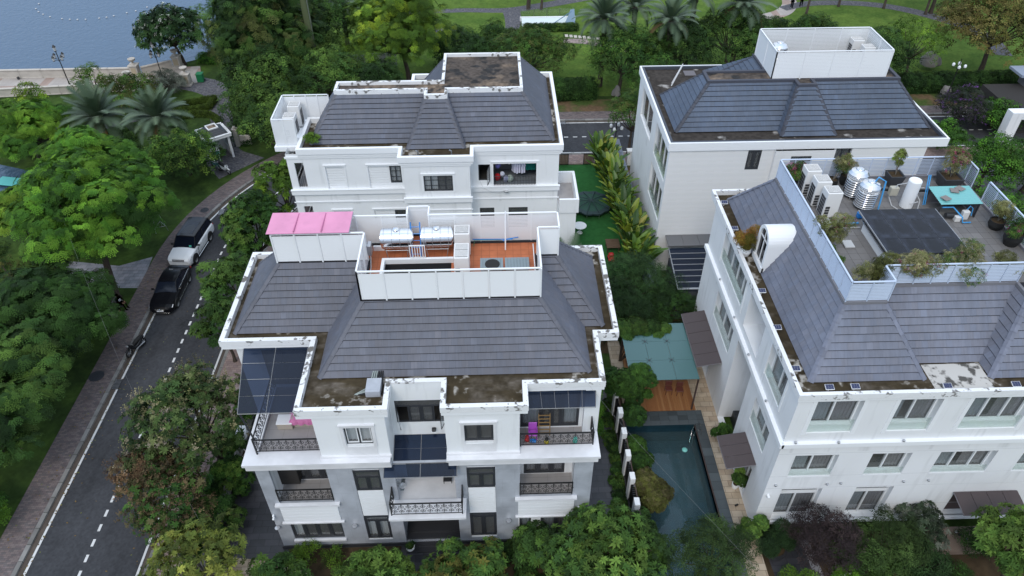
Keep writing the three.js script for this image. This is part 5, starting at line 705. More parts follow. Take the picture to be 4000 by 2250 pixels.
tree('flame_tree','bright green feathery tree in front of the two date palms',[-32.6,-49.2],[-32.0,7.0,-50.8],3.7,{...fl,cols:[...G.flame.slice(1),[0.17,0.31,0.03]],clumps:26,seed:10});
tree('flame_tree','bright green tree at the left edge left of the date palms',[-43.5,-62],[-42.8,4.4,-62.3],3.4,{...fl,cols:[...G.flame.slice(1),[0.17,0.31,0.03]],clumps:24,seed:11});
tree('flame_tree','green tree at the left edge above the turquoise slab',[-47.5,-65],[-46.8,3.2,-65.0],2.5,{...fl,cols:G.flame,clumps:18,seed:12});
tree('flame_tree','yellow green tree at the far left edge below the pond',[-38.8,-49.5],[-37.6,4.2,-48.6],2.6,{...fl,cols:[[0.06,0.13,0.016],[0.12,0.23,0.022],[0.2,0.3,0.035]],clumps:14,seed:13});
tree('flame_tree','dark green tree between the palms and the road bend',[-31.4,-52.6],[-31.2,3.6,-51.4],2.6,{cols:G.deep,spray:'small',size:0.42,dens:110,clumps:16,seed:14});
tree('park_tree','bare branched thin tree below the right date palm',[-34.6,-55.2],[-34.4,2.7,-55.4],1.9,{cols:G.olive,spray:'small',size:0.36,dens:45,seed:15,bark:M.barkPale});
tree('park_tree','dense green tree left of the small gatehouse',[-28.9,-60.2],[-28.6,2.9,-59.4],2.9,{cols:[...G.mid.slice(0,3),[0.12,0.2,0.03]],spray:'small',size:0.4,dens:130,clumps:22,seed:16});
tree('sapling','thin sapling with sparse branches on the grass at the left edge',[-37.6,-44.4],[-37.4,1.6,-44.4],1.3,{cols:G.olive,dens:30,seed:17,size:0.3});
tree('park_tree','loose light green tree in front of the balustrade, left of the palms',[-48.6,-72.4],[-48.4,2.2,-72.4],1.5,{cols:G.bright,dens:70,size:0.42,f:1.15,clumps:14,seed:18});
tree('park_tree','tall loose light green tree before the near balustrade beside the lamp',[-42.2,-73.5],[-42,3.2,-73.6],1.7,{cols:[...G.mid.slice(1),G.bright[2]],dens:70,size:0.42,f:1.3,clumps:15,seed:19});
tree('park_tree','rounded green tree behind the right date palm at the balustrade',[-38.6,-73.6],[-38.6,2.3,-73.6],2.6,{cols:[...G.olive.slice(0,2),...G.mid.slice(1)],dens:85,size:0.42,f:0.7,clumps:16,seed:20});
tree('park_tree','light green tree at the far left edge below the promenade',[-51,-69.4],[-50.6,1.9,-69.4],1.8,{cols:G.flame.slice(1),dens:80,size:0.45,clumps:15,seed:21});
tree('park_tree','leafy green tree behind the left date palm',[-45.5,-68],[-45,2.0,-68],2.0,{cols:G.flame.slice(0,3),dens:85,size:0.45,clumps:16,seed:22});
tree('frangipani_tree','round tree dotted with white blossoms standing at the lake',[-37.0,-85.2],[-37.6,4.3,-84.6],3.5,{cols:[[0.014,0.04,0.014],[0.024,0.06,0.018],[0.04,0.085,0.022]],spray:'rosette',size:0.5,dens:95,clumps:24,seed:23,flower:{n:230,spray:'fine',size:0.24,cols:[[0.7,0.7,0.6],[0.8,0.8,0.76]]}});
tree('park_tree','sparse thin tree at the water right of the white blossoming tree',[-33.0,-88.5],[-33.2,4.6,-88.6],2.8,{cols:G.bright.slice(0,3),dens:26,size:0.36,clumps:14,seed:24,bark:M.barkPale});
// the dark wood behind the rear villa
tree('tall_tree','very tall dark tree with drooping foliage behind the rear villa, top centre left',[-24.8,-75.5],[-23.6,8.2,-75.5],5.0,{cols:[...G.deep,[0.09,0.105,0.03]],spray:'feather',size:0.7,f:1.1,cf:1.0,clumps:42,dens:95,seed:25,jit:1.1});
tree('tall_tree','tall dark tree at the top edge right of the lamp post pole',[-20.4,-79],[-20.4,7.2,-79],4.4,{cols:G.deep,spray:'small',size:0.5,f:1.0,clumps:28,dens:100,seed:26});
tree('park_tree','dark green rounded tree left behind the rear villa',[-22.2,-65.8],[-22.3,4.6,-66.4],3.3,{cols:[...G.deep.slice(1),G.mid[3]],spray:'small',size:0.44,clumps:26,dens:110,seed:27});
tree('park_tree','green tree hanging over the road bend beside the rear villa',[-19.8,-62.2],[-20.3,4.1,-62.6],3.0,{cols:[...G.deep.slice(1),G.mid[3]],spray:'small',size:0.44,clumps:20,dens:110,seed:28});
tree('park_tree','green tree directly behind the air conditioner screen of the rear villa',[-17.4,-71.5],[-17.2,4.8,-71.3],3.9,{cols:[...G.deep.slice(1),G.mid[3]],spray:'small',size:0.44,clumps:28,dens:105,seed:29});
tree('park_tree','rounded green tree touching the roof of the rear villa from behind',[-12.2,-71.8],[-12,3.6,-71.8],2.9,{cols:G.deep.slice(0,3),spray:'small',size:0.42,clumps:18,dens:110,seed:30});
tree('park_tree','broad green tree in the gap between the tall dark trees',[-23.2,-70],[-23.0,5.6,-70.2],3.6,{cols:G.deep,spray:'small',size:0.46,clumps:26,dens:100,seed:31});
tree('rain_tree','tall yellow green tree with hanging leaf tassels behind the rear villa',[-9.6,-79],[-10.3,6.4,-79],5.0,{cols:G.bright,spray:'feather',size:0.62,f:0.95,cf:0.9,clumps:40,dens:70,seed:32,jit:1.0});
const bush={spray:'small',size:0.4,f:0.62,dens:120};
tree('park_tree','dark bush like tree above the rear villa roof left of the mossy flat top',[-4.6,-84],[-4.6,2.4,-84],2.9,{...bush,cols:G.deep,seed:33});
tree('park_tree','dark bushy tree beside the curving stone path behind the rear villa',[0.4,-86.2],[0.4,2.1,-86.2],2.6,{...bush,cols:G.deep,seed:34});
tree('park_tree','dark bushy tree just behind the mossy flat top',[-2.2,-78.4],[-2.2,2.8,-78.4],3.2,{...bush,cols:G.deep.slice(0,3),seed:35});
tree('park_tree','olive green round tree behind the right roof end of the rear villa',[4.3,-78.2],[4.3,3.6,-78.6],3.8,{...bush,cols:[...G.deep.slice(1,3),G.olive[1],G.mid[2]],clumps:28,seed:36});
tree('park_tree','broad green tree between the two rear roofs beyond the road',[13.8,-75.6],[14.2,4.4,-75.2],4.2,{...bush,cols:G.mid,clumps:30,f:0.7,seed:37});
tree('park_tree','dark green tree left behind the slate roof',[20.6,-78.4],[20.8,4.6,-78.4],3.8,{...bush,cols:G.deep,clumps:26,seed:38});
tree('park_tree','wide dark tree right behind the louvre screened tank',[26.8,-80.2],[26.8,4.6,-80.2],4.4,{...bush,cols:G.deep,clumps:30,seed:39});
tree('park_tree','low dark green tree behind the top of the louvre screen',[33.4,-84],[33.4,2.6,-84],3.3,{...bush,cols:G.deep,seed:40});
tree('park_tree','low dark green tree above the right end of the louvre screen',[38.8,-85],[38.8,2.4,-85],3.3,{...bush,cols:G.deep,seed:41});
tree('park_tree','dark green tree at the right shoulder of the slate roof',[41.8,-76.4],[41.6,3.8,-76.4],3.9,{...bush,cols:G.deep,clumps:26,seed:42});
tree('park_tree','slender light green tree on the lawn right of the slate roof',[46.8,-77.5],[46.6,4.6,-78],3.0,{cols:G.bright.slice(0,3),spray:'small',size:0.4,dens:45,f:0.8,seed:43});
tree('rain_tree','large olive and yellow tree in the upper right corner',[56.0,-78.5],[55.6,6.4,-78.5],5.6,{cols:[...G.olive,[0.2,0.16,0.05]],spray:'small',size:0.46,f:0.85,clumps:38,dens:85,seed:44});
tree('rain_tree','brownish autumn tree at the top edge left of the large olive tree',[59.5,-98],[58.5,7.5,-97],4.6,{cols:[...G.olive,[0.17,0.12,0.05]],spray:'small',size:0.5,clumps:24,dens:60,seed:45});
for(const[x,z,l]of[[42.6,-98.3,'slim dark trunk tree on the lawn nearest the walkers'],[48.0,-101,'slim dark trunk tree on the lawn, second from the walkers'],[53.9,-100,'slim dark trunk tree on the lawn beside the bending path'],[58.6,-97.6,'leaning slim tree on the lawn at the right end of the path'],[6.8,-101.4,'dark trunk tree on the far lawn above the sunken glass pool']])tree('lawn_tree',l,[x,z],[x + 0.6,8.5,z - 2.5],2.6,{cols:G.olive,dens:60,size:0.5,seed:Math.round(x)});
tree('street_tree','small street tree by the rear road between the two rear villas',[12.9,-62.3],[13.1,4.9,-61.9],2.1,{cols:[...G.deep.slice(1),G.olive[1]],spray:'small',size:0.34,dens:130,f:0.95,clumps:18,seed:51,trunk:0.14});
tree('crape_myrtle','round purple flowering bush at the right by the rear road',[47.6,-67],[47.6,2.2,-67],2.3,{cols:[[0.02,0.032,0.018],[0.03,0.04,0.024],[0.045,0.045,0.04]],dens:150,size:0.34,f:0.85,clumps:20,seed:52,cat:'bush',flower:{n:260,size:0.18,cols:[[0.16,0.06,0.26],[0.26,0.12,0.38]]}});
for(const[x,y,z,R,l,s]of[[43.8,3.0,-55.2,2.9,'dense green bush at the right edge behind the roof garden fence',53],[47.6,2.6,-54.6,3.0,'reddish green bush at the right edge below the white arch',54],[43.6,1.6,-62.4,1.9,'green shrub left below the purple bush',55],[51,1.5,-66.5,2.2,'dark green shrub right of the purple bush',56],[34.5,1.4,-51.5,2.2,'dark green shrub at the right end of the slate roofed villa',57],[40.2,2.4,-47.4,3.1,'dark feathery tree right of the roof garden at the image edge',58]])tree('shrub',l,[x,z],[x,y,z],R,{...bush,cols:s===54?[...G.flame.slice(1,3),[0.16,0.1,0.04]]:G.flame.slice(0,3),cat:'shrub',seed:s});
// inner side of the street
tree('street_tree','dense street tree left of the rear villa lower floors',[-18.2,-45.2],[-18.2,4.3,-45.2],2.5,{cols:G.mid,spray:'rosette',size:0.34,dens:190,f:1.2,clumps:22,seed:61});
tree('street_tree','bright green slim tree at the upper left corner of the rear villa',[-17.0,-50.6],[-17.2,4.8,-50.2],2.0,{cols:G.bright.slice(0,3),spray:'rosette',size:0.34,dens:170,f:1.5,clumps:16,seed:62});
tree('street_tree','dark green street tree behind the left gutter corner of the front villa',[-18.0,-39.3],[-18.1,4.2,-38.8],2.1,{cols:G.deep.slice(1),spray:'rosette',size:0.32,dens:200,f:1.2,clumps:18,seed:63});
tree('street_tree','small dark green tree beside the left gutter corner near the dashed line',[-18.3,-35.6],[-18.4,3.5,-35.6],1.5,{cols:G.deep.slice(1),spray:'rosette',size:0.32,dens:200,f:1.2,clumps:12,seed:64});
tree('crape_myrtle','broad street tree with pale seed sprays and lilac blooms left of the front villa',[-16.7,-26.9],[-17.6,4.8,-26.9],3.0,{cols:[[0.03,0.06,0.018],[0.05,0.09,0.025],[0.08,0.12,0.035],[0.13,0.15,0.06]],spray:'rosette',size:0.28,dens:175,f:0.8,clumps:30,cr:0.29,seed:65,trunk:0.17,flower:{spray:'spike',n:420,size:0.5,cols:[[0.17,0.17,0.07],[0.23,0.2,0.11],[0.24,0.2,0.16]]}});
tree('crape_myrtle','street tree with rusty brown seed heads below the lilac blooming tree',[-16.9,-22.6],[-17.5,3.4,-22.4],2.1,{cols:[...G.mid.slice(0,3),G.brown[1]],spray:'rosette',size:0.25,dens:170,f:0.9,clumps:26,cr:0.28,seed:66,flower:{spray:'spike',n:560,size:0.42,cols:[[0.12,0.085,0.045],[0.17,0.118,0.06]]}});
tree('crape_myrtle','rusty brown branch like small tree reaching over the road',[-17.4,-24.6],[-19.2,3.6,-24.4],1.5,{cols:G.brown.slice(0,3),spray:'rosette',size:0.27,dens:170,f:0.6,clumps:11,seed:67,flower:{spray:'spike',n:330,size:0.5,cols:[[0.16,0.09,0.05],[0.22,0.13,0.07]]}});
tree('frangipani_tree','yellow green rosette leaved tree at the bottom left of the front villa',[-14.6,-18.9],[-15.3,3.2,-18.9],2.6,{cols:G.yellow,spray:'rosette',size:0.3,dens:110,f:0.6,clumps:26,cr:0.27,seed:68,bark:M.barkPale});
// front garden
const rs={spray:'rosette',size:0.34,dens:210,f:0.75,cr:0.34};
tree('garden_tree','dark rosette leaved tree below the left corner of the front villa',[-11.4,-18.0],[-11.5,2.2,-18.2],1.4,{...rs,cols:G.deep.slice(1),seed:70});
tree('garden_tree','bright green rosette leaved tree below the wide ground floor window',[-6.6,-18.4],[-6.7,1.7,-18.4],1.7,{...rs,cols:G.rose.slice(1),seed:71});
tree('garden_tree','olive green rosette leaved tree in front of the entrance',[-2.2,-18.2],[-2.0,1.7,-18.3],2.0,{...rs,cols:[...G.rose.slice(0,3),G.olive[2]],seed:72});
tree('garden_tree','large round rosette leaved tree before the right corner of the front villa',[4.8,-18.4],[4.9,2.7,-18.8],2.7,{...rs,cols:G.rose,clumps:32,seed:73});
tree('garden_tree','small rosette leaved tree behind the white garden post',[2.4,-20],[1.9,1.5,-20.2],1.2,{...rs,cols:G.rose.slice(0,3),seed:74});
const cl={spray:'fine',size:0.2,cols:G.clipped,f:0.85,dens:560,cr:0.42,jit:0.5};
tree('clipped_tree','cloud pruned fine leaved tree at the near end of the pool',[10.6,-18.8],[10.8,2.1,-19.2],2.0,{...cl,clumps:10,seed:75,cols:[[0.03,0.06,0.018],[0.045,0.08,0.022],[0.06,0.1,0.028]]});
tree('clipped_tree','dense cloud pruned tree in the yard between the villas',[9.8,-39.4],[9.6,3.3,-39.2],2.5,{...cl,clumps:14,seed:76});
tree('clipped_tree','lower clump of the cloud pruned trees just above the glass canopy',[9.1,-36.7],[9.1,2.6,-36.7],1.7,{...cl,clumps:9,seed:77});
tree('shrub','loose dark shrub right of the cloud pruned tree under the villa wall',[12.1,-38.4],[12.0,2.3,-38.2],1.8,{...bush,cols:G.deep.slice(0,3),cat:'shrub',seed:78,size:0.26,dens:260});
tree('shrub','dark purple leaved tree in front of the right villa',[16.8,-19.8],[16.7,2.2,-19.8],1.65,{spray:'fine',size:0.2,cols:G.purple,dens:600,f:0.95,clumps:16,cat:'tree',seed:79,cr:0.4});
tree('clipped_tree','cloud pruned green tree right of the purple leaved tree',[20.0,-19.7],[19.9,2.0,-19.7],1.65,{...cl,clumps:12,seed:80,cols:[[0.035,0.065,0.018],[0.05,0.09,0.022],[0.07,0.115,0.03]]});
tree('shrub','silvery round leaved shrub by the brown door',[22.5,-20.6],[22.4,2.0,-20.7],1.1,{spray:'rosette',size:0.26,cols:[[0.03,0.05,0.025],[0.06,0.085,0.05],[0.14,0.15,0.12]],dens:260,cat:'shrub',seed:81});
tree('garden_tree','bright green rosette leaved tree in the lower right corner',[25.6,-18.0],[25.4,4.0,-18.3],1.9,{...rs,cols:G.rose.slice(1),seed:82});
for(const[x,y,z,R,c,l,s]of[[22.0,0.9,-18.8,1.3,G.clipped,'low spreading dark conifer over the stepping slabs',83],[19.0,0.7,-18.9,1.0,G.rose.slice(0,3),'leafy low shrub below the cloud pruned green tree',84],[17.9,0.5,-18.4,0.7,G.flame.slice(1),'white flowered low shrub below the purple leaved tree',85],[15.2,0.8,-17.9,1.0,G.bright.slice(0,3),'light green shrub at the bottom edge beside the dark ramp',86],[25.4,0.8,-20.0,0.9,G.deep.slice(0,3),'dark shrub right of the entrance landing',87],[23.4,0.6,-18.0,1.1,G.deep.slice(0,3),'dark shrub at the bottom right near the stepping slabs',88],[11.6,0.5,-17.7,0.7,G.rose,'small flowering shrub at the lower end of the pool path',89],[6.4,0.9,-21.4,0.9,G.deep,'dark shrub against the yard fence beside the large rosette tree',90],[-9.2,0.45,-20.6,0.5,G.bright.slice(0,3),'small round shrub right of the light green ball shrub',91],[-10.6,0.6,-20.7,0.68,G.bright.slice(0,3),'light green ball shrub at the left front corner of the villa',92],[-8.3,0.6,-19.4,0.6,G.mid,'dark ball shrub next to the curved path',93],[-15.9,1.0,-25.6,1.2,G.mid,'leafy shrub along the garden wall left of the front villa',94],[-15.9,1.0,-22.9,1.2,G.deep.slice(1),'dark shrub along the garden wall nearer the bottom',95],[-15.6,1.1,-30.4,0.8,G.flame,'green shrub under the left glass canopy',96]])tree('shrub',l,[x,z],[x,y,z],R,{...cl,spray:s===89||s===85||s>93?'rosette':'fine',size:s>93?0.26:0.22,dens:s>93?230:420,cols:c,clumps:7,cat:'shrub',seed:s,flower:s===85||s===89?{n:40,size:0.1,cols:[[0.7,0.7,0.68],[0.75,0.75,0.7]]}:undefined});
// creepers: on the glass canopy, on the yard fence and over the pool
function creeper(label,clumps,o){const t=thing('climbing_plant',label,'climbing plant',[clumps[0][0],0,clumps[0][2]]);const b=mb();for(const k of clumps)b.tube([[clumps[0][0],0.1,clumps[0][2]],[lerp(clumps[0][0],k[0],0.5),k[1]*0.6,lerp(clumps[0][2],k[2],0.4)],[k[0],k[1],k[2]]],[0.05,0.035,0.02],5);b.build('stem',M.bark,t);foliage(t,'foliage',clumps.map((k)=>({x:k[0],y:k[1],z:k[2],r:k[3],f:k[4]??0.7})),o);}
creeper('creeper hanging over the near corner of the green glass canopy',[[7.9,2.9,-30.3,1.0],[8.7,3.3,-30.6,0.8],[9.2,3.2,-30.2,0.5],[7.4,2.2,-30.9,0.9],[7.3,2.0,-31.6,0.7],[8.3,2.0,-29.9,0.6],[9.1,2.3,-29.9,0.3],[8.0,1.2,-29.4,0.6],[8.2,1.8,-28.6,0.7]],{spray:'rosette',size:0.2,n:2600,cols:G.mid.slice(0,3),seed:101});
creeper('creeper trailing over the far edge of the green glass canopy',[[8.2,3.5,-34.6,0.7,0.4],[9.1,3.5,-34.7,0.8,0.35],[10.1,3.5,-34.6,0.6,0.3],[10.9,3.45,-34.5,0.45,0.3],[10.4,3.42,-34.0,0.35,0.2],[8.4,3.4,-33.9,0.4,0.3],[9.6,3.42,-34.2,0.35,0.2]],{spray:'rosette',size:0.2,n:1500,cols:G.deep.slice(1),seed:102});
creeper('dark creeper spilling over the pool edge below the yard fence',[[8.0,1.0,-26.9,0.7],[8.5,0.8,-26.1,0.5],[8.0,1.0,-25.8,0.6]],{spray:'rosette',size:0.2,n:900,cols:G.mid.slice(0,3),seed:103});
creeper('olive leaved shrub leaning over the pool from the fence',[[8.2,0.9,-24.4,0.8],[8.9,0.7,-24.2,0.6],[9.3,0.6,-23.9,0.5],[8.6,0.7,-23.4,0.7],[8.3,0.8,-25.0,0.5]],{spray:'rosette',size:0.2,n:1500,cols:[G.olive[0],G.brown[1],G.olive[1]],seed:104});
creeper('ivy covering the yard fence at the near end of the pool',[[7.6,1.2,-21.3,0.7],[7.9,0.9,-20.6,0.7],[7.6,1.0,-22.2,0.5],[8.0,0.8,-19.9,0.7]],{spray:'rosette',size:0.18,n:1700,cols:G.rose.slice(0,3),seed:105});
creeper('bright green ivy on the side wall of the front villa',[[5.6,2.0,-29,0.6,1.6],[5.6,2.6,-30.2,0.7,1.5],[5.6,3.0,-31.4,0.7,1.5],[5.7,1.2,-28.2,0.5,1.4]],{spray:'fine',size:0.2,n:2600,cols:G.flame.slice(1),seed:106});
// hedges: clipped boxes of foliage round a dense core
function hedge(name,label,pts,w,h,o){
const t=thing(name,label,'hedge',[pts[0][0],0,pts[0][1]]),core=mb(),cl=[];
pts.slice(1).forEach((b,i)=>{const a=pts[i],L=Math.hypot(b[0]- a[0],b[1]- a[1]),ux=(b[0]- a[0])/L,uz=(b[1]- a[1])/L,q=(s,d,y)=>V(a[0]+ ux*s - uz*d,y,a[1]+ uz*s + ux*d),W2=w*0.36,H=h*0.82;core.quad(q(0,-W2,H),q(L,-W2,H),q(L,W2,H),q(0,W2,H));core.quad(q(0,W2,0),q(L,W2,0),q(L,W2,H),q(0,W2,H));core.quad(q(0,-W2,0),q(L,-W2,0),q(L,-W2,H),q(0,-W2,H));core.quad(q(0,-W2,0),q(0,W2,0),q(0,W2,H),q(0,-W2,H));core.quad(q(L,-W2,0),q(L,W2,0),q(L,W2,H),q(L,-W2,H));
const st=Math.min(w,h)*0.5;for(let s=st*0.5;s<L;s +=st)for(let y=h*0.35;y<h*0.95;y +=h*0.33)cl.push({x:a[0]+ ux*s,y:Math.min(y,h - st*0.3),z:a[1]+ uz*s,r:Math.max(w*0.5,st*0.55),f:0.7});});
core.build('hedge_core',o.core??mat(tint(o.cols[0],0.8),1),t);foliage(t,'foliage',cl,o);return t;
}
hedge('hedge','tall dark hedge along the far pavement between the two rear villas',[[5.6,-74.6],[11.2,-74.9]],2.2,2.1,{spray:'small',size:0.36,n:2600,cols:G.deep.slice(0,3),seed:111});
hedge('hedge','dark hedge along the far pavement behind the purple bush',[[43.5,-75],[62,-75.2]],2.2,1.9,{spray:'small',size:0.36,n:4200,cols:G.deep.slice(0,3),seed:112});
hedge('box_hedge','low pointed box hedge enclosing a bed by the lakeside path',[[-35.4,-72.4],[-32.2,-73.0],[-30.8,-73.4],[-30.7,-75.6],[-33.2,-74.6],[-36.4,-73.2]],0.6,0.55,{spray:'fine',size:0.24,n:2600,cols:[[0.05,0.085,0.012],[0.08,0.125,0.018]],seed:113});
hedge('box_hedge','low curved box hedge beside the gatehouse',[[-33.6,-71.2],[-31.8,-72.0],[-30.2,-71.8],[-29.0,-70.6],[-28.4,-69.0],[-28.8,-67.4]],0.55,0.55,{spray:'fine',size:0.24,n:2200,cols:[[0.05,0.085,0.012],[0.08,0.125,0.018]],seed:114});
tree('shrub','large grey green shrub against the pier of the near balustrade',[-36.4,-77.6],[-36.5,1.1,-77.6],1.7,{spray:'fine',size:0.26,cols:G.grey,dens:330,f:0.8,clumps:9,cat:'shrub',seed:115});
hedge('hedge','clipped green strip at the lake shore behind the blossoming tree',[[-35.2,-86],[-31,-85.2],[-28.5,-83]],1.6,0.8,{spray:'small',size:0.3,n:1600,cols:G.flame.slice(0,3),seed:116});
hedge('hedge','low dark hedge along the glass pool edge in the park',[[4.2,-93.9],[11,-93.9]],1.0,0.9,{spray:'small',size:0.32,n:1000,cols:G.deep,seed:117});
// date palms with single fronds
const frondGeo=[0.35,0.75,1.15].map((dr)=>{const b=mb(),n=26,at=(t)=>[Math.cos(0.9 - t*dr*1.5)*t*1.0,Math.sin(0.9 - t*dr*1.5)*t*0.9];let x=0,y=0,px,py;const sp=[];for(let k=0;k<=n;k++){const a=1.0 - dr*1.7*k/n;sp.push([x,y,a]);x +=Math.cos(a)/n;y +=Math.sin(a)/n;}
for(let k=0;k<n;k++){const A=sp[k],B=sp[k + 1];b.quad(V(A[0],A[1],-0.008),V(B[0],B[1],-0.006),V(B[0],B[1],0.006),V(A[0],A[1],0.008));if(k>2)for(const s of[-1,1]){const L=0.20*Math.sin(Math.PI*(0.12 + 0.85*k/n))+ 0.03,tx=Math.cos(A[2]),ty=Math.sin(A[2]);for(const o of[0,0.5]){const bx=lerp(A[0],B[0],o),by=lerp(A[1],B[1],o);b.tri(V(bx,by,0),V(bx + tx*0.022,by + ty*0.022,0),V(bx + tx*L*0.75,by + ty*L*0.75 + L*0.12 - 0.02,s*L*0.8));}}}return b.geo();});
const frondMats=[[0.075,0.125,0.065],[0.05,0.09,0.042],[0.10,0.15,0.075]].map((c)=>mat(c,0.7,{transmission:0.2,thickness:0})),dryFrond=mat([0.12,0.085,0.04],0.9);
function palm(label,x,z,h,L,n,o={}){
const t=thing('date_palm',label,'palm',[x,0,z],o.group),rnd=RNG(Math.round(x*13 + z*7 + 5000)),tk=mb();tk.tube([[x,0,z],[x + 0.1,h*0.5,z],[x,h,z]],[0.3,0.24,0.27],9);tk.lathe([[0.26,-0.6],[0.42,-0.25],[0.36,0.1],[0,0.3]],x,h,z,9);for(let k=0;k<h*4;k++)tk.lathe([[0.27,0],[0.31,0.1],[0.25,0.12]],x + 0.1*Math.sin(Math.PI*k/(h*4)),k*0.25,z,9,false);tk.build('trunk',M.bark,t);
for(let i=0;i<n;i++){const q=i/n,f=new THREE.Mesh(frondGeo[q<0.3?0:q<0.72?1:2],i>n*0.94?dryFrond:frondMats[i % 3]);f.name='frond';f.position.set(0,h,0);f.rotation.set(0,i*2.399 + rnd()*0.3,lerp(0.5,-0.75,q)+(rnd()- 0.5)*0.15,'YXZ');const s=L*(0.85 + 0.25*rnd());f.scale.set(s,s,s);f.castShadow=true;t.add(f);}
if(o.fruit)for(let k=0;k<2;k++){const b=mb(),r=RNG(4 + k);for(let j=0;j<60;j++){const a=r()*6.28,e=r();b.bbox(x + o.fruit[k][0]+ 0.28*Math.cos(a)*e,h + o.fruit[k][1]- 0.3*r(),z + o.fruit[k][2]+ 0.28*Math.sin(a)*e,0.09,0.09,0.09,0.03);}b.build('fruit_bunch',mat([0.6,0.17,0.02],0.6),t);}
}
palm('date palm with orange fruit bunches, left of the pair by the lake',-37.2,-63.6,4.0,3.6,60,{fruit:[[0.6,-0.7,0.9],[-0.7,-0.9,0.8]]});
palm('date palm without fruit, right of the pair by the lake',-31.2,-62.6,4.4,3.4,60);
palm('large date palm between the two rear villas beyond the road',12.0,-77.5,7.4,3.6,44);palm('date palm partly behind the large one, farther back',15.8,-81,7.4,3.4,36);palm('date palm left of the slate roof behind a tree',19.0,-77,7.3,3.2,40);palm('date palm at the top edge above the slate roof',22.6,-82,8.0,3.2,36);palm('wide date palm right above the slate roof ridge',27.6,-80.5,7.6,3.7,40);
palm('dark slender palm behind the rear villa among tall trees',-17.6,-86.8,6.0,3.0,34);palm('small palm at the top edge above the glass pool',5.0,-101.5,5.2,2.6,30);
palm('young feather palm between the front villa roof and the green turf',5.0,-41.2,2.6,3.0,30);
// paddle leaved heliconia row
{const rnd=RNG(19),lm=[[0.07,0.15,0.016],[0.12,0.22,0.02],[0.24,0.31,0.03],[0.035,0.09,0.016]].map((c)=>mat(c,0.5,{transmission:0.25,thickness:0})),yl=mat([0.3,0.28,0.06],0.6);
const lg=[0.22,0.55].map((dr)=>{const b=mb(),n=9;let x=0,y=0;const sp=[];for(let k=0;k<=n;k++){const a=1.25 - dr*k/n*1.5;sp.push([x,y,a]);x +=Math.cos(a)/n;y +=Math.sin(a)/n;}for(let k=0;k<n;k++){const w=(q)=>q<2?0.012:0.012 + 0.085*Math.sin(Math.PI*clamp((q - 2)/(n - 1.6))),A=sp[k],B=sp[k + 1];for(const s of[-1,1])b.quad(V(A[0],A[1],0),V(B[0],B[1],0),V(B[0],B[1]+ w(k + 1)*0.45,s*w(k + 1)),V(A[0],A[1]+ w(k)*0.45,s*w(k)));}return b.geo();});
const spots=[];for(let k=0;k<13;k++)spots.push([lerp(9.9,10.9,k/12)+(rnd()- 0.5)*0.4,lerp(-59.4,-43.4,k/12)]);
const lab=['at the road end of the row','second from the road end','third from the road end','fourth from the road end','fifth from the road end','beside the far side of the trampoline','beside the middle of the trampoline','beside the near side of the trampoline','just past the trampoline','halfway between trampoline and garden table','behind the garden table','beside the garden table','nearest the clipped trees'];
spots.forEach(([x,z],i)=>{const t=thing('heliconia','paddle leaved plant by the grey wall, ' + lab[i],'plant',[x,0,z],'paddle leaved plants along the grey wall');const st=mb();for(let k=0;k<4;k++)st.tube([[x +(k - 1.5)*0.15,0,z],[x +(k - 1.5)*0.22,1.4,z + 0.1]],0.04,5);st.build('stem',lm[3],t);
for(let k=0;k<44;k++){const f=new THREE.Mesh(lg[k % 2],rnd()<0.03?yl:lm[Math.floor(rnd()*4)]),s=1.7 + 1.1*rnd();f.name='leaf';f.position.set((rnd()- 0.5)*0.9,0.5 + rnd()*1.4,(rnd()- 0.5)*1.4);f.rotation.set(0,rnd()*6.28,(rnd()- 0.35)*0.35,'YXZ');f.scale.set(s,s,s);t.add(f);}});}
// ground cover
function cover(name,label,poly,n,o){const rnd=RNG(o.seed),cl=[],xs=poly.map((p)=>p[0]),zs=poly.map((p)=>p[1]);for(let k=0;k<(o.k??60);k++)cl.push({x:lerp(Math.min(...xs),Math.max(...xs),rnd()),y:o.h??0.15,z:lerp(Math.min(...zs),Math.max(...zs),rnd()),r:o.r??0.6,f:0.35});const g=new THREE.Group();scene.add(g);const m=foliage(g,name,cl,{...o,n});scene.remove(g);m.name=numbered(name);tag(m,label,'ground cover');scene.add(m);}
cover('ground_cover','dark low planting under the front garden trees',[[-1.8,-21],[7,-15]],2600,{spray:'rosette',size:0.26,cols:G.deep,seed:121});
cover('ground_cover','low planting at the foot of the right villa garden',[[17.6,-20.6],[23,-15]],2600,{spray:'rosette',size:0.26,cols:G.rose.slice(0,3),seed:122});
cover('ground_cover','planting strip between the street and the garden wall',[[-17.2,-34],[-16.0,-18]],1600,{spray:'rosette',size:0.24,cols:G.mid,seed:123});
cover('ground_cover','shady planting between the villas under the clipped trees',[[7.2,-43],[13.4,-36.5]],2400,{spray:'small',size:0.26,cols:G.deep.slice(0,3),seed:124});
cover('ground_cover','undergrowth beneath the lakeside park trees',[[-46,-74],[-33,-26]],5200,{spray:'small',size:0.4,cols:G.deep,seed:125,k:120,r:1.1});
cover('ground_cover','undergrowth in the dark wood behind the rear villa',[[-27,-84],[-14,-66]],4200,{spray:'small',size:0.45,cols:G.deep.slice(0,3),seed:126,k:90,r:1.3});
cover('ground_cover','narrow planting strip behind the yard fence',[[6.5,-32],[7.1,-23]],700,{spray:'rosette',size:0.24,cols:G.deep,seed:127,k:30,r:0.35});
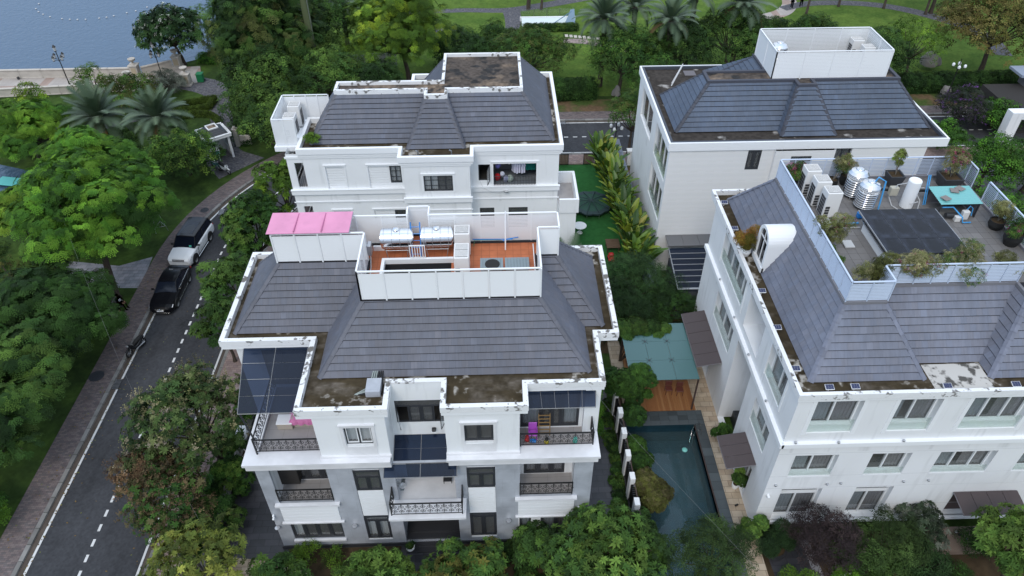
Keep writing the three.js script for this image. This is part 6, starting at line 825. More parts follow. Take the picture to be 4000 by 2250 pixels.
// leaf litter along the kerbs and on the roof gutters
{const g=mb();leafQuad(g,[0,0,0],1,0,0.12,0.07,0.01,0);const geo=g.geo(),rnd=RNG(404),pts=[];for(let k=0;k<520;k++){const z=-18 - 38*rnd(),side=rnd(),x=side<0.55?-25.7 + 0.3*rnd()*(rnd()<0.7?1:9):side<0.8?-27.5 + 1.3*rnd():-19.75 - 2*rnd()*rnd();pts.push([x,z<-47&&side<0.8?null:(x<-26.2?0.128:0.02),z]);}
const ok=pts.filter((p)=>p[1]!==null),im=new THREE.InstancedMesh(geo,M.leaf,ok.length);ok.forEach(([x,y,z],i)=>{tmpQ.setFromAxisAngle(V(0,1,0),rnd()*6.28);const s=0.6 + 0.8*rnd();im.setMatrixAt(i,tmpM.compose(V(x,y,z),tmpQ,V(s,s,s)));const c=[[0.2,0.13,0.05],[0.11,0.075,0.035],[0.16,0.17,0.05]][Math.floor(rnd()*3)];im.setColorAt(i,tmpC.setRGB(...c));});im.name='leaf_litter';im.userData.kind='stuff';tag(im,'dry fallen leaves along the kerb and pavement of the street','leaves');scene.add(im);}
// rooftop equipment
function acUnit(label,x,y,z,sx,h,sz,fans=1,side=1){
const t=thing('air_conditioner',label,'air conditioner',[x,y,z]),c=mb();c.bbox(x,y + h/2 + 0.04,z,sx,h - 0.08,sz,0.025);c.build('casing',M.acWhite,t);
const ft=mb();for(const s of[-1,1])ft.box(x + s*sx*0.35 - 0.05,x + s*sx*0.35 + 0.05,y,y + 0.08,z - sz/2,z + sz/2);ft.build('feet',M.grille,t);
const n=fans,w=sx - 0.12,d=(sz - 0.12)/n;for(let k=0;k<n;k++){const zc=z - sz/2 + 0.06 + d*(k + 0.5);const g=mb();g.box(x - w/2,x + w/2,y + h,y + h + 0.008,zc - d/2 + 0.02,zc + d/2 - 0.02);const gm=g.build('fan_recess',M.grille,t);const f=mb();for(let i=0;i<9;i++)f.box(x - w/2,x + w/2,y + h + 0.01,y + h + 0.028,zc - d/2 + 0.03 + i*(d - 0.06)/9,zc - d/2 + 0.05 + i*(d - 0.06)/9);for(const r of[0.36,0.22]){const R=r*Math.min(w,d);for(let a=0;a<16;a++){const p=(q)=>[x + R*Math.cos(q),y + h + 0.03,zc + R*Math.sin(q)];f.tube([p(a/16*6.283),p((a + 1)/16*6.283)],0.008,4,false);}}f.build('fan_guard',M.acWhite,gm);}
const cl=mb();for(let i=0;i<6;i++)for(let j=0;j<3;j++){const yy=y + 0.14 + i*(h - 0.5)/6,zz=z - sz/2 + 0.1 + j*(sz - 0.2)/3;cl.box(x - side*(sx/2 + 0.004)- 0.003,x - side*(sx/2 + 0.004)+ 0.003,yy,yy +(h - 0.5)/6 - 0.025,zz,zz +(sz - 0.2)/3 - 0.02);}cl.build('coil_grille',M.dark,t);const cf=mb();for(let i=0;i<4;i++)cf.box(x - sx*0.42,x - sx*0.12,y + 0.14 + i*0.17,y + 0.28 + i*0.17,z + sz/2,z + sz/2 + 0.005);cf.build('coil_grille',M.dark,t);return t;
}
function hTank(label,x,y,z,L,r){const t=thing('water_tank',label,'water tank',[x,y,z],undefined),b=mb(),pts=[],rs=[];const prof=[[-L/2 - 0.1,0.02],[-L/2 - 0.085,r*0.6],[-L/2 - 0.03,r*0.93],[-L/2,r]];for(let k=0;k<=10;k++){const q=-L/2 + L*k/10;prof.push([q,r*(k % 2?1.015:1)]);}prof.push([L/2 + 0.03,r*0.93],[L/2 + 0.085,r*0.6],[L/2 + 0.1,0.02]);for(const[a,q]of prof){pts.push([x + a,y + 0.45 + r,z]);rs.push(q);}b.tube(pts,rs,26);b.build('barrel',M.steel,t);mb().lathe([[0.17,-0.06],[0.17,0.04],[0.14,0.07],[0,0.09]],x,y + 0.45 + 2*r,z,14).build('lid',M.steel,t);
const s=mb();for(const sx of[-1,1]){for(const sz of[-1,1])s.tube([[x + sx*L*0.32,y,z + sz*r*0.9],[x + sx*L*0.38,y + 0.5,z + sz*r*0.75]],0.022,5);s.tube([[x + sx*L*0.38,y + 0.5,z - r*0.75],[x + sx*L*0.38,y + 0.5,z + r*0.75]],0.022,5);}for(const sz of[-1,1])s.tube([[x - L*0.4,y + 0.5,z + sz*r*0.75],[x + L*0.4,y + 0.5,z + sz*r*0.75]],0.022,5);s.build('stand',M.steelDull,t);for(const q of[-0.42,-0.14,0.14,0.42]){const rg=[],yc=y + 0.45 + r;for(let a=0;a<=24;a++)rg.push([x + q*L,yc + r*1.02*Math.cos(a/24*6.283),z + r*1.02*Math.sin(a/24*6.283)]);mb().tube(rg,0.012,4,false).build('hoop',M.steelDull,t);}return t;}
const bandTex=(()=>{const c=document.createElement('canvas');c.width=1024;c.height=64;const g=c.getContext('2d');g.fillStyle='#e6e8ea';g.fillRect(0,0,1024,64);g.fillStyle='#1c1f26';g.font='bold 50px sans-serif';g.textBaseline='middle';for(let k=0;k<3;k++)g.fillText('DAI THANH',20 + k*341,34);const t=new THREE.CanvasTexture(c);t.colorSpace=THREE.SRGBColorSpace;t.wrapS=THREE.RepeatWrapping;return t;})();
function vTank(label,x,y,z,h,r,rot,text=true){const t=thing('water_tank',label,'water tank',[x,y,z]);const pr=[[r*0.97,0.2]];for(let k=0;k<9;k++){const a=0.22 +(h - 0.55)*k/9;pr.push([r,a],[r,a +(h - 0.55)/9*0.7],[r*0.975,a +(h - 0.55)/9*0.85]);}pr.push([r,h - 0.33]);const b=mb().lathe(pr,x,y,z,28);b.build('barrel',M.steel,t);mb().lathe([[r,h - 0.33],[r*1.02,h - 0.29],[r*0.8,h - 0.14],[r*0.42,h - 0.06],[r*0.4,h - 0.03],[r*0.36,h],[r*0.12,h + 0.02],[0.03,h + 0.05],[0,h + 0.05]],x,y,z,28).build('dome',M.steel,t);
const s=mb();for(let k=0;k<4;k++){const a=k*1.571 + 0.6;s.tube([[x + Math.cos(a)*r*0.95,y,z + Math.sin(a)*r*0.95],[x + Math.cos(a)*r*0.9,y + 0.22,z + Math.sin(a)*r*0.9]],0.025,5);}const rg=[];for(let a=0;a<=20;a++)rg.push([x + Math.cos(a/20*6.283)*r,y + 0.2,z + Math.sin(a/20*6.283)*r]);s.tube(rg,0.025,5,false);s.build('stand',M.steelDull,t);
if(text){const g=new THREE.CylinderGeometry(r*1.012,r*1.012,0.17,40,1,true);const m=new THREE.Mesh(g,mat([1,1,1],0.5,{map:bandTex}));m.name='label_band';m.position.set(0,h - 0.5,0);m.rotation.y=rot;t.add(m);}return t;}
// front villa roof
hTank('left of the two lying stainless steel tanks on the orange roof deck',-5.0,14.0,-29.5,1.45,0.52);hTank('right of the two lying stainless steel tanks, next to the air conditioners',-3.0,14.0,-29.55,1.42,0.52);
acUnit('white air conditioner behind the other one on the orange deck',-1.74,14.0,-29.55,0.78,1.4,0.8,1);acUnit('white two fan air conditioner in front on the orange deck',-1.72,14.0,-27.85,0.72,1.4,1.2,2);
{const t=thing('ladder','bright blue ladder between the two lying steel tanks','ladder',[-4.0,14,-29.4]);for(const x of[-4.28,-3.82])mb().tube([[x,14.0,-29.0],[x,15.75,-29.75]],0.03,6).build('rail',M.bluePipe,t);for(let k=0;k<5;k++)mb().tube([[-4.28,14.25 + k*0.32,-29.107 - k*0.137],[-3.82,14.25 + k*0.32,-29.107 - k*0.137]],0.02,5).build('rung',M.bluePipe,t);}
{const t=thing('gate','small white barred gate standing before the steel tanks','gate',[-3.95,14,-28.72]);const f=mb();f.box(-4.34,-4.3,14.28,15.1,-28.74,-28.7);f.box(-3.6,-3.56,14.28,15.1,-28.74,-28.7);f.box(-4.3,-3.6,15.04,15.1,-28.74,-28.7);f.box(-4.3,-3.6,14.3,14.36,-28.74,-28.7);f.build('frame',M.metalWhite,t);for(let k=0;k<5;k++)mb().box(-4.21 + k*0.125,-4.17 + k*0.125,14.36,15.04,-28.735,-28.705).build('bar',M.metalWhite,t);}
for(const[x0,x1,l]of[[-0.85,0.28,'low grey box with a round black fan disc on the orange deck'],[0.36,1.55,'low grey lidded box without a disc on the orange deck']]){const t=thing('equipment_box',l,'equipment box',[x0,14,-27.8]);mb().bbox((x0 + x1)/2,14.28,-27.8,x1 - x0 - 0.08,0.5,0.85,0.02).build('casing',M.blind,t);const m=mat([0.19,0.24,0.26],0.5),n=8;for(let k=0;k<n;k++)mb().box(x0 +(x1 - x0)*k/n + 0.006,x0 +(x1 - x0)*(k + 1)/n - 0.006,14.54,14.585,-28.25,-27.35).build('lid_slat',m,t);if(x0<0)mb().lathe([[0.36,0.585],[0.36,0.62],[0,0.625]],-0.25,14,-27.75,22,false).build('fan_disc',M.blackRubber,t);}
{const t=thing('awning','pink sheet awning with three panels on the left end of the roof terrace','awning',[-9.1,15.85,-29.5]);const at=(u,v)=>V(lerp(-11.15,-7.15,u),lerp(15.92,16.0,v),lerp(-28.75,-30.4,v));for(let k=0;k<3;k++){const b=mb(),q=(u,v)=>at((k + u)/3,v),up=V(0,0.025,0),e=0.006;const c=[q(e,0),q(1 - e,0),q(1 - e,1),q(e,1)];b.quad(...c.map((v)=>v.clone().add(up)));b.quad(...c);c.forEach((v,i)=>b.quad(v,c[(i + 1)% 4],c[(i + 1)% 4].clone().add(up),v.clone().add(up)));b.build('panel',M.pink,t);}const f=mb();for(let k=0;k<=3;k++)f.tube([at(k/3,0.02).add(V(0,-0.03,0)),at(k/3,0.98).add(V(0,-0.03,0))],0.025,4);f.build('frame',M.steelDull,t);for(let k=1;k<3;k++)mb().box(at(k/3,0).x - 0.02,at(k/3,0).x + 0.02,15.985,16.035,-30.3,-28.8).build('seam',mat([0.45,0.14,0.27],0.7),t);}
{const t=thing('pipework','blue and green water pipes along the back of the orange deck','pipe',[-0.8,14,-30]);mb().tube([[-1.25,14.35,-30.1],[0.4,14.32,-30.1],[0.6,14.38,-30.05],[1.1,14.4,-30.15]],0.028,6).build('pipe',M.bluePipe,t);mb().tube([[0.3,14.3,-30.0],[0.55,14.42,-29.95],[0.8,14.36,-30.05]],0.028,6).build('pipe',M.bluePipe,t);mb().tube([[-1.2,14.03,-29.95],[-1.15,14.3,-30.1],[0.2,14.26,-30.15]],0.02,6).build('hose',mat([0.08,0.25,0.12],0.6),t);mb().tube([[1.85,14.05,-30.0],[1.85,14.06,-26.2]],0.03,6).build('white_pipe',M.metalWhite,t);}
tag(mb().tube([[0.42,14.02,-29.6],[0.44,16.0,-30.2]],0.035,7).build('pole',M.metalWhite),'slim white pole rising from the orange deck by the back fence','pole');
{const t=thing('cable_bundle','bundle of dark and grey hoses lying over the front eave of the villa','hose',[-5.7,11.3,-23.2]);for(let k=0;k<6;k++)mb().tube([[-5.95 + k*0.09,11.5,-23.75],[-6.0 + k*0.1,11.42,-23.4],[-6.0 + k*0.12,11.3,-23.0 + 0.1*k],[-6.7 + k*0.05,11.28,-22.5]],0.032,5).build('hose',k<3?mat([0.3,0.34,0.32],0.6):M.blackRubber,t);}
{const t=thing('electric_box','grey electric box on the inner side of the louvre fence','box',[-6.3,14.4,-29.0]);mb().bbox(-6.32,14.75,-29.0,0.2,0.6,0.45,0.02).build('casing',M.steelDull,t);mb().tube([[-6.3,14.45,-28.9],[-6.28,14.05,-28.4],[-6.2,14.05,-27]],0.025,5).build('conduit',M.curtain,t);}
// rear villa
acUnit('white air conditioner farther back in the screened corner of the rear villa',-14.25,11.26,-48.45,0.82,1.65,0.85,1,-1);acUnit('white air conditioner nearer the front in the screened corner of the rear villa',-14.25,11.26,-46.8,0.82,1.65,0.85,1,-1);
tree('shrub','small weed growing in the gutter of the rear villa',[-12.9,-45.4],[-12.7,11.75,-45.5],0.55,{y0:11.25,spray:'small',size:0.2,cols:G.bright.slice(0,3),dens:500,clumps:7,cat:'plant',seed:131,trunk:0.02});
// slate roofed villa
vTank('standing steel tank inside the louvre screen on the slate roof',20.85,14.0,-51.2,1.75,0.6,0,false);acUnit('white air conditioner at the far corner inside the louvre screen',27.0,14.0,-52.3,0.8,1.45,0.75,1);acUnit('white air conditioner at the nearer spot inside the louvre screen',27.3,14.0,-51.0,0.8,1.45,0.75,1);
// roof garden of the right villa
acUnit('hindmost of the three white air conditioners on the roof garden',17.45,14.02,-34.3,0.8,1.62,0.78);acUnit('middle one of the three white air conditioners on the roof garden',17.62,14.02,-33.2,0.8,1.62,0.78);acUnit('frontmost of the three white air conditioners on the roof garden',17.8,14.02,-32.1,0.8,1.62,0.78);
vTank('farther standing steel tank with a lettered white band on the roof garden',19.9,14.02,-33.9,1.75,0.53,2.2);vTank('nearer standing steel tank with a lettered white band beside the blue pipe',20.1,14.02,-32.75,1.7,0.54,0.4);
{const t=thing('water_heater','tall white cylinder water heater on the roof garden','water heater',[22.45,14,-32.75]);mb().lathe([[0.3,0],[0.34,0.03],[0.34,1.65],[0.3,1.7],[0,1.7]],22.45,14.02,-32.75,20).build('cylinder',M.metalWhite,t);const p=mb();p.tube([[22.75,15.3,-32.6],[22.95,15.33,-32.55]],0.02,5);p.tube([[22.4,14.4,-32.4],[22.8,14.55,-32.38]],0.025,5);p.build('valve',M.steelDull,t);mb().tube([[22.15,15.5,-32.8],[21.8,15.2,-33.1],[21.6,14.4,-33.2],[21.7,14.05,-32.8],[22.0,14.04,-32.2]],0.03,6).build('hose',M.curtain,t);mb().tube([[22.75,14.9,-32.9],[23.1,14.4,-32.7],[22.9,14.05,-32.3]],0.025,6).build('hose',M.curtain,t);mb().bbox(21.75,14.75,-33.2,0.45,0.5,0.3,0.03).build('pump_box',mat([0.42,0.4,0.33],0.8),t);}
{const t=thing('water_pipe','bright blue bent pipe beside the nearer lettered steel tank','pipe',[20.7,14,-32.6]),lb=mat([0.06,0.33,0.68],0.4);mb().tube([[20.25,15.7,-32.7],[20.35,15.95,-32.7],[20.75,15.75,-32.6],[20.72,14.1,-32.3]],0.045,7).build('pipe',lb,t);const u=thing('water_pipe','pair of upright blue pipes between the white heater and the pump shed','pipe',[23.6,14,-33.2]);for(const d of[0,0.1])mb().tube([[23.45 + d,14.05,-32.8],[23.5 + d,15.6,-33.4]],0.03,6).build('pipe',lb,u);const w=thing('water_pipe','short blue pipe lying on the tiles left of the black glass roof','pipe',[18.7,14.05,-31.1]);mb().tube([[18.4,14.12,-31.1],[19.2,14.12,-31.15]],0.05,7).build('pipe',lb,w);mb().tube([[18.2,14.06,-30.8],[19.2,14.06,-30.85]],0.03,6).build('grey_pipe',M.curtain,w);const x=thing('insulated_pipe','long black insulated pipe along the back of the roof garden','pipe',[22.5,14.4,-33.6]);mb().tube([[20.6,14.5,-33.9],[22.0,14.45,-33.7]],0.08,7).build('lagging',M.blackRubber,x);mb().tube([[22.9,14.42,-33.7],[25.2,14.4,-33.6]],0.08,7).build('lagging',M.blackRubber,x);}
{const t=thing('jerrycan','bright blue plastic canister standing in front of the nearer lettered tank','canister',[19.5,14.02,-31.7]);mb().bbox(19.5,14.22,-31.75,0.32,0.36,0.28,0.05).build('body',M.bluePipe,t);mb().lathe([[0.05,0.36],[0.05,0.46],[0,0.46]],19.58,14.04,-31.75,8).build('cap',M.bluePipe,t);mb().tube([[19.42,14.4,-31.85],[19.42,14.47,-31.75],[19.42,14.4,-31.65]],0.02,5).build('handle',M.bluePipe,t);}
{const t=thing('pump_shed','small pump shelter with turquoise corrugated roof on the roof garden','shed',[24.6,14.02,-31.9]),tq=mat([0.16,0.42,0.42],0.6),b=mb(),x0=23.5,x1=25.75,zA=-33.1,zB=-31.5;for(let k=0;k<30;k++){const z=lerp(zA,zB,k/30),z2=lerp(zA,zB,(k + 1)/30),y=15.05 + 0.025*(k % 3===1?1:0)- 0.1*k/30,y2=15.05 + 0.025*((k + 1)% 3===1?1:0)- 0.1*(k + 1)/30;b.quad(V(x0,y,z),V(x1,y,z),V(x1,y2,z2),V(x0,y2,z2));}b.build('roof',tq,t);for(const[x,z]of[[23.6,-33],[25.65,-33],[23.6,-31.6],[25.65,-31.6]])mb().box(x - 0.03,x + 0.03,14.02,14.95,z - 0.03,z + 0.03).build('post',M.frame,t);mb().box(25.66,25.69,14.05,14.9,-32.95,-31.65).build('side_sheet',M.blind,t);mb().box(23.65,25.6,14.05,14.9,-33.02,-32.99).build('back_sheet',M.blind,t);for(const[x,z,r]of[[23.9,-31.9,0.4],[24.7,-32.6,-0.3],[25.1,-32.8,0.5]]){mb().bbox(x,15.09,z,0.42,0.03,0.42,0.008,r).build('loose_tile',mat([0.2,0.18,0.17],0.8),t);}
const p=thing('water_pump','dark pump with white control box and blue pipes under the turquoise roof','pump',[24.6,14.02,-31.3]);mb().tube([[24.0,14.25,-31.5],[24.55,14.25,-31.5]],0.15,10).build('motor',M.dark,p);mb().bbox(25.0,14.3,-31.45,0.35,0.5,0.25,0.02).build('control_box',M.acWhite,p);mb().bbox(24.55,14.18,-31.3,0.3,0.3,0.25,0.02).build('pressure_box',M.acWhite,p);const lb=mat([0.06,0.33,0.68],0.4);mb().tube([[23.7,14.7,-31.6],[24.3,14.7,-31.6],[24.75,14.3,-31.2],[24.75,14.08,-31.05],[25.2,14.08,-31.05]],0.04,6).build('pipe',lb,p);mb().tube([[25.1,14.5,-31.6],[25.2,14.75,-31.6],[25.4,14.6,-31.6],[25.4,14.2,-31.5]],0.03,6).build('pipe',lb,p);}
{const t=thing('skylight_roof','tilted roof of dusty black glass panels on low white walls in the roof garden','skylight',[20.9,14,-29.3]);const X0=18.95,X1=22.95,Z0=-31.1,Z1=-27.35,Y=15.0;for(const q of[[19.15,19.35,-30.6,-27.9],[22.5,22.7,-30.6,-27.9],[19.35,22.5,-28.1,-27.9],[19.35,22.5,-30.6,-30.4]])mb().box(q[0],q[1],14.02,14.6,q[2],q[3]).build('kerb_wall',M.trim,t);for(let k=0;k<12;k++)mb().box(19.0,19.12,14.62,14.7,-30.7 + k*0.24,-30.5 + k*0.24).build('flashing',M.steelDull,t);const fr=mb();for(let i=0;i<=4;i++)fr.box(lerp(X0,X1,i/4)- 0.03,lerp(X0,X1,i/4)+ 0.03,Y - 0.08,Y - 0.005,Z0,Z1);for(const z of[Z0 + 0.1,-29.9,-28.2,Z1 - 0.1])fr.box(X0,X1,Y - 0.15,Y - 0.082,z - 0.03,z + 0.03);for(const[x,z]of[[19.25,-30.5],[22.6,-30.5],[19.25,-28],[22.6,-28],[21,-28]])fr.box(x - 0.03,x + 0.03,14.6,Y - 0.08,z - 0.03,z + 0.03);fr.build('frame',M.steelDull,t);
const gm=mat([1,1,1],0.16,{specularIntensity:0.35,clearcoat:0.01,map:tex(256,[1.0,1.6],(u,v)=>{const e=Math.pow(Math.abs(u - 0.5)*2,4)+ Math.pow(Math.abs(v - 0.5)*2,4),n=fbm(u,v,6,5,501),k=0.006 + 0.035*clamp(e)*n + 0.008*n;return[k*0.85,k*1.05,k*1.6];})}),zs=[Z0,-30.15,-28.55,Z1];for(let i=0;i<4;i++)for(let j=0;j<3;j++){const a=lerp(X0,X1,i/4)+ 0.012,c=lerp(X0,X1,(i + 1)/4)- 0.012,p=mb();p.box(a,c,Y,Y + 0.012,zs[j]+ 0.012,zs[j + 1]- 0.012);p.build('glass_panel',gm,t);}}
// pots with bougainvillea and other plants
const pink=[[0.4,0.03,0.16],[0.55,0.06,0.26]];
function pot(label,x,y,z,kind,r,h,pr,o={}){const t=thing('potted_plant',label,'potted plant',[x,y,z]);if(kind==='square'){const b=mb(),q=(s,yy)=>[[-s,-s],[s,-s],[s,s],[-s,s]].map(([a,c])=>V(x + a,y + yy,z + c)),A=q(r*0.7,0),B=q(r,h),C=q(r*0.85,h),D=q(r*0.8,h*0.9);for(let i=0;i<4;i++){const j=(i + 1)% 4;b.quad(A[i],A[j],B[j],B[i]).quad(B[i],B[j],C[j],C[i]).quad(C[i],C[j],D[j],D[i]);}b.build('pot',o.pm??mat([0.045,0.048,0.055],0.5,{map:paintTex}),t);mb().quad(...D).build('soil',M.soil,t);}else{mb().lathe([[r*0.7,0],[r,h*0.5],[r*0.95,h*0.95],[r,h],[r*0.85,h],[r*0.82,h*0.9]],x,y,z,14).build('pot',o.pm??M.blackRubber,t);mb().lathe([[r*0.85,h*0.9],[0,h*0.92]],x,y,z,12,false).build('soil',M.soil,t);}
const c=o.c??[0,h + pr*0.7,0],cl=[],rn=RNG(Math.round(x*100 + z));for(let k=0;k<(o.k??6);k++)cl.push({x:x + c[0]+(rn()- 0.5)*pr*1.5,y:y + c[1]+(rn()- 0.5)*pr*(o.fy??1),z:z + c[2]+(rn()- 0.5)*pr*1.3,r:pr*(0.35 + 0.3*rn()),f:0.8});const s=mb();for(const k of cl)s.tube([[x,y + h*0.9,z],[lerp(x,k.x,0.4),lerp(y + h,k.y,0.6),lerp(z,k.z,0.4)],[k.x,k.y,k.z]],[0.025,0.015,0.007],4,false);s.build('stem',M.barkPale,t);foliage(t,'foliage',cl,{spray:o.spray??'small',size:o.size??0.13,n:o.n??260,cols:o.cols??G.dryish,seed:Math.round(z*10 + x),jit:1.1});if(o.fl)foliage(t,'flowers',cl,{spray:'fine',size:0.11,n:o.fl,cols:pink,seed:5,jit:1.2});return t;}
pot('thin plant with sparse leaves in a black pot behind the air conditioners',19.0,14.02,-34.7,'round',0.3,0.6,0.35,{cols:G.rose,n:60,c:[0.5,1.1,-0.1]});pot('bushy yellowish plant behind the farther lettered tank',19.9,14.02,-35.1,'round',0.3,0.6,0.6,{n:420,c:[0,1.35,0],fl:10});pot('dark square pot with a bright green topped plant by the back fence',22.6,14.02,-34.9,'square',0.42,0.75,0.45,{n:330,c:[0.1,1.7,-0.1],fy:2,cols:[...G.dryish.slice(0,2),...G.bright.slice(2)]});pot('large dark square pot with magenta bougainvillea in the far corner',25.6,14.02,-34.6,'square',0.55,0.75,0.8,{n:650,c:[0.3,1.5,-0.1],fl:110,k:10});
pot('magenta flowering plant in the back left corner of the roof garden',16.9,14.02,-35.1,'round',0.32,0.5,0.6,{n:360,fl:120,cols:G.rose,c:[0,1.1,0]});pot('yellowish plant in a black bag against the right fence, farther one',26.25,14.02,-30.6,'round',0.4,0.5,0.6,{n:480,cols:G.dryish.slice(0,3),c:[0,1.1,0]});pot('flowering plant in a big black pot against the right fence, nearer one',26.3,14.02,-29.2,'round',0.45,0.75,0.5,{n:380,cols:G.rose,fl:30,c:[0,1.2,0]});
pot('yellow green bougainvillea leaning over the left fence by the air conditioners',16.75,14.02,-29.6,'round',0.3,0.5,0.85,{n:800,cols:G.dryish.slice(0,3),fl:18,c:[0.2,1.1,0.1],k:9});pot('dry twiggy plant in the front left corner of the roof garden',17.1,14.02,-25.9,'round',0.26,0.4,0.5,{n:170,c:[0,1.0,-0.2]});pot('bushy bougainvillea behind the front fence, left of the glass roof',18.3,14.02,-26.6,'round',0.34,0.5,0.75,{n:800,cols:[G.olive[1],...G.dryish.slice(0,2)],c:[0,0.9,0.1],k:9});pot('pale bougainvillea with pink blooms before the black glass roof',19.6,14.02,-26.6,'round',0.34,0.5,0.9,{n:950,cols:G.dryish,fl:50,c:[0.1,1.25,0.15],k:10});pot('green and straw coloured plant hanging over the front fence on the right',22.2,14.02,-26.6,'round',0.34,0.5,0.95,{n:900,cols:[...G.rose.slice(1,3),...G.dryish.slice(1)],c:[0,1.1,0.15],k:11,fl:10});pot('yellowish plant at the right image edge behind the front fence',24.6,14.02,-26.8,'round',0.34,0.5,0.7,{n:600,cols:G.dryish.slice(0,3),c:[0,1.0,0]});
for(const[x,z,l]of[[16.5,-27.4,'low green potted plant at the left fence, nearest the front'],[16.5,-28.3,'low green potted plant at the left fence, second from the front']])pot(l,x,14.02,z,'round',0.2,0.35,0.3,{n:130,cols:G.rose,c:[0.1,0.6,0]});
pot('golden conifer in a round white pot in front of the dormer',14.05,11.2,-32.3,'round',0.27,0.5,0.62,{pm:M.trim,n:900,spray:'fine',size:0.16,cols:[[0.13,0.13,0.02],[0.22,0.15,0.025],[0.26,0.12,0.03]],c:[-0.05,1.1,0],fy:1.5,k:9});
for(const[x,y,z,r,l,c]of[[13.55,0.3,-21.2,0.3,'tall narrow shrub in a white pot along the cream path',G.rose.slice(1)],[13.55,0.3,-27.5,0.25,'leafy plant in a white pot by the recess of the right villa',G.mid.slice(1)],[13.5,0.3,-24.3,0.2,'green plant under the smaller brown awning',G.rose]])pot(l,x,y,z,'round',r,0.4,r*2.2,{pm:M.trim,n:700,spray:'rosette',size:0.16,cols:c,c:[0,1.0,0],fy:1.6,k:8});
pot('clipped round bush in a wide dark bowl before the right villa',14.6,0.05,-20.4,'round',0.7,0.5,0.85,{n:2600,spray:'fine',size:0.16,cols:G.clipped,c:[0,1.1,0],k:9,pm:M.dark});
pot('small white pot with a dark ball plant at the villa entrance',-5.05,0.3,-21.0,'round',0.24,0.3,0.2,{pm:M.trim,n:240,spray:'fine',size:0.12,cols:G.deep,c:[0,0.4,0]});
pot('round stone pot with a small tree by the left garden wall',-15.7,0.3,-27.3,'round',0.33,0.5,0.5,{pm:M.sandstone,n:420,cols:G.mid,c:[0,1.3,0],fy:1.6});
{const t=thing('white_cover','small white box shaped cover beside the frontmost air conditioner','box',[17.3,14.02,-30.9]);mb().bbox(17.25,14.3,-30.9,0.5,0.5,0.55,0.06).build('casing',M.acWhite,t);mb().bbox(18.0,14.08,-29.4,0.5,0.1,0.6,0.02).build('concrete_block',M.curtain,t);}
// solar lamps along the gutter of the right villa
{const sp=[[14.05,-37.2,'at the far left corner near the cloud pruned trees'],[13.98,-34.5,'behind the dormer, fallen on its side'],[13.98,-28.9,'in front of the dormer'],[13.95,-26.1,'above the tall wall recess'],[13.98,-23.3,'last before the front corner'],[15.15,-22.1,'first along the front eave'],[16.35,-22.1,'second along the front eave'],[20.6,-22.0,'beside the stained cement floor'],[23.8,-22.0,'nearest the right image edge']],pm=mat([0.02,0.03,0.085],0.15);for(const[x,z,w]of sp){const t=thing('solar_lamp','solar panel lamp in the gutter ' + w,'solar lamp',[x,11.2,z],'solar lamps along the gutter');const b=mb();b.tube([[x,11.2,z],[x,11.42,z]],0.02,5);b.build('stand',M.metalWhite,t);const f=mb(),q=(a,c,d)=>V(x + a,11.48 + d + c*0.25*(z>-22.5?0:0)- c*0.3,z + c);f.quad(q(-0.2,-0.13,0),q(0.2,-0.13,0),q(0.2,0.13,0),q(-0.2,0.13,0)).quad(q(-0.2,-0.13,-0.03),q(0.2,-0.13,-0.03),q(0.2,0.13,-0.03),q(-0.2,0.13,-0.03)).quad(q(-0.2,0.13,-0.03),q(0.2,0.13,-0.03),q(0.2,0.13,0),q(-0.2,0.13,0));f.build('frame',M.metalWhite,t);const p=mb();for(let k=0;k<3;k++)p.quad(q(-0.185 + k*0.125,-0.118,0.006),q(-0.064 + k*0.125,-0.118,0.006),q(-0.064 + k*0.125,0.118,0.006),q(-0.185 + k*0.125,0.118,0.006));p.build('cell',pm,t);}}
// street, cars, people
const carPaint=(c,cc=1)=>mat(c,0.3,{clearcoat:cc,clearcoatRoughness:0.05,specularIntensity:0.5});
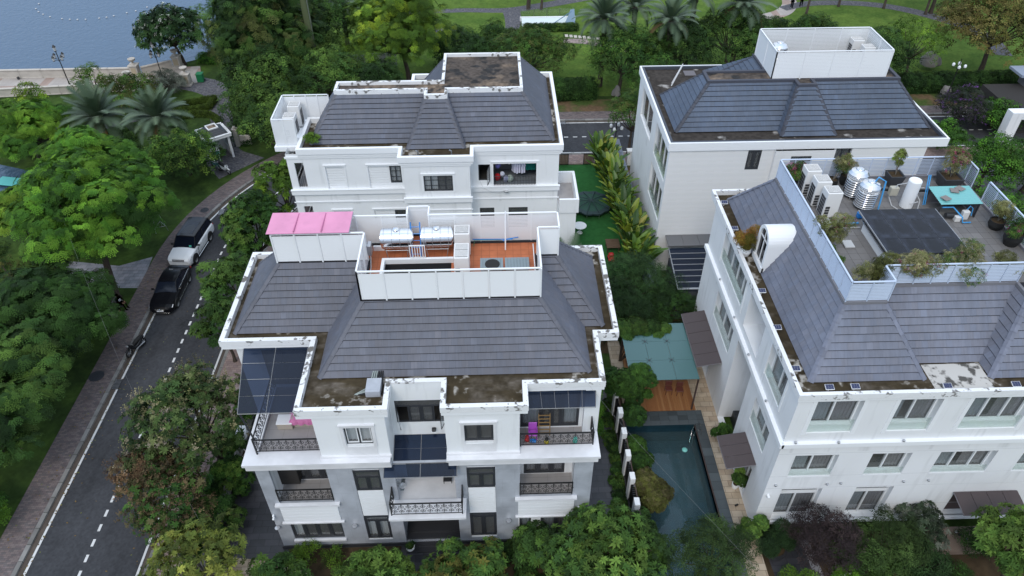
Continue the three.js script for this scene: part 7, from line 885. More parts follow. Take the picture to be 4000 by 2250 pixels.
// car built along +z = front, then turned
function car(name,label,x,z,turn,o){
const t=thing(name,label,'car',[0,0,0]),L=o.L/2,w=o.w/2;
const loft=(st,nm,m,sec)=>{const b=mb();for(let i=0;i + 1<st.length;i++){const A=sec(st[i]),B=sec(st[i + 1]);for(let k=0;k + 1<A.length;k++)b.quad(A[k],A[k + 1],B[k + 1],B[k]);}for(const e of[st[0],st[st.length - 1]]){const A=sec(e);for(let k=1;k + 1<A.length;k++)b.tri(A[0],A[k],A[k + 1]);}return b.build(nm,m,t);};
const secBody=([zz,hw,yt,yb])=>[V(-hw*0.9,yb,zz),V(-hw*0.98,yb + 0.12,zz),V(-hw,(yb + yt)/2,zz),V(-hw*0.98,yt - 0.1,zz),V(-hw*0.92,yt - 0.02,zz),V(-hw*0.5,yt + 0.025,zz),V(0,yt + 0.035,zz),V(hw*0.5,yt + 0.025,zz),V(hw*0.92,yt - 0.02,zz),V(hw*0.98,yt - 0.1,zz),V(hw,(yb + yt)/2,zz),V(hw*0.98,yb + 0.12,zz),V(hw*0.9,yb,zz)];
loft(o.body.map(([f,a,yt,yb])=>[f*L,a*w,yt,yb]),'body',o.paint,secBody);
// cabin: glass block, roof and pillars
const cb=o.cabin,bw=w*0.9,tw=w*o.tw,P={fb:[cb.fb*L,cb.yb],ft:[cb.ft*L,cb.yt],rt:[cb.rt*L,cb.yt - 0.03],rb:[cb.rb*L,cb.yb2??cb.yb]};
const q=(k,s,e=0)=>V(s*(k[1]==='t'?tw:bw)*(1 + e),P[k][1],P[k][0]);
const gl=o.glass;mb().quad(q('fb',-1),q('fb',1),q('ft',1),q('ft',-1)).build('windscreen',gl,t);mb().quad(q('rb',-1),q('rb',1),q('rt',1),q('rt',-1)).build('rear_window',gl,t);for(const s of[-1,1])mb().quad(q('fb',s),q('rb',s),q('rt',s),q('ft',s)).build('side_window',gl,t);
const rf=[];for(let k=0;k<=6;k++){const a=lerp(cb.ft*L + 0.05,cb.rt*L - 0.05,k/6),y=cb.yt + 0.06*Math.sin(Math.PI*(0.15 + 0.7*k/6))- 0.04*k/6;rf.push([a,tw*1.02,y]);}loft(rf,'roof',o.roof??o.paint,([zz,hw,y])=>[V(-hw,y - 0.07,zz),V(-hw*0.97,y - 0.02,zz),V(-hw*0.6,y + 0.015,zz),V(0,y + 0.025,zz),V(hw*0.6,y + 0.015,zz),V(hw*0.97,y - 0.02,zz),V(hw,y - 0.07,zz)]);
const pl=mb();for(const s of[-1,1]){pl.tube([q('fb',s),q('ft',s)],0.035,5);pl.tube([q('rb',s),q('rt',s)],0.05,5);const m=lerp(0.5,0.5,1);pl.tube([q('fb',s).lerp(q('rb',s),0.48),q('ft',s).lerp(q('rt',s),0.48)],0.03,5);pl.tube([q('ft',s),q('rt',s)],0.035,5);}pl.build('pillars',o.pillar??M.blackRubber,t);
if(o.trimLine){const b=mb();for(const s of[-1,1])b.tube([q('fb',s,0.03).lerp(q('rb',s,0.03),0.15),q('rb',s,0.03)],0.014,4);b.build('window_trim',M.steel,t);}
// wheels, arches, lamps, grille, mirrors
for(const[s,zz]of[[1,o.wf],[-1,o.wf],[1,o.wr],[-1,o.wr]]){const r=o.r,cx=s*(w - 0.1),g=(m,nm,par,prof,n)=>{const b=mb();b.lathe(prof,0,0,0,n);const ge=b.geo();ge.rotateZ(-s*Math.PI/2);const e=new THREE.Mesh(ge,m);e.name=nm;par.add(e);return e;};const wh=g(M.blackRubber,'wheel',t,[[r*0.62,-0.12],[r*0.95,-0.12],[r,-0.06],[r,0.07],[r*0.95,0.12],[r*0.66,0.12]],24);wh.position.set(cx,r,zz);const rim=mb();rim.lathe([[0,0.06],[0.08,0.07],[0.08,0.03],[r*0.62,0.02],[r*0.68,0.115]],0,0,0,24);const ge=rim.geo();ge.rotateZ(-s*Math.PI/2);const re=new THREE.Mesh(ge,M.grille);re.name='rim';wh.add(re);const sp=mb();for(let k=0;k<6;k++){const a=k/6*6.283;sp.tube([[s*0.1,0.06*Math.cos(a),0.06*Math.sin(a)],[s*0.1,r*0.66*Math.cos(a + 0.1),r*0.66*Math.sin(a + 0.1)]],[0.045,0.03],5);}sp.build('spokes',o.spoke??M.steelDull,wh);
const ar=mb(),pts=[];for(let k=0;k<=12;k++){const a=Math.PI*k/12;pts.push([s*(w*0.985),r +(r + 0.07)*Math.sin(a),zz +(r + 0.07)*Math.cos(a)]);}ar.tube(pts,0.05,5);for(let k=0;k<12;k++)ar.tri(V(s*w*1.004,r,zz),V(s*w*1.004,pts[k][1]- 0.02,pts[k][2]),V(s*w*1.004,pts[k + 1][1]- 0.02,pts[k + 1][2]));ar.build('wheel_arch',M.blackRubber,t);}
const F=L*o.nose;for(const s of[-1,1]){const h=mb();h.quad(V(s*w*0.5,o.hy - 0.07,F),V(s*w*0.93,o.hy - 0.04,F - 0.22),V(s*w*0.965,o.hy + 0.1,F - 0.42),V(s*w*0.5,o.hy + 0.07,F - 0.03));h.quad(V(s*w*0.5,o.hy - 0.07,F),V(s*w*0.5,o.hy - 0.09,F - 0.1),V(s*w*0.93,o.hy - 0.07,F - 0.3),V(s*w*0.93,o.hy - 0.04,F - 0.22));h.build('headlight',o.lampMat,t);const tl=mb();tl.bbox(s*w*0.82,o.hy + 0.12,-L + 0.1,0.3,0.16,0.14,0.03);tl.build('tail_light',mat([0.3,0.01,0.01],0.2),t);const mr=mb();mr.bbox(s*(w + 0.1),cb.yb + 0.1,cb.fb*L - 0.35,0.22,0.15,0.13,0.04);mr.tube([[s*w*0.92,cb.yb + 0.03,cb.fb*L - 0.33],[s*(w + 0.05),cb.yb + 0.06,cb.fb*L - 0.34]],0.03,5);mr.build('mirror',o.mirror??M.blackRubber,t);for(const dz of[0.1,-0.95]){const dh=mb();dh.bbox(s*w*1.0,cb.yb - 0.12,dz,0.03,0.035,0.2,0.01);dh.build('door_handle',o.paint,t);}const sk=mb();sk.bbox(s*w*0.985,0.27,(o.wf + o.wr)/2,0.06,0.05,o.wf - o.wr - o.r*2.4,0.015);sk.build('sill_strip',M.steel,t);}
o.front(t,F,w);const pb=mb();pb.bbox(0,0.5,F + o.pl,0.48,0.13,0.02,0.005);pb.build('number_plate',M.trim,t);mb().bbox(0,0.75,-L*0.995,0.48,0.13,0.03,0.005).build('number_plate',M.trim,t);
t.position.set(x,0.008,z);t.rotation.y=turn;return t;
}
const textMesh=(s,w,h,fg,bg,o={})=>{const c=document.createElement('canvas');c.width=256;c.height=Math.max(32,Math.round(256*h/w));const g=c.getContext('2d');g.fillStyle=bg;g.fillRect(0,0,c.width,c.height);g.fillStyle=fg;g.font='bold ' + Math.round(c.height*(o.k??0.85))+ 'px sans-serif';g.textAlign='center';g.textBaseline='middle';g.fillText(s,128,c.height*0.53,250);const t=new THREE.CanvasTexture(c);t.colorSpace=THREE.SRGBColorSpace;const m=new THREE.Mesh(new THREE.PlaneGeometry(w,h),mat([1,1,1],0.6,{map:t}));m.name=o.name??'lettering';return m;};
const whitePaint=carPaint([0.78,0.79,0.8]),blackPaint=carPaint([0.004,0.004,0.006],0.35);
car('parked_suv','large white suv with black roof parked at the kerb behind the black car',-25.02,-48.5,-0.1,{L:5.0,w:2.0,r:0.39,wf:1.62,wr:-1.34,nose:0.985,hy:0.86,pl:0.03,tw:0.76,paint:whitePaint,roof:blackPaint,glass:M.glassBlack,lampMat:M.glassBlack,
body:[[-1,0.82,0.95,0.5],[-0.975,0.95,1.08,0.36],[-0.9,0.99,1.14,0.3],[-0.5,1,1.15,0.28],[0.1,1,1.13,0.28],[0.42,1,1.1,0.28],[0.62,0.995,1.07,0.28],[0.85,0.97,1.01,0.28],[0.95,0.92,0.96,0.3],[1,0.8,0.82,0.36]],cabin:{fb:0.46,ft:0.16,rt:-0.86,rb:-0.96,yb:1.09,yt:1.76},
front:(t,F,w)=>{const g=mb();for(let k=0;k<3;k++)g.bbox(0,0.76 + k*0.065,F + 0.02 - k*0.01,0.98,0.055,0.06,0.01);g.build('grille',M.dark,t);const b=mb();b.bbox(0,0.36,F + 0.02,1.45,0.09,0.1,0.02);b.build('lower_intake',M.blackRubber,t);for(const s of[-1,1]){mb().bbox(s*0.6,0.52,F + 0.0,0.35,0.1,0.06,0.01).build('fog_lamp',M.curtain,t);const v=mb();v.quad(V(s*w*1.006,0.45,1.0),V(s*w*1.006,0.45,0.88),V(s*w*0.99,1.0,0.72),V(s*w*0.99,1.0,0.86));v.build('side_vent',M.grille,t);}const tx=textMesh('R A N G E   R O V E R',0.9,0.06,'#555b60','#d8dcde');tx.position.set(0,0.985,F - 0.16);tx.rotation.x=-1.1;t.add(tx);const st=mb();st.quad(V(0.42,1.18,1.1),V(0.62,1.18,1.1),V(0.6,1.28,1.0),V(0.4,1.28,1.0));st.build('permit_sticker',mat([0.1,0.5,0.36],0.7),t);const sr=mb();sr.box(-0.5,0.5,1.815,1.818,-1.5,0.15);sr.build('sunroof',M.glassBlack,t);}});
car('parked_sedan','glossy black sedan parked at the kerb in front of the white suv',-24.95,-42.95,0.0,{L:4.85,w:1.86,r:0.34,wf:1.42,wr:-1.45,nose:0.99,hy:0.66,pl:0.05,tw:0.7,trimLine:true,paint:blackPaint,glass:M.glassBlack,lampMat:M.steelDull,spoke:M.frame,pillar:blackPaint,mirror:blackPaint,
body:[[-1,0.78,0.8,0.45],[-0.97,0.93,0.95,0.3],[-0.85,0.98,0.99,0.24],[-0.4,1,0.98,0.22],[0.1,1,0.95,0.22],[0.42,1,0.92,0.22],[0.65,0.985,0.88,0.22],[0.85,0.94,0.82,0.24],[0.96,0.84,0.74,0.26],[1,0.68,0.62,0.3]],cabin:{fb:0.36,ft:0.03,rt:-0.48,rb:-0.84,yb:0.93,yt:1.42,yb2:0.97},
front:(t,F)=>{const g=mb();g.bbox(0,0.62,F + 0.02,0.72,0.16,0.06,0.02);g.build('grille',M.blackRubber,t);for(const y of[0.59,0.65])mb().bbox(0,y,F + 0.055,0.72,0.025,0.02,0.006).build('grille_bar',M.steel,t);const s=mb();s.lathe([[0.085,-0.012],[0.085,0.012],[0.07,0.012],[0.07,-0.012]],0,0,0,18,false);for(let k=0;k<3;k++)s.tube([[0,0,0],[0.078*Math.sin(k*2.094),0,-0.078*Math.cos(k*2.094)]],0.012,4);const e=new THREE.Mesh(s.geo(),M.steel);e.name='emblem';e.rotation.x=-Math.PI/2;e.position.set(0,0.62,F + 0.075);t.add(e);const hb=mb();hb.lathe([[0.03,0],[0.03,0.01],[0,0.012]],0,0.775,F - 0.14,10);hb.build('hood_badge',M.steel,t);mb().bbox(0,0.3,F + 0.03,1.25,0.03,0.05,0.01).build('bumper_trim',M.steel,t);}});
// motorcycles
function moto(label,x,z,turn,pm,seat=M.blackRubber){
const t=thing('motorcycle',label,'motorcycle',[0,0,0]);for(const zz of[0.62,-0.62]){const pts=[];for(let k=0;k<=18;k++)pts.push([0,0.3 + 0.26*Math.cos(k/18*6.283),zz + 0.26*Math.sin(k/18*6.283)]);const w=mb().tube(pts,0.05,6,false).build('wheel',M.blackRubber,t);const r=mb();for(let k=0;k<5;k++)r.tube([[0,0.3,zz],[0,0.3 + 0.22*Math.cos(k*1.257),zz + 0.22*Math.sin(k*1.257)]],0.015,4);r.tube([[-0.06,0.3,zz],[0.06,0.3,zz]],0.05,8);r.build('rim',M.steelDull,w);}
const f=mb();for(const s of[-1,1])f.tube([[s*0.09,0.3,0.62],[s*0.09,0.78,0.42]],0.025,5);f.build('fork',M.steelDull,t);const b=mb();b.tube([[0,0.85,0.48],[0,0.62,0.34],[0,0.42,0.12],[0,0.42,-0.2],[0,0.6,-0.5],[0,0.72,-0.85]],[0.16,0.17,0.14,0.16,0.16,0.07],9);b.tube([[0,0.56,0.85],[0,0.62,0.62],[0,0.52,0.36]],[0.05,0.09,0.06],7);b.build('body',pm,t);const s=mb();s.tube([[0,0.72,0.08],[0,0.77,-0.2],[0,0.82,-0.5],[0,0.84,-0.75]],[0.1,0.15,0.15,0.09],9);s.build('seat',seat,t);const h=mb();h.tube([[-0.36,0.98,0.3],[-0.2,1.02,0.42],[0,0.98,0.45],[0.2,1.02,0.42],[0.36,0.98,0.3]],0.02,6);h.build('handlebar',M.frame,t);mb().bbox(0,0.93,0.56,0.18,0.16,0.1,0.03).build('headlight',M.steelDull,t);for(const q of[-1,1]){const m=mb();m.tube([[q*0.22,1.02,0.42],[q*0.3,1.18,0.4]],0.01,4);m.bbox(q*0.32,1.22,0.4,0.1,0.08,0.03,0.01);m.build('mirror',M.frame,t);}mb().tube([[0.13,0.3,0.05],[0.14,0.35,-0.7]],[0.03,0.05],7).build('exhaust',M.steelDull,t);t.position.set(x,0.012,z);t.rotation.y=turn;t.rotation.z=0;return t;
}
moto('black motor scooter parked at the kerb below the black sedan',-25.5,-36.95,-0.42,mat([0.012,0.012,0.014],0.25));
moto('white motor scooter parked beside the gatehouse, nearest the road',-25.6,-60.5,0.9,M.metalWhite);moto('white and green motor scooter behind the other one at the gatehouse',-26.6,-61.2,0.8,mat([0.05,0.16,0.15],0.35),M.metalWhite);
// people: one smooth field per figure
function field(caps,cell,blend=0.035,grow=0){
const lo=[9e9,9e9,9e9],hi=[-9e9,-9e9,-9e9];for(const c of caps)for(let k=0;k<3;k++){const r=Math.max(c[6],c[7])+ grow + 0.05;lo[k]=Math.min(lo[k],c[k]- r,c[k + 3]- r);hi[k]=Math.max(hi[k],c[k]+ r,c[k + 3]+ r);}
const S=Math.max(hi[0]- lo[0],hi[1]- lo[1],hi[2]- lo[2]),n=Math.min(120,Math.ceil(S/cell)),mc=new MarchingCubes(n,M.leaf,false,false,120000),h=S/n,cx=[0,1,2].map((k)=>(lo[k]+ hi[k])/2);
for(let z=0;z<n;z++)for(let y=0;y<n;y++)for(let x=0;x<n;x++){const p=[x,y,z].map((q,k)=>cx[k]+(q - n/2)*h);let d=9;for(const c of caps){const vx=c[3]- c[0],vy=c[4]- c[1],vz=c[5]- c[2],wx=p[0]- c[0],wy=p[1]- c[1],wz=p[2]- c[2],l=vx*vx + vy*vy + vz*vz,t=l?clamp((wx*vx + wy*vy + wz*vz)/l):0,q=Math.hypot(wx - t*vx,wy - t*vy,wz - t*vz)- lerp(c[6],c[7],t)- grow;const e=clamp(0.5 + 0.5*(d - q)/blend);d=lerp(d,q,e)- blend*e*(1 - e);}mc.field[n*n*z + n*y + x]=-d;}
mc.isolation=0;mc.update();const b=mb(),P=mc.positionArray,N=mc.normalArray,s=n/2*h;for(let i=0;i<mc.count;i++){b.p.push(cx[0]+ P[3*i]*s,cx[1]+ P[3*i + 1]*s,cx[2]+ P[3*i + 2]*s);const l=-(Math.hypot(N[3*i],N[3*i + 1],N[3*i + 2])||1);b.n.push(-N[3*i]/l*-1,-N[3*i + 1]/l*-1,-N[3*i + 2]/l*-1);b.uv.push(0,0);}return b;
}
const skinM=mat([0.36,0.19,0.12],0.6);
// J: joints; the figure faces +x of its own frame
function person(label,at,turn,J,c){
const t=thing('person',label,'person',[0,0,0]),cap=(a,b,ra,rb)=>[...J[a],...J[b],ra,rb],two=(f)=>[f('L'),f('R')].flat();
const arm=two((s)=>[cap('sh' + s,'el' + s,0.05,0.042),cap('el' + s,'wr' + s,0.042,0.03)]),leg=two((s)=>[cap('hip' + s,'kn' + s,0.085,0.06),cap('kn' + s,'an' + s,0.058,0.04),[...J['an' + s],J['an' + s][0]+ 0.16*(J.fx??1),J['an' + s][1]- 0.03,J['an' + s][2],0.04,0.035]]),torso=[cap('pelvis','chest',0.135,0.135),cap('chest','neck',0.12,0.06),cap('shL','shR',0.065,0.065),cap('hipL','hipR',0.105,0.105)],head=[cap('neck','head',0.055,0.06),[J.head[0],J.head[1]+ 0.09,J.head[2],J.head[0]+ 0.02,J.head[1]+ 0.0,J.head[2],0.098,0.075]];
const body=field([...arm,...leg,...torso,...head],0.022);const hx=J.head[0],hy=J.head[1]+ 0.04,hz=J.head[2];body.bbox(hx + 0.105,hy,hz,0.035,0.045,0.03,0.01);for(const s of[-1,1])body.bbox(hx + 0.01,hy + 0.01,hz + s*0.098,0.05,0.06,0.02,0.008);
for(const s of['L','R']){const w=J['wr' + s],e=J['el' + s],d=V(w[0]- e[0],w[1]- e[1],w[2]- e[2]).normalize(),sd=V(0,0,0).crossVectors(d,V(0,1,0.2)).normalize(),q=(a,b2,up)=>[w[0]+ d.x*a + sd.x*b2,w[1]+ d.y*a + sd.y*b2 + up,w[2]+ d.z*a + sd.z*b2];body.tube([q(0,0,0),q(0.09,0,0)],[0.03,0.038],7);[[-0.027,0.165],[-0.009,0.182],[0.009,0.175],[0.027,0.15]].forEach(([b2,L])=>body.tube([q(0.08,b2,0),q(0.13,b2*1.1,-0.008),q(L,b2*1.15,-0.03)],[0.0095,0.009,0.007],5));body.tube([q(0.03,0.03,0),q(0.07,0.058,-0.008),q(0.1,0.06,-0.015)],[0.011,0.01,0.008],5);}
body.build('body',skinM,t);const face=mb();for(const s of[-1,1])face.bbox(hx + 0.094,hy + 0.03,hz + s*0.034,0.02,0.016,0.026,0.004);face.bbox(hx + 0.093,hy - 0.055,hz,0.015,0.012,0.045,0.003);face.build('face_features',M.darkWood,t);
field([[J.head[0]- 0.015,J.head[1]+ 0.1,J.head[2],J.head[0]- 0.045,J.head[1]+ 0.04,J.head[2],0.108,0.095]],0.016).build('hair',M.blackRubber,t);
const sl=two((s)=>{const a=J['sh' + s],b=J['el' + s];return[[...a,...a.map((v,k)=>lerp(v,b[k],c.sleeve??0.6)),0.055,0.05]];});field([cap('pelvis','chest',0.13,0.135),cap('chest','neck',0.12,0.045),cap('shL','shR',0.066,0.066),...sl],0.02,0.035,0.016).build('shirt',mat(c.shirt,0.9),t);
const pr=two((s)=>{const a=J['hip' + s],b=J['kn' + s],k=J['an' + s];return c.long?[[...a,...b,0.088,0.066],[...b,...k,0.066,0.05]]:[[...a,...a.map((v,i)=>lerp(v,b[i],0.8)),0.092,0.08]];});field([cap('hipL','hipR',0.105,0.105),...pr],0.02,0.03,0.016).build(c.long?'trousers':'shorts',mat(c.pants,0.9),t);
const so=mb();for(const s of['L','R']){const a=J['an' + s];so.bbox(a[0]+ 0.08*(J.fx??1),a[1]- 0.05,a[2],0.27,0.085,0.1,0.03);}so.build('shoes',mat(c.shoes,0.7),t);
if(c.print){const m=textMesh(c.print,0.2,0.17,'#1d2438','#d8dae0',{k:0.95,name:'chest_print'});const a=J.chest,b=J.pelvis;m.position.set(a[0]+ 0.165,(a[1]+ b[1])/2 + 0.12,a[2]);m.rotation.set(0,Math.PI/2,0);m.rotateX(-0.2);t.add(m);}
t.position.set(...at);t.rotation.y=turn;return t;
}
const seated=(o={})=>({pelvis:[0,0.52,0],chest:[0.03,0.86,0],neck:[0.08,1.08,0],head:[0.13,1.2,0],shL:[0.05,1.0,-0.19],shR:[0.05,1.0,0.19],elL:[0.2,0.76,-0.25],elR:[0.2,0.76,0.25],wrL:[0.42,0.66,-0.12],wrR:[0.42,0.66,0.12],hipL:[0.03,0.5,-0.1],hipR:[0.03,0.5,0.1],knL:[0.46,0.52,-0.13],knR:[0.46,0.52,0.13],anL:[0.5,0.09,-0.12],anR:[0.56,0.09,0.14],...o});
const standing=(k)=>({pelvis:[0,0.95,0],chest:[0,1.25,0],neck:[0.02,1.46,0],head:[0.05,1.56,0],shL:[0,1.4,-0.19],shR:[0,1.4,0.19],elL:[-0.06*k,1.12,-0.24],elR:[0.1*k,1.13,0.24],wrL:[0.02,0.9,-0.25],wrR:[0.2,0.93,0.22],hipL:[0,0.92,-0.1],hipR:[0,0.92,0.1],knL:[0.14*k,0.5,-0.1],knR:[-0.05*k,0.5,0.1],anL:[0.14*k,0.09,-0.1],anR:[-0.25*k,0.11,0.1]});
{const t=thing('stone_bench','low grey stone bench at the pavement edge under the leaning tree','bench',[-28.4,0.12,-41.2]);mb().bbox(-28.42,0.43,-41.1,0.5,0.1,1.7,0.03).build('seat',M.kerb,t);for(const z of[-41.7,-40.5])mb().bbox(-28.42,0.2,z,0.4,0.36,0.22,0.02).build('leg',M.kerb,t);mb().bbox(-28.66,0.62,-41.1,0.1,0.35,1.7,0.03).build('backrest',M.kerb,t);}
person('person in a white T-shirt with number 64 and black shorts sitting on the bench',[-28.3,0.09,-41.45],-0.25,seated(),{shirt:[0.74,0.75,0.78],pants:[0.012,0.012,0.015],shoes:[0.02,0.02,0.02],print:'64'});
person('person in dark clothes bending forward on the bench beside the white shirt',[-28.35,0.09,-40.75],-0.55,seated({chest:[0.12,0.82,0],neck:[0.24,0.98,0],head:[0.32,1.06,0],shL:[0.2,0.92,-0.18],shR:[0.2,0.92,0.18],elL:[0.36,0.66,-0.2],elR:[0.36,0.66,0.2],wrL:[0.56,0.62,-0.06],wrR:[0.56,0.6,0.08],anL:[0.62,0.09,-0.12],anR:[0.74,0.09,0.12]}),{shirt:[0.03,0.012,0.014],pants:[0.1,0.1,0.11],shoes:[0.4,0.39,0.37]});
person('person in a dark top and pale trousers walking on the park path',[41.3,0.02,-100.6],1.2,standing(1),{shirt:[0.03,0.03,0.04],pants:[0.55,0.5,0.48],shoes:[0.6,0.6,0.6],long:true,sleeve:0.95});
person('person in a white top and black trousers walking at the right on the park path',[42.8,0.02,-101.2],1.0,standing(-1),{shirt:[0.6,0.62,0.66],pants:[0.015,0.015,0.018],shoes:[0.05,0.05,0.05],long:true,sleeve:0.95});
// gatehouse
{const t=thing('gatehouse','small white framed guard booth with slate roof by the park entrance','booth',[-27,0,-63.4]),a=0.62,c=Math.cos(a),s=Math.sin(a),Q=(u,y,v)=>V(-26.95 + u*c + v*s,y,-63.6 - u*s + v*c),bx=(b,u0,u1,y0,y1,v0,v1)=>wbox(b,(u,y,d)=>Q(u,y,-d),u0,u1,y0,y1,-v1,-v0);
for(const[u,v]of[[-1,-1],[1,-1],[1,1],[-1,1]]){const b=mb();bx(b,u - 0.1,u + 0.1,0,2.35,v - 0.1,v + 0.1);b.build('post',M.trim,t);}for(const q of[[-1.3,1.3,1.12,1.3],[-1.3,1.3,-1.3,-1.12],[-1.3,-1.12,-1.12,1.12],[1.12,1.3,-1.12,1.12]]){const b=mb();bx(b,q[0],q[1],2.35,2.6,q[2],q[3]);bx(b,q[0]*1.03,q[1]*1.03,2.6,2.68,q[2]*1.03,q[3]*1.03);b.build('cornice',M.trim,t);}const lo=[[-1.1,-1.1],[1.1,-1.1],[1.1,1.1],[-1.1,1.1]];for(let i=0;i<4;i++){const A=lo[i],B=lo[(i + 1)% 4],n=4;for(let r=0;r<n;r++){const f0=1 - 0.55*r/n,f1=1 - 0.55*(r + 1)/n,b=mb();b.quad(Q(A[0]*f0,2.62 + 0.5*r/n + 0.03,A[1]*f0),Q(B[0]*f0,2.62 + 0.5*r/n + 0.03,B[1]*f0),Q(B[0]*f1,2.62 + 0.5*(r + 1)/n,B[1]*f1),Q(A[0]*f1,2.62 + 0.5*(r + 1)/n,A[1]*f1));b.quad(Q(A[0]*f0,2.62 + 0.5*r/n + 0.03,A[1]*f0),Q(B[0]*f0,2.62 + 0.5*r/n + 0.03,B[1]*f0),Q(B[0]*f0,2.6 + 0.5*r/n,B[1]*f0),Q(A[0]*f0,2.6 + 0.5*r/n,A[1]*f0));b.build('roof_course',M.frame,t);}}
for(const q of[[-0.5,0.5,0.4,0.5],[-0.5,0.5,-0.5,-0.4],[-0.5,-0.4,-0.4,0.4],[0.4,0.5,-0.4,0.4]]){const b=mb();bx(b,q[0],q[1],3.05,3.22,q[2],q[3]);b.build('lantern_curb',M.trim,t);}{const b=mb();bx(b,-0.4,0.4,3.08,3.12,-0.4,0.4);b.build('lantern_floor',M.mossDeck,t);}for(const q of[[-0.9,0.9,-1.03,-0.97],[-1.03,-0.97,-0.9,0.9]]){const b=mb();bx(b,q[0],q[1],0.05,2.3,q[2],q[3]);b.build('wall_panel',M.trim,t);}const gw=mb();bx(gw,0.98,1.02,0.9,2.3,-0.9,0.9);gw.build('pane',M.glass,t);const lw=mb();bx(lw,0.97,1.03,0.05,0.9,-0.9,0.9);lw.build('wall_panel',M.trim,t);mb().box(-27.3,-26.6,0.02,0.7,-63.9,-63.3).build('desk',M.darkWood,t);}
{const t=thing('gate_pier','pale stone gate pier with a ball top right of the gatehouse','pier',[-25.6,0,-65.5]);mb().bbox(-25.6,0.9,-65.5,0.4,1.8,0.4,0.03).build('shaft',M.sandstone,t);mb().bbox(-25.6,1.86,-65.5,0.54,0.12,0.54,0.03).build('cap',M.sandstone,t);mb().lathe([[0,0],[0.12,0.02],[0.17,0.12],[0.12,0.22],[0,0.24]],-25.6,1.92,-65.5,12).build('finial',M.sandstone,t);mb().bbox(-24.9,0.5,-65.8,1.1,1.0,0.25,0.03).build('side_wall',M.sandstone,t);}
{const t=thing('notice_board','small white and green notice board in front of the gatehouse','sign',[-27,0,-62.3]);mb().bbox(-26.9,1.2,-62.3,1.1,0.8,0.06,0.01,0.6).build('board',M.trim,t);mb().bbox(-26.88,1.02,-62.26,1.0,0.35,0.03,0.005,0.6).build('print_field',mat([0.03,0.2,0.18],0.7),t);for(const s of[-0.4,0.4])mb().tube([[-26.9 + s*0.8,0,-62.3 - s*0.55],[-26.9 + s*0.8,1.6,-62.3 - s*0.55]],0.03,5).build('leg',M.trim,t);}
{const t=thing('tree_guard','thin galvanised tree guard frame on the grass by the road','tree guard',[-28.5,0,-51.4]),p=[[-28.9,-50.9],[-28.0,-51.3],[-28.8,-52.1]];p.forEach((a,i)=>{const b=p[(i + 1)% 3];mb().tube([[a[0],0,a[1]],[lerp(a[0],-28.6,0.5),1.6,lerp(a[1],-51.4,0.5)]],0.03,5).build('leg',M.steelDull,t);mb().tube([[lerp(a[0],-28.6,0.15),0.5,lerp(a[1],-51.4,0.15)],[lerp(b[0],-28.6,0.15),0.5,lerp(b[1],-51.4,0.15)]],0.025,5).build('rail',M.steelDull,t);});}
// lamps
function lantern(b,g,x,y,z,s){b.lathe([[0.1*s,0],[0.13*s,0.04*s],[0.03*s,0.06*s]],x,y - 0.02*s,z,8);b.lathe([[0.16*s,0.34*s],[0.1*s,0.44*s],[0.02*s,0.56*s],[0,0.56*s]],x,y,z,8);g.lathe([[0.09*s,0.03*s],[0.14*s,0.34*s]],x,y,z,8);}
function ornateLamp(name,label,x,z,h,spread,n,y0=0,ball=false,top=true){const t=thing(name,label,'street lamp',[x,y0,z]),b=mb(),g=mb();b.lathe([[0.18,0],[0.18,0.15],[0.1,0.3],[0.07,0.6],[0.055,0.7],[0.045,h]],x,y0,z,9);if(top&&!ball)lantern(b,g,x,y0 + h,z,1.3);for(let k=0;k<n;k++){const a=k/n*6.283 + 0.5,cx=x + Math.cos(a)*spread,cz=z + Math.sin(a)*spread,yb=y0 + h - 0.95;b.tube([[x,yb - 0.25,z],[lerp(x,cx,0.5),yb + 0.05,lerp(z,cz,0.5)],[cx,yb - 0.02,cz],[cx,yb + 0.1,cz]],0.025,5);if(ball)g.lathe([[0.03,0],[0.13,0.06],[0.15,0.22],[0.1,0.34],[0,0.36]],cx,yb + 0.1,cz,10);else lantern(b,g,cx,yb + 0.02,cz,1.1);}b.build('post',M.iron,t);g.build('lantern_glass',ball?M.trim:mat([0.55,0.56,0.58],0.25),t).userData.kind='stuff';return t;}
ornateLamp('street_lamp','black five lantern lamp post on the promenade at the left',-48.2,-79.6,4.2,0.6,4);ornateLamp('street_lamp','black lamp post on the promenade in front of the blossoming tree',-38.3,-81.3,3.7,0.6,4);
ornateLamp('street_lamp','black lamp with white globes between the two rear villas',11.6,-62.4,3.7,0.55,4,0,true);ornateLamp('street_lamp','black lamp with pale globes behind the purple bush',48.8,-71.9,5.0,0.55,4,0,true);
{const t=thing('street_lamp','lamp post with clear ball globes among the brown seed headed street trees','street lamp',[-17.5,0,-25.5]),b=mb();b.lathe([[0.14,0],[0.1,0.4],[0.05,0.6],[0.04,3.0]],-17.5,0,-25.5,9);const ar=[[-17.05,-25.4,2.9],[-18.0,-25.1,2.7],[-17.6,-26.2,2.8]];for(const[x,z,y]of ar)b.tube([[-17.5,2.6,-25.5],[lerp(-17.5,x,0.6),y - 0.3,lerp(-25.5,z,0.6)],[x,y - 0.15,z]],0.03,5);b.build('post',M.iron,t);for(const[x,z,y]of ar){const g=new THREE.Mesh(new THREE.SphereGeometry(0.22,18,12),M.glass);g.name='globe';g.position.set(x + 17.5,y + 0.05,z + 25.5);t.add(g);mb().lathe([[0.06,-0.15],[0.06,0.08],[0.03,0.16],[0,0.17]],x,y,z,8).build('bulb',M.trim,t);}}
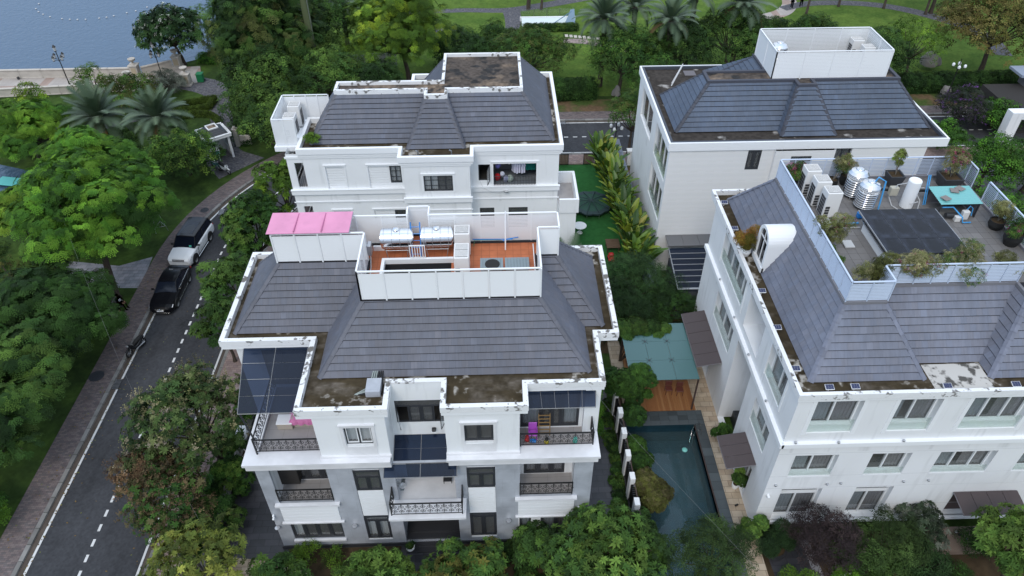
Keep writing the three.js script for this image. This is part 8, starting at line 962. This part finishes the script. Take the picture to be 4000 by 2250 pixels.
{const t=thing('mast','green camouflaged mast with climbing rungs rising behind the rear villa at the top edge','mast',[-18.6,0,-74]);mb().tube([[-18.6,0,-74],[-18.6,17,-74]],[0.42,0.36],12).build('shaft',mat([0.085,0.105,0.045],0.8,{map:paintTex}),t);mb().tube([[-18.24,0,-73.8],[-18.28,17,-73.8]],0.03,5).build('cable',M.steelDull,t);for(let k=0;k<28;k++)mb().tube([[-19.0,1 + k*0.55,-73.9],[-19.2,1 + k*0.55,-73.9],[-19.2,1.15 + k*0.55,-73.9]],0.02,4).build('rung',M.frame,t);}
const ORD=['first','second','third','fourth','fifth','sixth','seventh','eighth','ninth','tenth','eleventh','twelfth','thirteenth','fourteenth','last'];
// promenade balustrades with round openings, piers and urns
function balustrade(label,pts,h){const t=thing('balustrade',label,'balustrade',[pts[0][0],0,pts[0][1]]);pts.slice(1).forEach((b,i)=>{const a=pts[i],L=Math.hypot(b[0]- a[0],b[1]- a[1]),ang=Math.atan2(-(b[1]- a[1]),b[0]- a[0]),n=Math.max(1,Math.round(L/2.4));for(let k=0;k<n;k++){const w=L/n,sh=new THREE.Shape([new THREE.Vector2(0,0.12),new THREE.Vector2(w - 0.03,0.12),new THREE.Vector2(w - 0.03,h - 0.14),new THREE.Vector2(0,h - 0.14)]);const m=Math.round(w/0.75);for(let j=0;j<m;j++){const p=new THREE.Path();p.absellipse(w*(j + 0.5)/m,h*0.48,0.13,0.13,0,6.283,true);sh.holes.push(p);}const g=new THREE.ExtrudeGeometry(sh,{depth:0.16,bevelEnabled:false,curveSegments:5});const e=new THREE.Mesh(g,M.sandstone);e.name='panel';e.position.set(a[0]- pts[0][0]+(b[0]- a[0])*k/n,0,a[1]- pts[0][1]+(b[1]- a[1])*k/n);e.rotation.y=ang;t.add(e);for(const[nm,y,hh,d]of[['coping',h - 0.14,0.14,0.34],['base',0,0.12,0.3]]){const g2=mb().bbox(w/2 - 0.015,y + hh/2,0.08,w - 0.03,hh,d,0.03).geo(),f=new THREE.Mesh(g2,M.sandstone);f.name=nm;f.position.copy(e.position);f.rotation.y=ang;t.add(f);}}});return t;}
balustrade('pale stone balustrade on the lake side of the promenade',[[-80,-82.2],[-60,-82.2],[-42.1,-82.25]],1.05);balustrade('short stone balustrade between two piers under the blossoming tree',[[-41.0,-82.4],[-38.0,-84.2]],1.05);balustrade('pale stone balustrade on the garden side of the promenade',[[-80,-76.9],[-60,-77],[-41.4,-78.4]],1.0);balustrade('short garden side balustrade beside the grey shrub',[[-40.3,-78.6],[-35.4,-79.5]],1.0);
for(const[x,z,l]of[[-41.6,-82.2,'on the lake side left of the blossoming tree'],[-37.5,-84.5,'under the blossoming tree'],[-40.9,-78.6,'on the garden side hidden by the green tree'],[-34.9,-79.6,'beside the grey shrub and green bin']]){const t=thing('stone_pier','stone pier with an urn on top ' + l,'pier',[x,0,z],'promenade piers with urns');mb().bbox(x,0.1,z,1.05,0.2,1.05,0.03).build('plinth',M.sandstone,t);mb().bbox(x,0.75,z,0.85,1.1,0.85,0.03).build('shaft',M.sandstone,t);mb().bbox(x,0.75,z + 0.43,0.55,0.75,0.03,0.01).build('panel',mat([0.42,0.35,0.25],0.9),t);mb().bbox(x,1.37,z,1.05,0.14,1.05,0.04).build('cap',M.sandstone,t);mb().lathe([[0.26,0],[0.16,0.1],[0.1,0.22],[0.14,0.3],[0.34,0.44],[0.4,0.56],[0.42,0.68],[0.34,0.7],[0.2,0.66],[0,0.68]],x,1.44,z,14).build('urn',M.sandstone,t);}
{const t=thing('litter_bin','green litter bin beside the last promenade pier','bin',[-33.6,0,-80.4]),gm=mat([0.01,0.16,0.06],0.5);mb().prism([[-33.9,-80.7],[-33.3,-80.7],[-33.25,-80.05],[-33.95,-80.05]],0.08,0.95).build('body',gm,t);mb().bbox(-33.6,1.0,-80.4,0.75,0.1,0.75,0.03).build('lid',gm,t);for(const s of[-1,1])mb().tube([[-33.6 + s*0.36,0.1,-80.65],[-33.6 + s*0.3,0.1,-80.65]],0.1,8).build('wheel',M.blackRubber,t);}
for(let k=0;k<3;k++)tag(mb().bbox(-55 + k*7.2,0.2,-81.7,0.25,0.3,0.2,0.03).build('floor_lamp',M.dark),'small dark floor lamp at the foot of the lake balustrade, ' +['leftmost','middle','rightmost'][k]+ ' of three','lamp');
{const bp=[[-65.5,-109],[-65,-107],[-64.1,-105.8],[-63,-104.8],[-61.6,-103.8],[-59.6,-103],[-58.4,-102.7],[-57.3,-102.6],[-56.2,-102.6],[-54.5,-103],[-53.6,-103.3],[-52.8,-103.8],[-51.4,-104.9],[-50.4,-105.6],[-49.3,-107]];bp.forEach(([x,z],i)=>{const t=mb().lathe([[0,-0.1],[0.1,-0.05],[0.13,0.04],[0.08,0.1],[0,0.12]],x,-0.88,z,9).build('buoy',M.curtain);tag(t,'small pale float on the lake, ' + ORD[i]+ ' from the left end of the curved line','buoy','floats in a curved line on the lake');});}
tag(mb().bbox(-45,0.25,-59.2,2.6,0.12,1.3,0.03,-0.2).build('floating_platform',mat([0.09,0.42,0.4],0.5)),'turquoise slab by the pond at the far left edge','platform');
// park furniture beyond the rear road
{const t=thing('glass_pool','sunken white pool with glass rail and slanted wall in the park','pool',[7.5,0,-96]);const wm=mat([0.62,0.7,0.7],0.5);mb().bbox(7.4,0.3,-97.3,7.4,0.6,0.2,0.02).build('back_wall',M.trim,t);mb().quad(V(3.9,0.5,-97.2),V(11.1,0.5,-97.2),V(10.8,0.08,-94.9),V(3.9,0.08,-94.9)).build('sloping_slab',wm,t);mb().tube([[7.6,0.25,-95],[10.9,1.5,-97.2]],0.06,5).build('beam',mat([0.1,0.2,0.3],0.5),t);mb().quad(V(9.4,0.2,-95),V(10.9,0.2,-95),V(10.9,1.6,-97.2),V(10.4,1.5,-97.2)).build('stair_flank',mat([0.16,0.24,0.32],0.6),t);for(let k=0;k<5;k++){mb().tube([[3.9 + k*1.75,0,-98.9],[3.9 + k*1.75,1.1,-98.9]],0.04,5).build('rail_post',M.steelDull,t);if(k<4)mb().quad(V(4 + k*1.75,0.15,-98.9),V(5.55 + k*1.75,0.15,-98.9),V(5.55 + k*1.75,1.05,-98.9),V(4 + k*1.75,1.05,-98.9)).build('pane',M.glassGreen,t);}for(let k=0;k<5;k++)mb().tube([[4.6 + k*1.4,0,-94.4],[4.6 + k*1.4,0.9,-94.4]],0.03,5).build('rail_post',M.trim,t);}
{const rock=(label,x,z,s,h,seed)=>{const g=new THREE.IcosahedronGeometry(1,3),P=g.attributes.position,v=V(0,0,0);for(let i=0;i<P.count;i++){v.fromBufferAttribute(P,i);const k=0.7 + 0.5*vn(v.x*2 + 20,v.y*2 + v.z*2 + 30,1000,seed);P.setXYZ(i,v.x*s*k,Math.max(-0.1,v.y*h*k),v.z*s*0.8*k);}g.computeVertexNormals();const m=new THREE.Mesh(g,mat([0.2,0.19,0.18],0.95,{map:paintTex}));m.name=numbered('boulder');m.position.set(x,h*0.6,z);scene.add(m);tag(m,label,'boulder');};rock('large pale boulder on the lawn right of the slate roof',51,-80.5,1.3,1.3,3);rock('upright pale stone in the gap of the far hedge',13.4,-74.2,0.5,1.0,4);rock('pale stone at the foot of the purple bush lamp',49.6,-73.6,0.6,0.8,5);rock('small rock on the lawn behind the two rear villas',24,-84,0.7,0.5,6);}
{const t=thing('site_fence','pale grey sheet fence glimpsed between trees behind the rear villa','fence',[-14.6,0,-83]);for(let k=0;k<5;k++){const x=-17.4 + k*1.2;mb().box(x + 0.02,x + 1.18,0.1,1.7,-83.05 - k*0.2,-83 - k*0.2).build('sheet',M.curtain,t);}}
// gates, walls and fences of the plots
{const t=thing('plot_wall','long grey blue wall beside the paddle leaved plants','wall',[11.6,0,-51]);mb().box(11.35,11.85,0,1.8,-62.1,-40.8).build('wall',mat([0.17,0.2,0.26],0.8,{map:paintTex}),t);mb().box(11.3,11.92,1.8,1.9,-62.15,-40.75).build('coping',mat([0.19,0.22,0.28],0.7,{map:paintTex}),t);}
for(const[x0,x1,l]of[[5.6,7.0,'left brown slatted gate leaf in a dark frame at the end of the turf'],[8.4,9.4,'middle brown slatted gate leaf at the end of the turf'],[9.5,10.4,'right brown slatted gate leaf next to the paddle leaved plants']]){const t=thing('gate_leaf',l,'gate',[x0,0,-60.7]);const f=mb();f.box(x0,x0 + 0.06,0.05,1.2,-60.73,-60.67);f.box(x1 - 0.06,x1,0.05,1.2,-60.73,-60.67);f.box(x0 + 0.06,x1 - 0.06,1.14,1.2,-60.73,-60.67);f.box(x0 + 0.06,x1 - 0.06,0.05,0.11,-60.73,-60.67);f.build('frame',M.iron,t);for(let k=0;k*0.14<x1 - x0 - 0.2;k++)mb().box(x0 + 0.08 + k*0.14,x0 + 0.2 + k*0.14,0.11,1.14,-60.715,-60.685).build('slat',mat([0.16,0.1,0.06],0.8),t);}
{const t=thing('plot_fence','low wall with dark railing in front of the slate roofed villa street side','fence',[14,0,-60.6]);for(const x of[12.9,17.6]){mb().bbox(x,0.75,-60.6,0.7,1.5,0.5,0.02).build('pier',M.whiteC,t);mb().bbox(x,1.55,-60.6,0.85,0.12,0.62,0.02).build('pier_cap',M.whiteC,t);}mb().box(13.26,17.25,0,0.35,-60.7,-60.5).build('base_wall',M.whiteC,t);mb().box(13.26,17.25,1.2,1.26,-60.63,-60.57).build('rail',M.iron,t);for(let k=0;k<30;k++)mb().box(13.32 + k*0.132,13.35 + k*0.132,0.35,1.2,-60.615,-60.585).build('bar',M.iron,t);}
{const t=thing('garden_wall','dark stone garden wall with pale coping along the street left of the front villa','wall',[-15.8,0,-26]);mb().box(-16.0,-15.62,0,0.7,-33,-19).build('wall',M.darkStone,t);for(let k=0;k<12;k++)mb().bbox(-15.81,0.75,-32.4 + k*1.2,0.5,0.1,1.17,0.02).build('coping_stone',M.kerb,t);mb().bbox(-15.9,0.95,-28.7,0.6,0.5,0.8,0.04).build('pillar',M.trim,t);}
{const t=thing('yard_fence','row of white slab posts with dark bars between the front villa yard and the pool','fence',[7.3,0,-25]);const zs=[-30.3,-28.7,-27.15,-25.55,-24.0,-22.35,-20.8];zs.forEach((z,i)=>{mb().bbox(7.3,1.1,z,0.3,2.2,0.5,0.02).build('post',M.white,t);if(i){const a=zs[i - 1]+ 0.26,n=9;for(let k=0;k<n;k++)mb().box(7.22,7.38,0.35,1.75,lerp(a,z - 0.26,(k + 0.25)/n),lerp(a,z - 0.26,(k + 0.55)/n)).build('bar',M.iron,t);mb().box(7.18,7.42,0.05,0.35,a,z - 0.26).build('base_wall',M.darkStone,t);mb().box(7.4,7.46,1.75,1.82,a,z - 0.26).build('top_rail',M.darkWood,t);}});}
// wet deck: canopy, post, chairs, pool things
{const t=thing('glass_canopy','frosted green glass canopy over the wooden pool deck','canopy',[10.2,3.3,-32.4]),gm=mat([0.10,0.22,0.22],0.25,{transmission:0.35,thickness:0}),X0=8.0,X1=12.25,Z0=-35,Z1=-30.0;for(let i=0;i<3;i++)for(let j=0;j<3;j++)mb().box(lerp(X0,X1,i/3)+ 0.008,lerp(X0,X1,(i + 1)/3)- 0.008,3.36,3.375,lerp(Z0,Z1,j/3)+ 0.008,lerp(Z0,Z1,(j + 1)/3)- 0.008).build('pane',gm,t);const f=mb();for(const z of[Z0 + 0.3,Z1 - 0.3])f.box(X0,X1,3.1,3.25,z - 0.05,z + 0.05);for(const x of[X0 + 0.3,10.1,X1 - 0.3])f.box(x - 0.04,x + 0.04,3.12,3.24,Z0 + 0.36,Z1 - 0.36);f.build('frame',M.iron,t);for(const[x,z]of[[8.3,-34.7],[12.1,-34.7],[12.25,-30.2],[8.2,-30.3]])mb().tube([[x,0.3,z],[x,3.12,z]],0.06,8).build('post',M.darkWood,t);for(let i=1;i<3;i++)for(let j=1;j<3;j++){const x=lerp(X0,X1,i/3),z=lerp(Z0,Z1,j/3),b=mb();b.cyl(x,3.378,3.4,z,0.06,8);for(const[dx,dz]of[[1,1],[1,-1],[-1,1],[-1,-1]]){b.tube([[x,3.385,z],[x + dx*0.15,3.385,z + dz*0.15]],0.012,4);b.cyl(x + dx*0.16,3.378,3.395,z + dz*0.16,0.025,6);}b.build('spider_fitting',M.frame,t);}}
for(const[x,z,l]of[[11.0,-31.6,'left dark red chair under the green glass canopy'],[11.7,-31.5,'right dark red chair under the green glass canopy']]){const t=thing('chair',l,'chair',[x,0.31,z]),m=mat([0.13,0.04,0.03],0.5);mb().bbox(x,0.76,z,0.45,0.05,0.45,0.02).build('seat',m,t);mb().bbox(x,1.05,z - 0.2,0.44,0.4,0.05,0.02).build('backrest',m,t);for(const[a,b]of[[-1,-1],[1,-1],[1,1],[-1,1]])mb().tube([[x + a*0.2,0.315,z + b*0.2],[x + a*0.18,0.74,z + b*0.18]],0.02,5).build('leg',m,t);}
{const t=thing('pool_ladder','steel pool ladder at the far right corner of the pool','ladder',[11.95,0.3,-28.2]);for(const z of[-28.55,-28.1])mb().tube([[12.4,0.32,z],[12.35,0.85,z],[12.05,0.9,z],[11.95,0.4,z],[11.95,-1.0,z]],0.025,6).build('rail',M.steel,t);for(let k=0;k<3;k++)mb().box(11.9,12.0,-0.15 - k*0.3,-0.11 - k*0.3,-28.52,-28.13).build('step',M.steel,t);tag(mb().lathe([[0,-0.05],[0.16,-0.04],[0.17,0.03],[0.1,0.07],[0,0.08]],11.35,-0.33,-27.5,14).build('chlorine_float',mat([0.2,0.55,0.5],0.5)),'pale green round float in the pool by the ladder','pool float');}
tag(mb().bbox(13.3,0.36,-23.1,0.24,0.1,0.1,0.03,0.4).build('sandal',M.blackRubber),'dark sandals left on the cream pool path','sandals');
for(const[x,z,r,c,l]of[[24.9,-21.0,0.4,[0.5,0.5,0.53],'white shoe on the entrance landing of the right villa'],[25.05,-20.8,-0.3,[0.05,0.05,0.06],'black shoe beside the white one on the entrance landing'],[25.2,-20.55,0.9,[0.1,0.12,0.18],'dark blue shoe nearest the edge of the entrance landing'],[25.9,-21.2,0.2,[0.02,0.02,0.02],'black shoe by the door at the entrance landing']]){const t=thing('shoe',l,'shoe',[x,0.4,z]);mb().bbox(x,0.43,z,0.3,0.06,0.12,0.02,r).build('sole',M.blackRubber,t);mb().bbox(x - 0.05*Math.cos(r),0.49,z + 0.05*Math.sin(r),0.18,0.08,0.11,0.03,r).build('upper',mat(c,0.8),t);}
// turf lawn things
{const t=thing('trampoline','round dark trampoline on the green turf','trampoline',[8.4,0,-53.6]),x=8.35,z=-53.5,R=1.75,pm=mat([0.025,0.05,0.055],0.7);mb().lathe([[0,0.5],[R*0.78,0.51]],x,0.02,z,28,false).build('mat',mat([0.02,0.075,0.05],0.7),t);for(let k=0;k<10;k++){const a=k/10*6.283,b=mb(),q=(rr,da,y)=>V(x + rr*Math.cos(a + da),y,z + rr*Math.sin(a + da));for(let j=0;j<6;j++){const d0=-0.31 + j*0.1033,d1=d0 + 0.1033,bl=(d)=>R*(1 + 0.07*Math.cos(d/0.314*Math.PI/2));b.quad(q(R*0.78,d0,0.54),q(R*0.78,d1,0.54),q(bl(d1),d1,0.52),q(bl(d0),d0,0.52));b.quad(q(bl(d0),d0,0.52),q(bl(d1),d1,0.52),q(bl(d1),d1,0.38),q(bl(d0),d0,0.38));}b.build('edge_pad',pm,t);mb().tube([[x + R*Math.cos(a),0.02,z + R*Math.sin(a)],[x + R*Math.cos(a),0.5,z + R*Math.sin(a)]],0.03,5).build('leg',M.steelDull,t);}for(let k=0;k<5;k++){const a=k/5*3.14,pts=[];for(let j=0;j<=8;j++){const s=-1 + j/4;pts.push([x + R*s*Math.cos(a),0.55 + 0.25*(1 - s*s),z + R*s*Math.sin(a)]);}mb().tube(pts,0.035,5).build('hoop',pm,t);}}
{const t=thing('garden_table','round white garden table on the green turf','table',[7.0,0.02,-49.8]);mb().lathe([[0,0.7],[0.55,0.7],[0.55,0.74],[0,0.75]],7,0.02,-49.8,20).build('table_top',M.trim,t);mb().lathe([[0.25,0],[0.2,0.05],[0.05,0.1],[0.05,0.7]],7,0.02,-49.8,10).build('pedestal',M.trim,t);}
{const t=thing('wooden_bench','brown wooden bench table half hidden under the paddle leaves','table',[9.3,0.02,-47.4]);for(let k=0;k<6;k++)mb().box(8.9,10.0,0.6,0.64,-48.0 + k*0.2,-47.82 + k*0.2).build('board',mat([0.12,0.075,0.045],0.8),t);for(const[a,b]of[[9,-47.9],[9.9,-47.9],[9,-46.95],[9.9,-46.95]])mb().box(a - 0.04,a + 0.04,0.02,0.6,b - 0.04,b + 0.04).build('leg',M.darkWood,t);}
{const t=thing('toy_car','red toy car on the turf by the clipped trees','toy',[9.15,0.02,-45.9]),rm=mat([0.45,0.01,0.015],0.4);mb().bbox(9.15,0.3,-45.9,0.5,0.25,0.8,0.08).build('body',rm,t);mb().bbox(9.15,0.55,-46.05,0.42,0.26,0.35,0.08).build('hood',rm,t);for(const[a,b]of[[-1,-1],[1,-1],[1,1],[-1,1]])mb().tube([[9.15 + a*0.2,0.15,-45.9 + b*0.28],[9.15 + a*0.28,0.15,-45.9 + b*0.28]],0.13,10).build('wheel',M.blackRubber,t);}
// things on the terraces of the front villa
{const bxm=mat([0.42,0.37,0.31],0.8),t=thing('storage_box','small pale box on the left terrace in front of the pink cloth','box',[-10.9,7.8,-23.6]);mb().bbox(-10.75,8.02,-23.65,0.75,0.42,0.6,0.03).build('carcass',bxm,t);mb().bbox(-10.75,8.25,-23.65,0.8,0.05,0.65,0.02).build('lid',M.trim,t);const u=thing('storage_box','larger beige crate under the pink cloth on the left terrace','box',[-9.8,7.8,-24]);mb().bbox(-9.7,8.12,-24.0,1.3,0.64,1.0,0.05).build('carcass',bxm,u);mb().bbox(-9.7,8.47,-24.0,1.34,0.05,1.04,0.02).build('lid',bxm,u);
const n=16,c=mb(),rn=RNG(9),hgt=[],pt=(i,j)=>{const u2=i/n,v=j/n,x=lerp(-10.7,-9.05,u2),z=lerp(-25.0,-23.2,v);const inside=x>-10.33&&x<-9.0&&z<-23.46;let y=inside?8.53:8.53 - Math.min(0.62,1.6*Math.max(-10.33 - x,z + 23.46,0));return V(x + 0.02*Math.sin(j*1.7),y + 0.03*Math.sin(i*1.3 + j*0.9),Math.min(z,-23.38 + 0.04*Math.sin(i*1.9)));};for(let i=0;i<n;i++)for(let j=0;j<n;j++)c.quad(pt(i,j),pt(i + 1,j),pt(i + 1,j + 1),pt(i,j + 1));tag(c.build('dust_sheet',mat([0.62,0.2,0.4],0.8)),'pink cloth draped over the crate on the left terrace','cloth');}
{const t=thing('booster_seat','purple plastic child chair on the right terrace','chair',[1.55,7.8,-22.55]),pm=mat([0.42,0.09,0.5],0.45);mb().bbox(1.55,8.15,-22.5,0.42,0.07,0.4,0.03).build('seat',pm,t);mb().bbox(1.55,8.45,-22.7,0.42,0.55,0.07,0.03).build('backrest',pm,t);for(const s of[-1,1]){mb().bbox(1.55 + s*0.2,8.28,-22.52,0.05,0.2,0.36,0.02).build('armrest',pm,t);for(const z of[-22.65,-22.35])mb().tube([[1.55 + s*0.19,7.8,z],[1.55 + s*0.17,8.12,z]],0.03,6).build('leg',pm,t);}mb().bbox(1.55,7.92,-22.2,0.3,0.12,0.2,0.03).build('footstep',M.bluePipe,t);}
{const t=thing('rack','slender bamboo rack leaning at the terrace door','rack',[2.1,7.8,-22.8]),wm=mat([0.26,0.16,0.06],0.7);for(const x of[1.85,2.4])mb().tube([[x,7.8,-22.6],[x,9.05,-22.95]],0.025,6).build('upright',wm,t);for(let k=0;k<6;k++)mb().bbox(2.125,7.95 + k*0.2,-22.64 - k*0.056,0.55,0.03,0.06,0.008).build('slat',wm,t);}
for(const[x,z,c,l]of[[1.25,-22.25,[0.5,0.02,0.02],'red toy behind the right terrace railing'],[2.2,-22.1,[0.55,0.45,0.03],'yellow and black toy behind the right terrace railing'],[3.6,-22.1,[0.1,0.5,0.4],'small turquoise toy at the right end of the terrace railing']]){const t=thing('toy',l,'toy',[x,7.8,z]);mb().bbox(x,7.95,z,0.22,0.26,0.16,0.06).build('body',mat(c,0.5),t);mb().lathe([[0,0],[0.09,0.03],[0.1,0.1],[0.06,0.18],[0,0.2]],x,8.08,z,9).build('head',l[0]==='y'?M.blackRubber:mat(tint(c,0.8),0.5),t);}
{const t=thing('baby_bath','turquoise and white plastic tub on the middle balcony','tub',[-5.15,4.03,-22.4]),tm=mat([0.03,0.36,0.33],0.45);mb().bbox(-5.2,4.12,-22.45,0.3,0.16,0.85,0.05).build('base',tm,t);mb().lathe([[0.13,0.16],[0.18,0.3],[0.14,0.3],[0.1,0.2],[0,0.2]],-5.2,4.03,-22.3,12).build('basin',M.trim,t);mb().lathe([[0.1,0],[0.16,0.3],[0.14,0.3],[0.09,0.03],[0,0.03]],-5.48,4.03,-22.4,12).build('clear_pail',M.curtain,t);const d=thing('tap_hose','coiled blue hose in the left corner of the middle balcony','hose',[-5.45,4.1,-20.9]),pts=[];for(let k=0;k<30;k++)pts.push([-5.35 + 0.14*Math.cos(k*0.7),4.1 + k*0.006,-20.9 + 0.14*Math.sin(k*0.7)]);mb().tube(pts,0.022,5).build('hose',M.bluePipe,d);const e=thing('dark_folding_chair','dark folding chair under the canopy at the right of the middle balcony','chair',[-2.8,4.03,-22.6]);mb().bbox(-2.85,4.45,-22.6,0.45,0.04,0.45,0.01).build('seat',M.dark,e);mb().bbox(-2.7,4.75,-22.78,0.45,0.4,0.04,0.01,-0.4).build('backrest',M.dark,e);for(const s of[-1,1])mb().tube([[-2.85 + s*0.2,4.03,-22.35],[-2.85 + s*0.2,4.9,-22.8]],0.018,5).build('leg',M.iron,e);}
// laundry in the rear villa loggia
{const rail=tag(mb().tube([[0.0,10.02,-45.1],[2.9,10.02,-45.1]],0.02,6).build('clothes_rail',M.steelDull),'rail carrying the laundry in the rear villa loggia','clothes rail');const shirt=(name,label,x,c,h,w,group,tw)=>{const t=thing(name,label,'shirt',[x,10.0,-45.1],group),b=mb(),n=6,half=(s)=>{for(let k=0;k<n;k++){const y0=-h*k/n,y1=-h*(k + 1)/n,w0=w*(0.75 + 0.3*Math.min(1,k/2)),w1=w*(0.75 + 0.3*Math.min(1,(k + 1)/2)),d=0.05*s;b.quad(V(x - d - 0.02*Math.sin(k),10 + y0,-45.1 - w0),V(x - d,10 + y0,-45.1 + w0),V(x - d,10 + y1,-45.1 + w1),V(x - d - 0.02*Math.sin(k + 1),10 + y1,-45.1 - w1));}};half(1);half(-1);for(const s of[-1,1]){b.quad(V(x - 0.05,10,-45.1 + s*w*0.75),V(x + 0.05,10,-45.1 + s*w*0.75),V(x + 0.05,10 - h,-45.1 + s*w*1.05),V(x - 0.05,10 - h,-45.1 + s*w*1.05));b.tube([[x,9.98,-45.1 + s*w*0.7],[x + 0.02,9.85 - h*0.25,-45.1 + s*w*1.25]],[0.06,0.07],6);}b.build('cloth',mat(c,0.9),t);mb().tube([[x,10.04,-45.1],[x,9.99,-45.1 - w*0.6],[x,9.99,-45.1 + w*0.6],[x,10.04,-45.1]],0.01,4).build('hanger',M.frame,t);t.rotation.y=tw;};
for(let k=0;k<5;k++)shirt('white_shirt','white shirt on the laundry rail, ' + ORD[k]+ ' from the left',1.3 + k*0.17,[0.66,0.66,0.78],0.95 + 0.06*(k % 2),0.2,'white shirts on the laundry rail',0.5 - 0.1*(k % 3));for(let k=0;k<6;k++)shirt('teal_shirt','teal green shirt on the laundry rail, ' + ORD[k]+ ' from the white ones',2.14 + k*0.12,[0.012,0.13,0.11],0.72 + 0.03*(k % 2),0.17,'teal shirts on the laundry rail',0.4);
for(const[x,y,c,r,l]of[[0.15,8.75,[0.35,0.015,0.02],0.22,'dark red bundle of clothes at the left of the loggia'],[0.5,9.0,[0.55,0.57,0.66],0.16,'white cloth bundle at the left of the loggia'],[0.75,8.6,[0.33,0.36,0.5],0.2,'blue grey laundry bag in the loggia'],[1.05,8.6,[0.4,0.48,0.42],0.22,'pale green laundry bag in the loggia'],[0.2,9.75,[0.12,0.12,0.35],0.2,'blue bucket hanging at the upper left of the loggia'],[1.0,9.95,[0.5,0.5,0.48],0.13,'round white basin hanging at the loggia ceiling']]){const t=thing('laundry',l,'laundry',[x,y,-44.9]);const g=new THREE.IcosahedronGeometry(r,2),P=g.attributes.position;for(let i=0;i<P.count;i++){const k=0.8 + 0.4*vn(P.getX(i)*9 + 40,P.getY(i)*9 + P.getZ(i)*7 + 40,500,3);P.setXYZ(i,P.getX(i)*k,P.getY(i)*k*1.2,P.getZ(i)*k);}g.computeVertexNormals();const m=new THREE.Mesh(g,mat(c,0.9));m.name='cloth';t.add(m);mb().tube([[x,y + r*1.1,-44.9],[x + 0.03,y + r*1.3,-44.9]],0.012,4).build('tie',M.curtain,t);}}
{const t=thing('junction_box','small grey box with a thin cable on the ledge below the loggia','junction box',[0.7,7.9,-44.2]);mb().bbox(0.75,7.98,-44.15,0.3,0.16,0.12,0.02).build('casing',M.steelDull,t);mb().tube([[-1.1,8.75,-44.37],[-0.9,8.3,-44.22],[-0.4,7.98,-44.2],[0.2,7.9,-44.2],[0.6,8.0,-44.2]],0.012,4).build('cable',M.curtain,t);}
// white arch house at the right edge
{const t=thing('modern_house','white frame of a modern house at the right image edge','house',[53,0,-63]);mb().box(50.2,51.29,0,3.3,-64.2,-63.2).build('pillar',M.white,t);mb().box(51.3,62,2.6,3.3,-64.2,-63.2).build('beam',M.white,t);mb().box(51.5,62,0,2.6,-71,-65.2).build('wall',M.room,t);mb().box(54.3,64,3.9,4.15,-72,-69.6).build('eave',mat([0.25,0.29,0.36],0.7),t);mb().box(55.5,62,2.6,3.9,-71.5,-70).build('upper_wall',M.blind,t);windowUnit(t,'z',-65.19,1,52.2,55.5,0.4,2.9,{frame:M.frame,room:0.4,d:0.05});}
{const t=thing('power_cable','thin pale cable running from the roof terrace down to the lower right corner','cable',[0,0,0]);const c=[[-0.35,14.05,-25.87],[2.3,12.6,-24.6],[5.3,11.4,-20.3],[10.4,9.0,-14.4]];mb().tube(new THREE.CatmullRomCurve3(c.map((p)=>V(...p))).getPoints(40),0.003,4).build('cable',M.grille,t);const u=thing('power_cable','thin cable crossing the street trees at the lower left','cable',[0,0,0]);mb().tube(new THREE.CatmullRomCurve3([[-31,8,-44],[-26,6.4,-36],[-20,4.8,-27],[-14,3.6,-19]].map((p)=>V(...p))).getPoints(40),0.003,4).build('cable',M.grille,u);}
renderer.render(scene,camera);
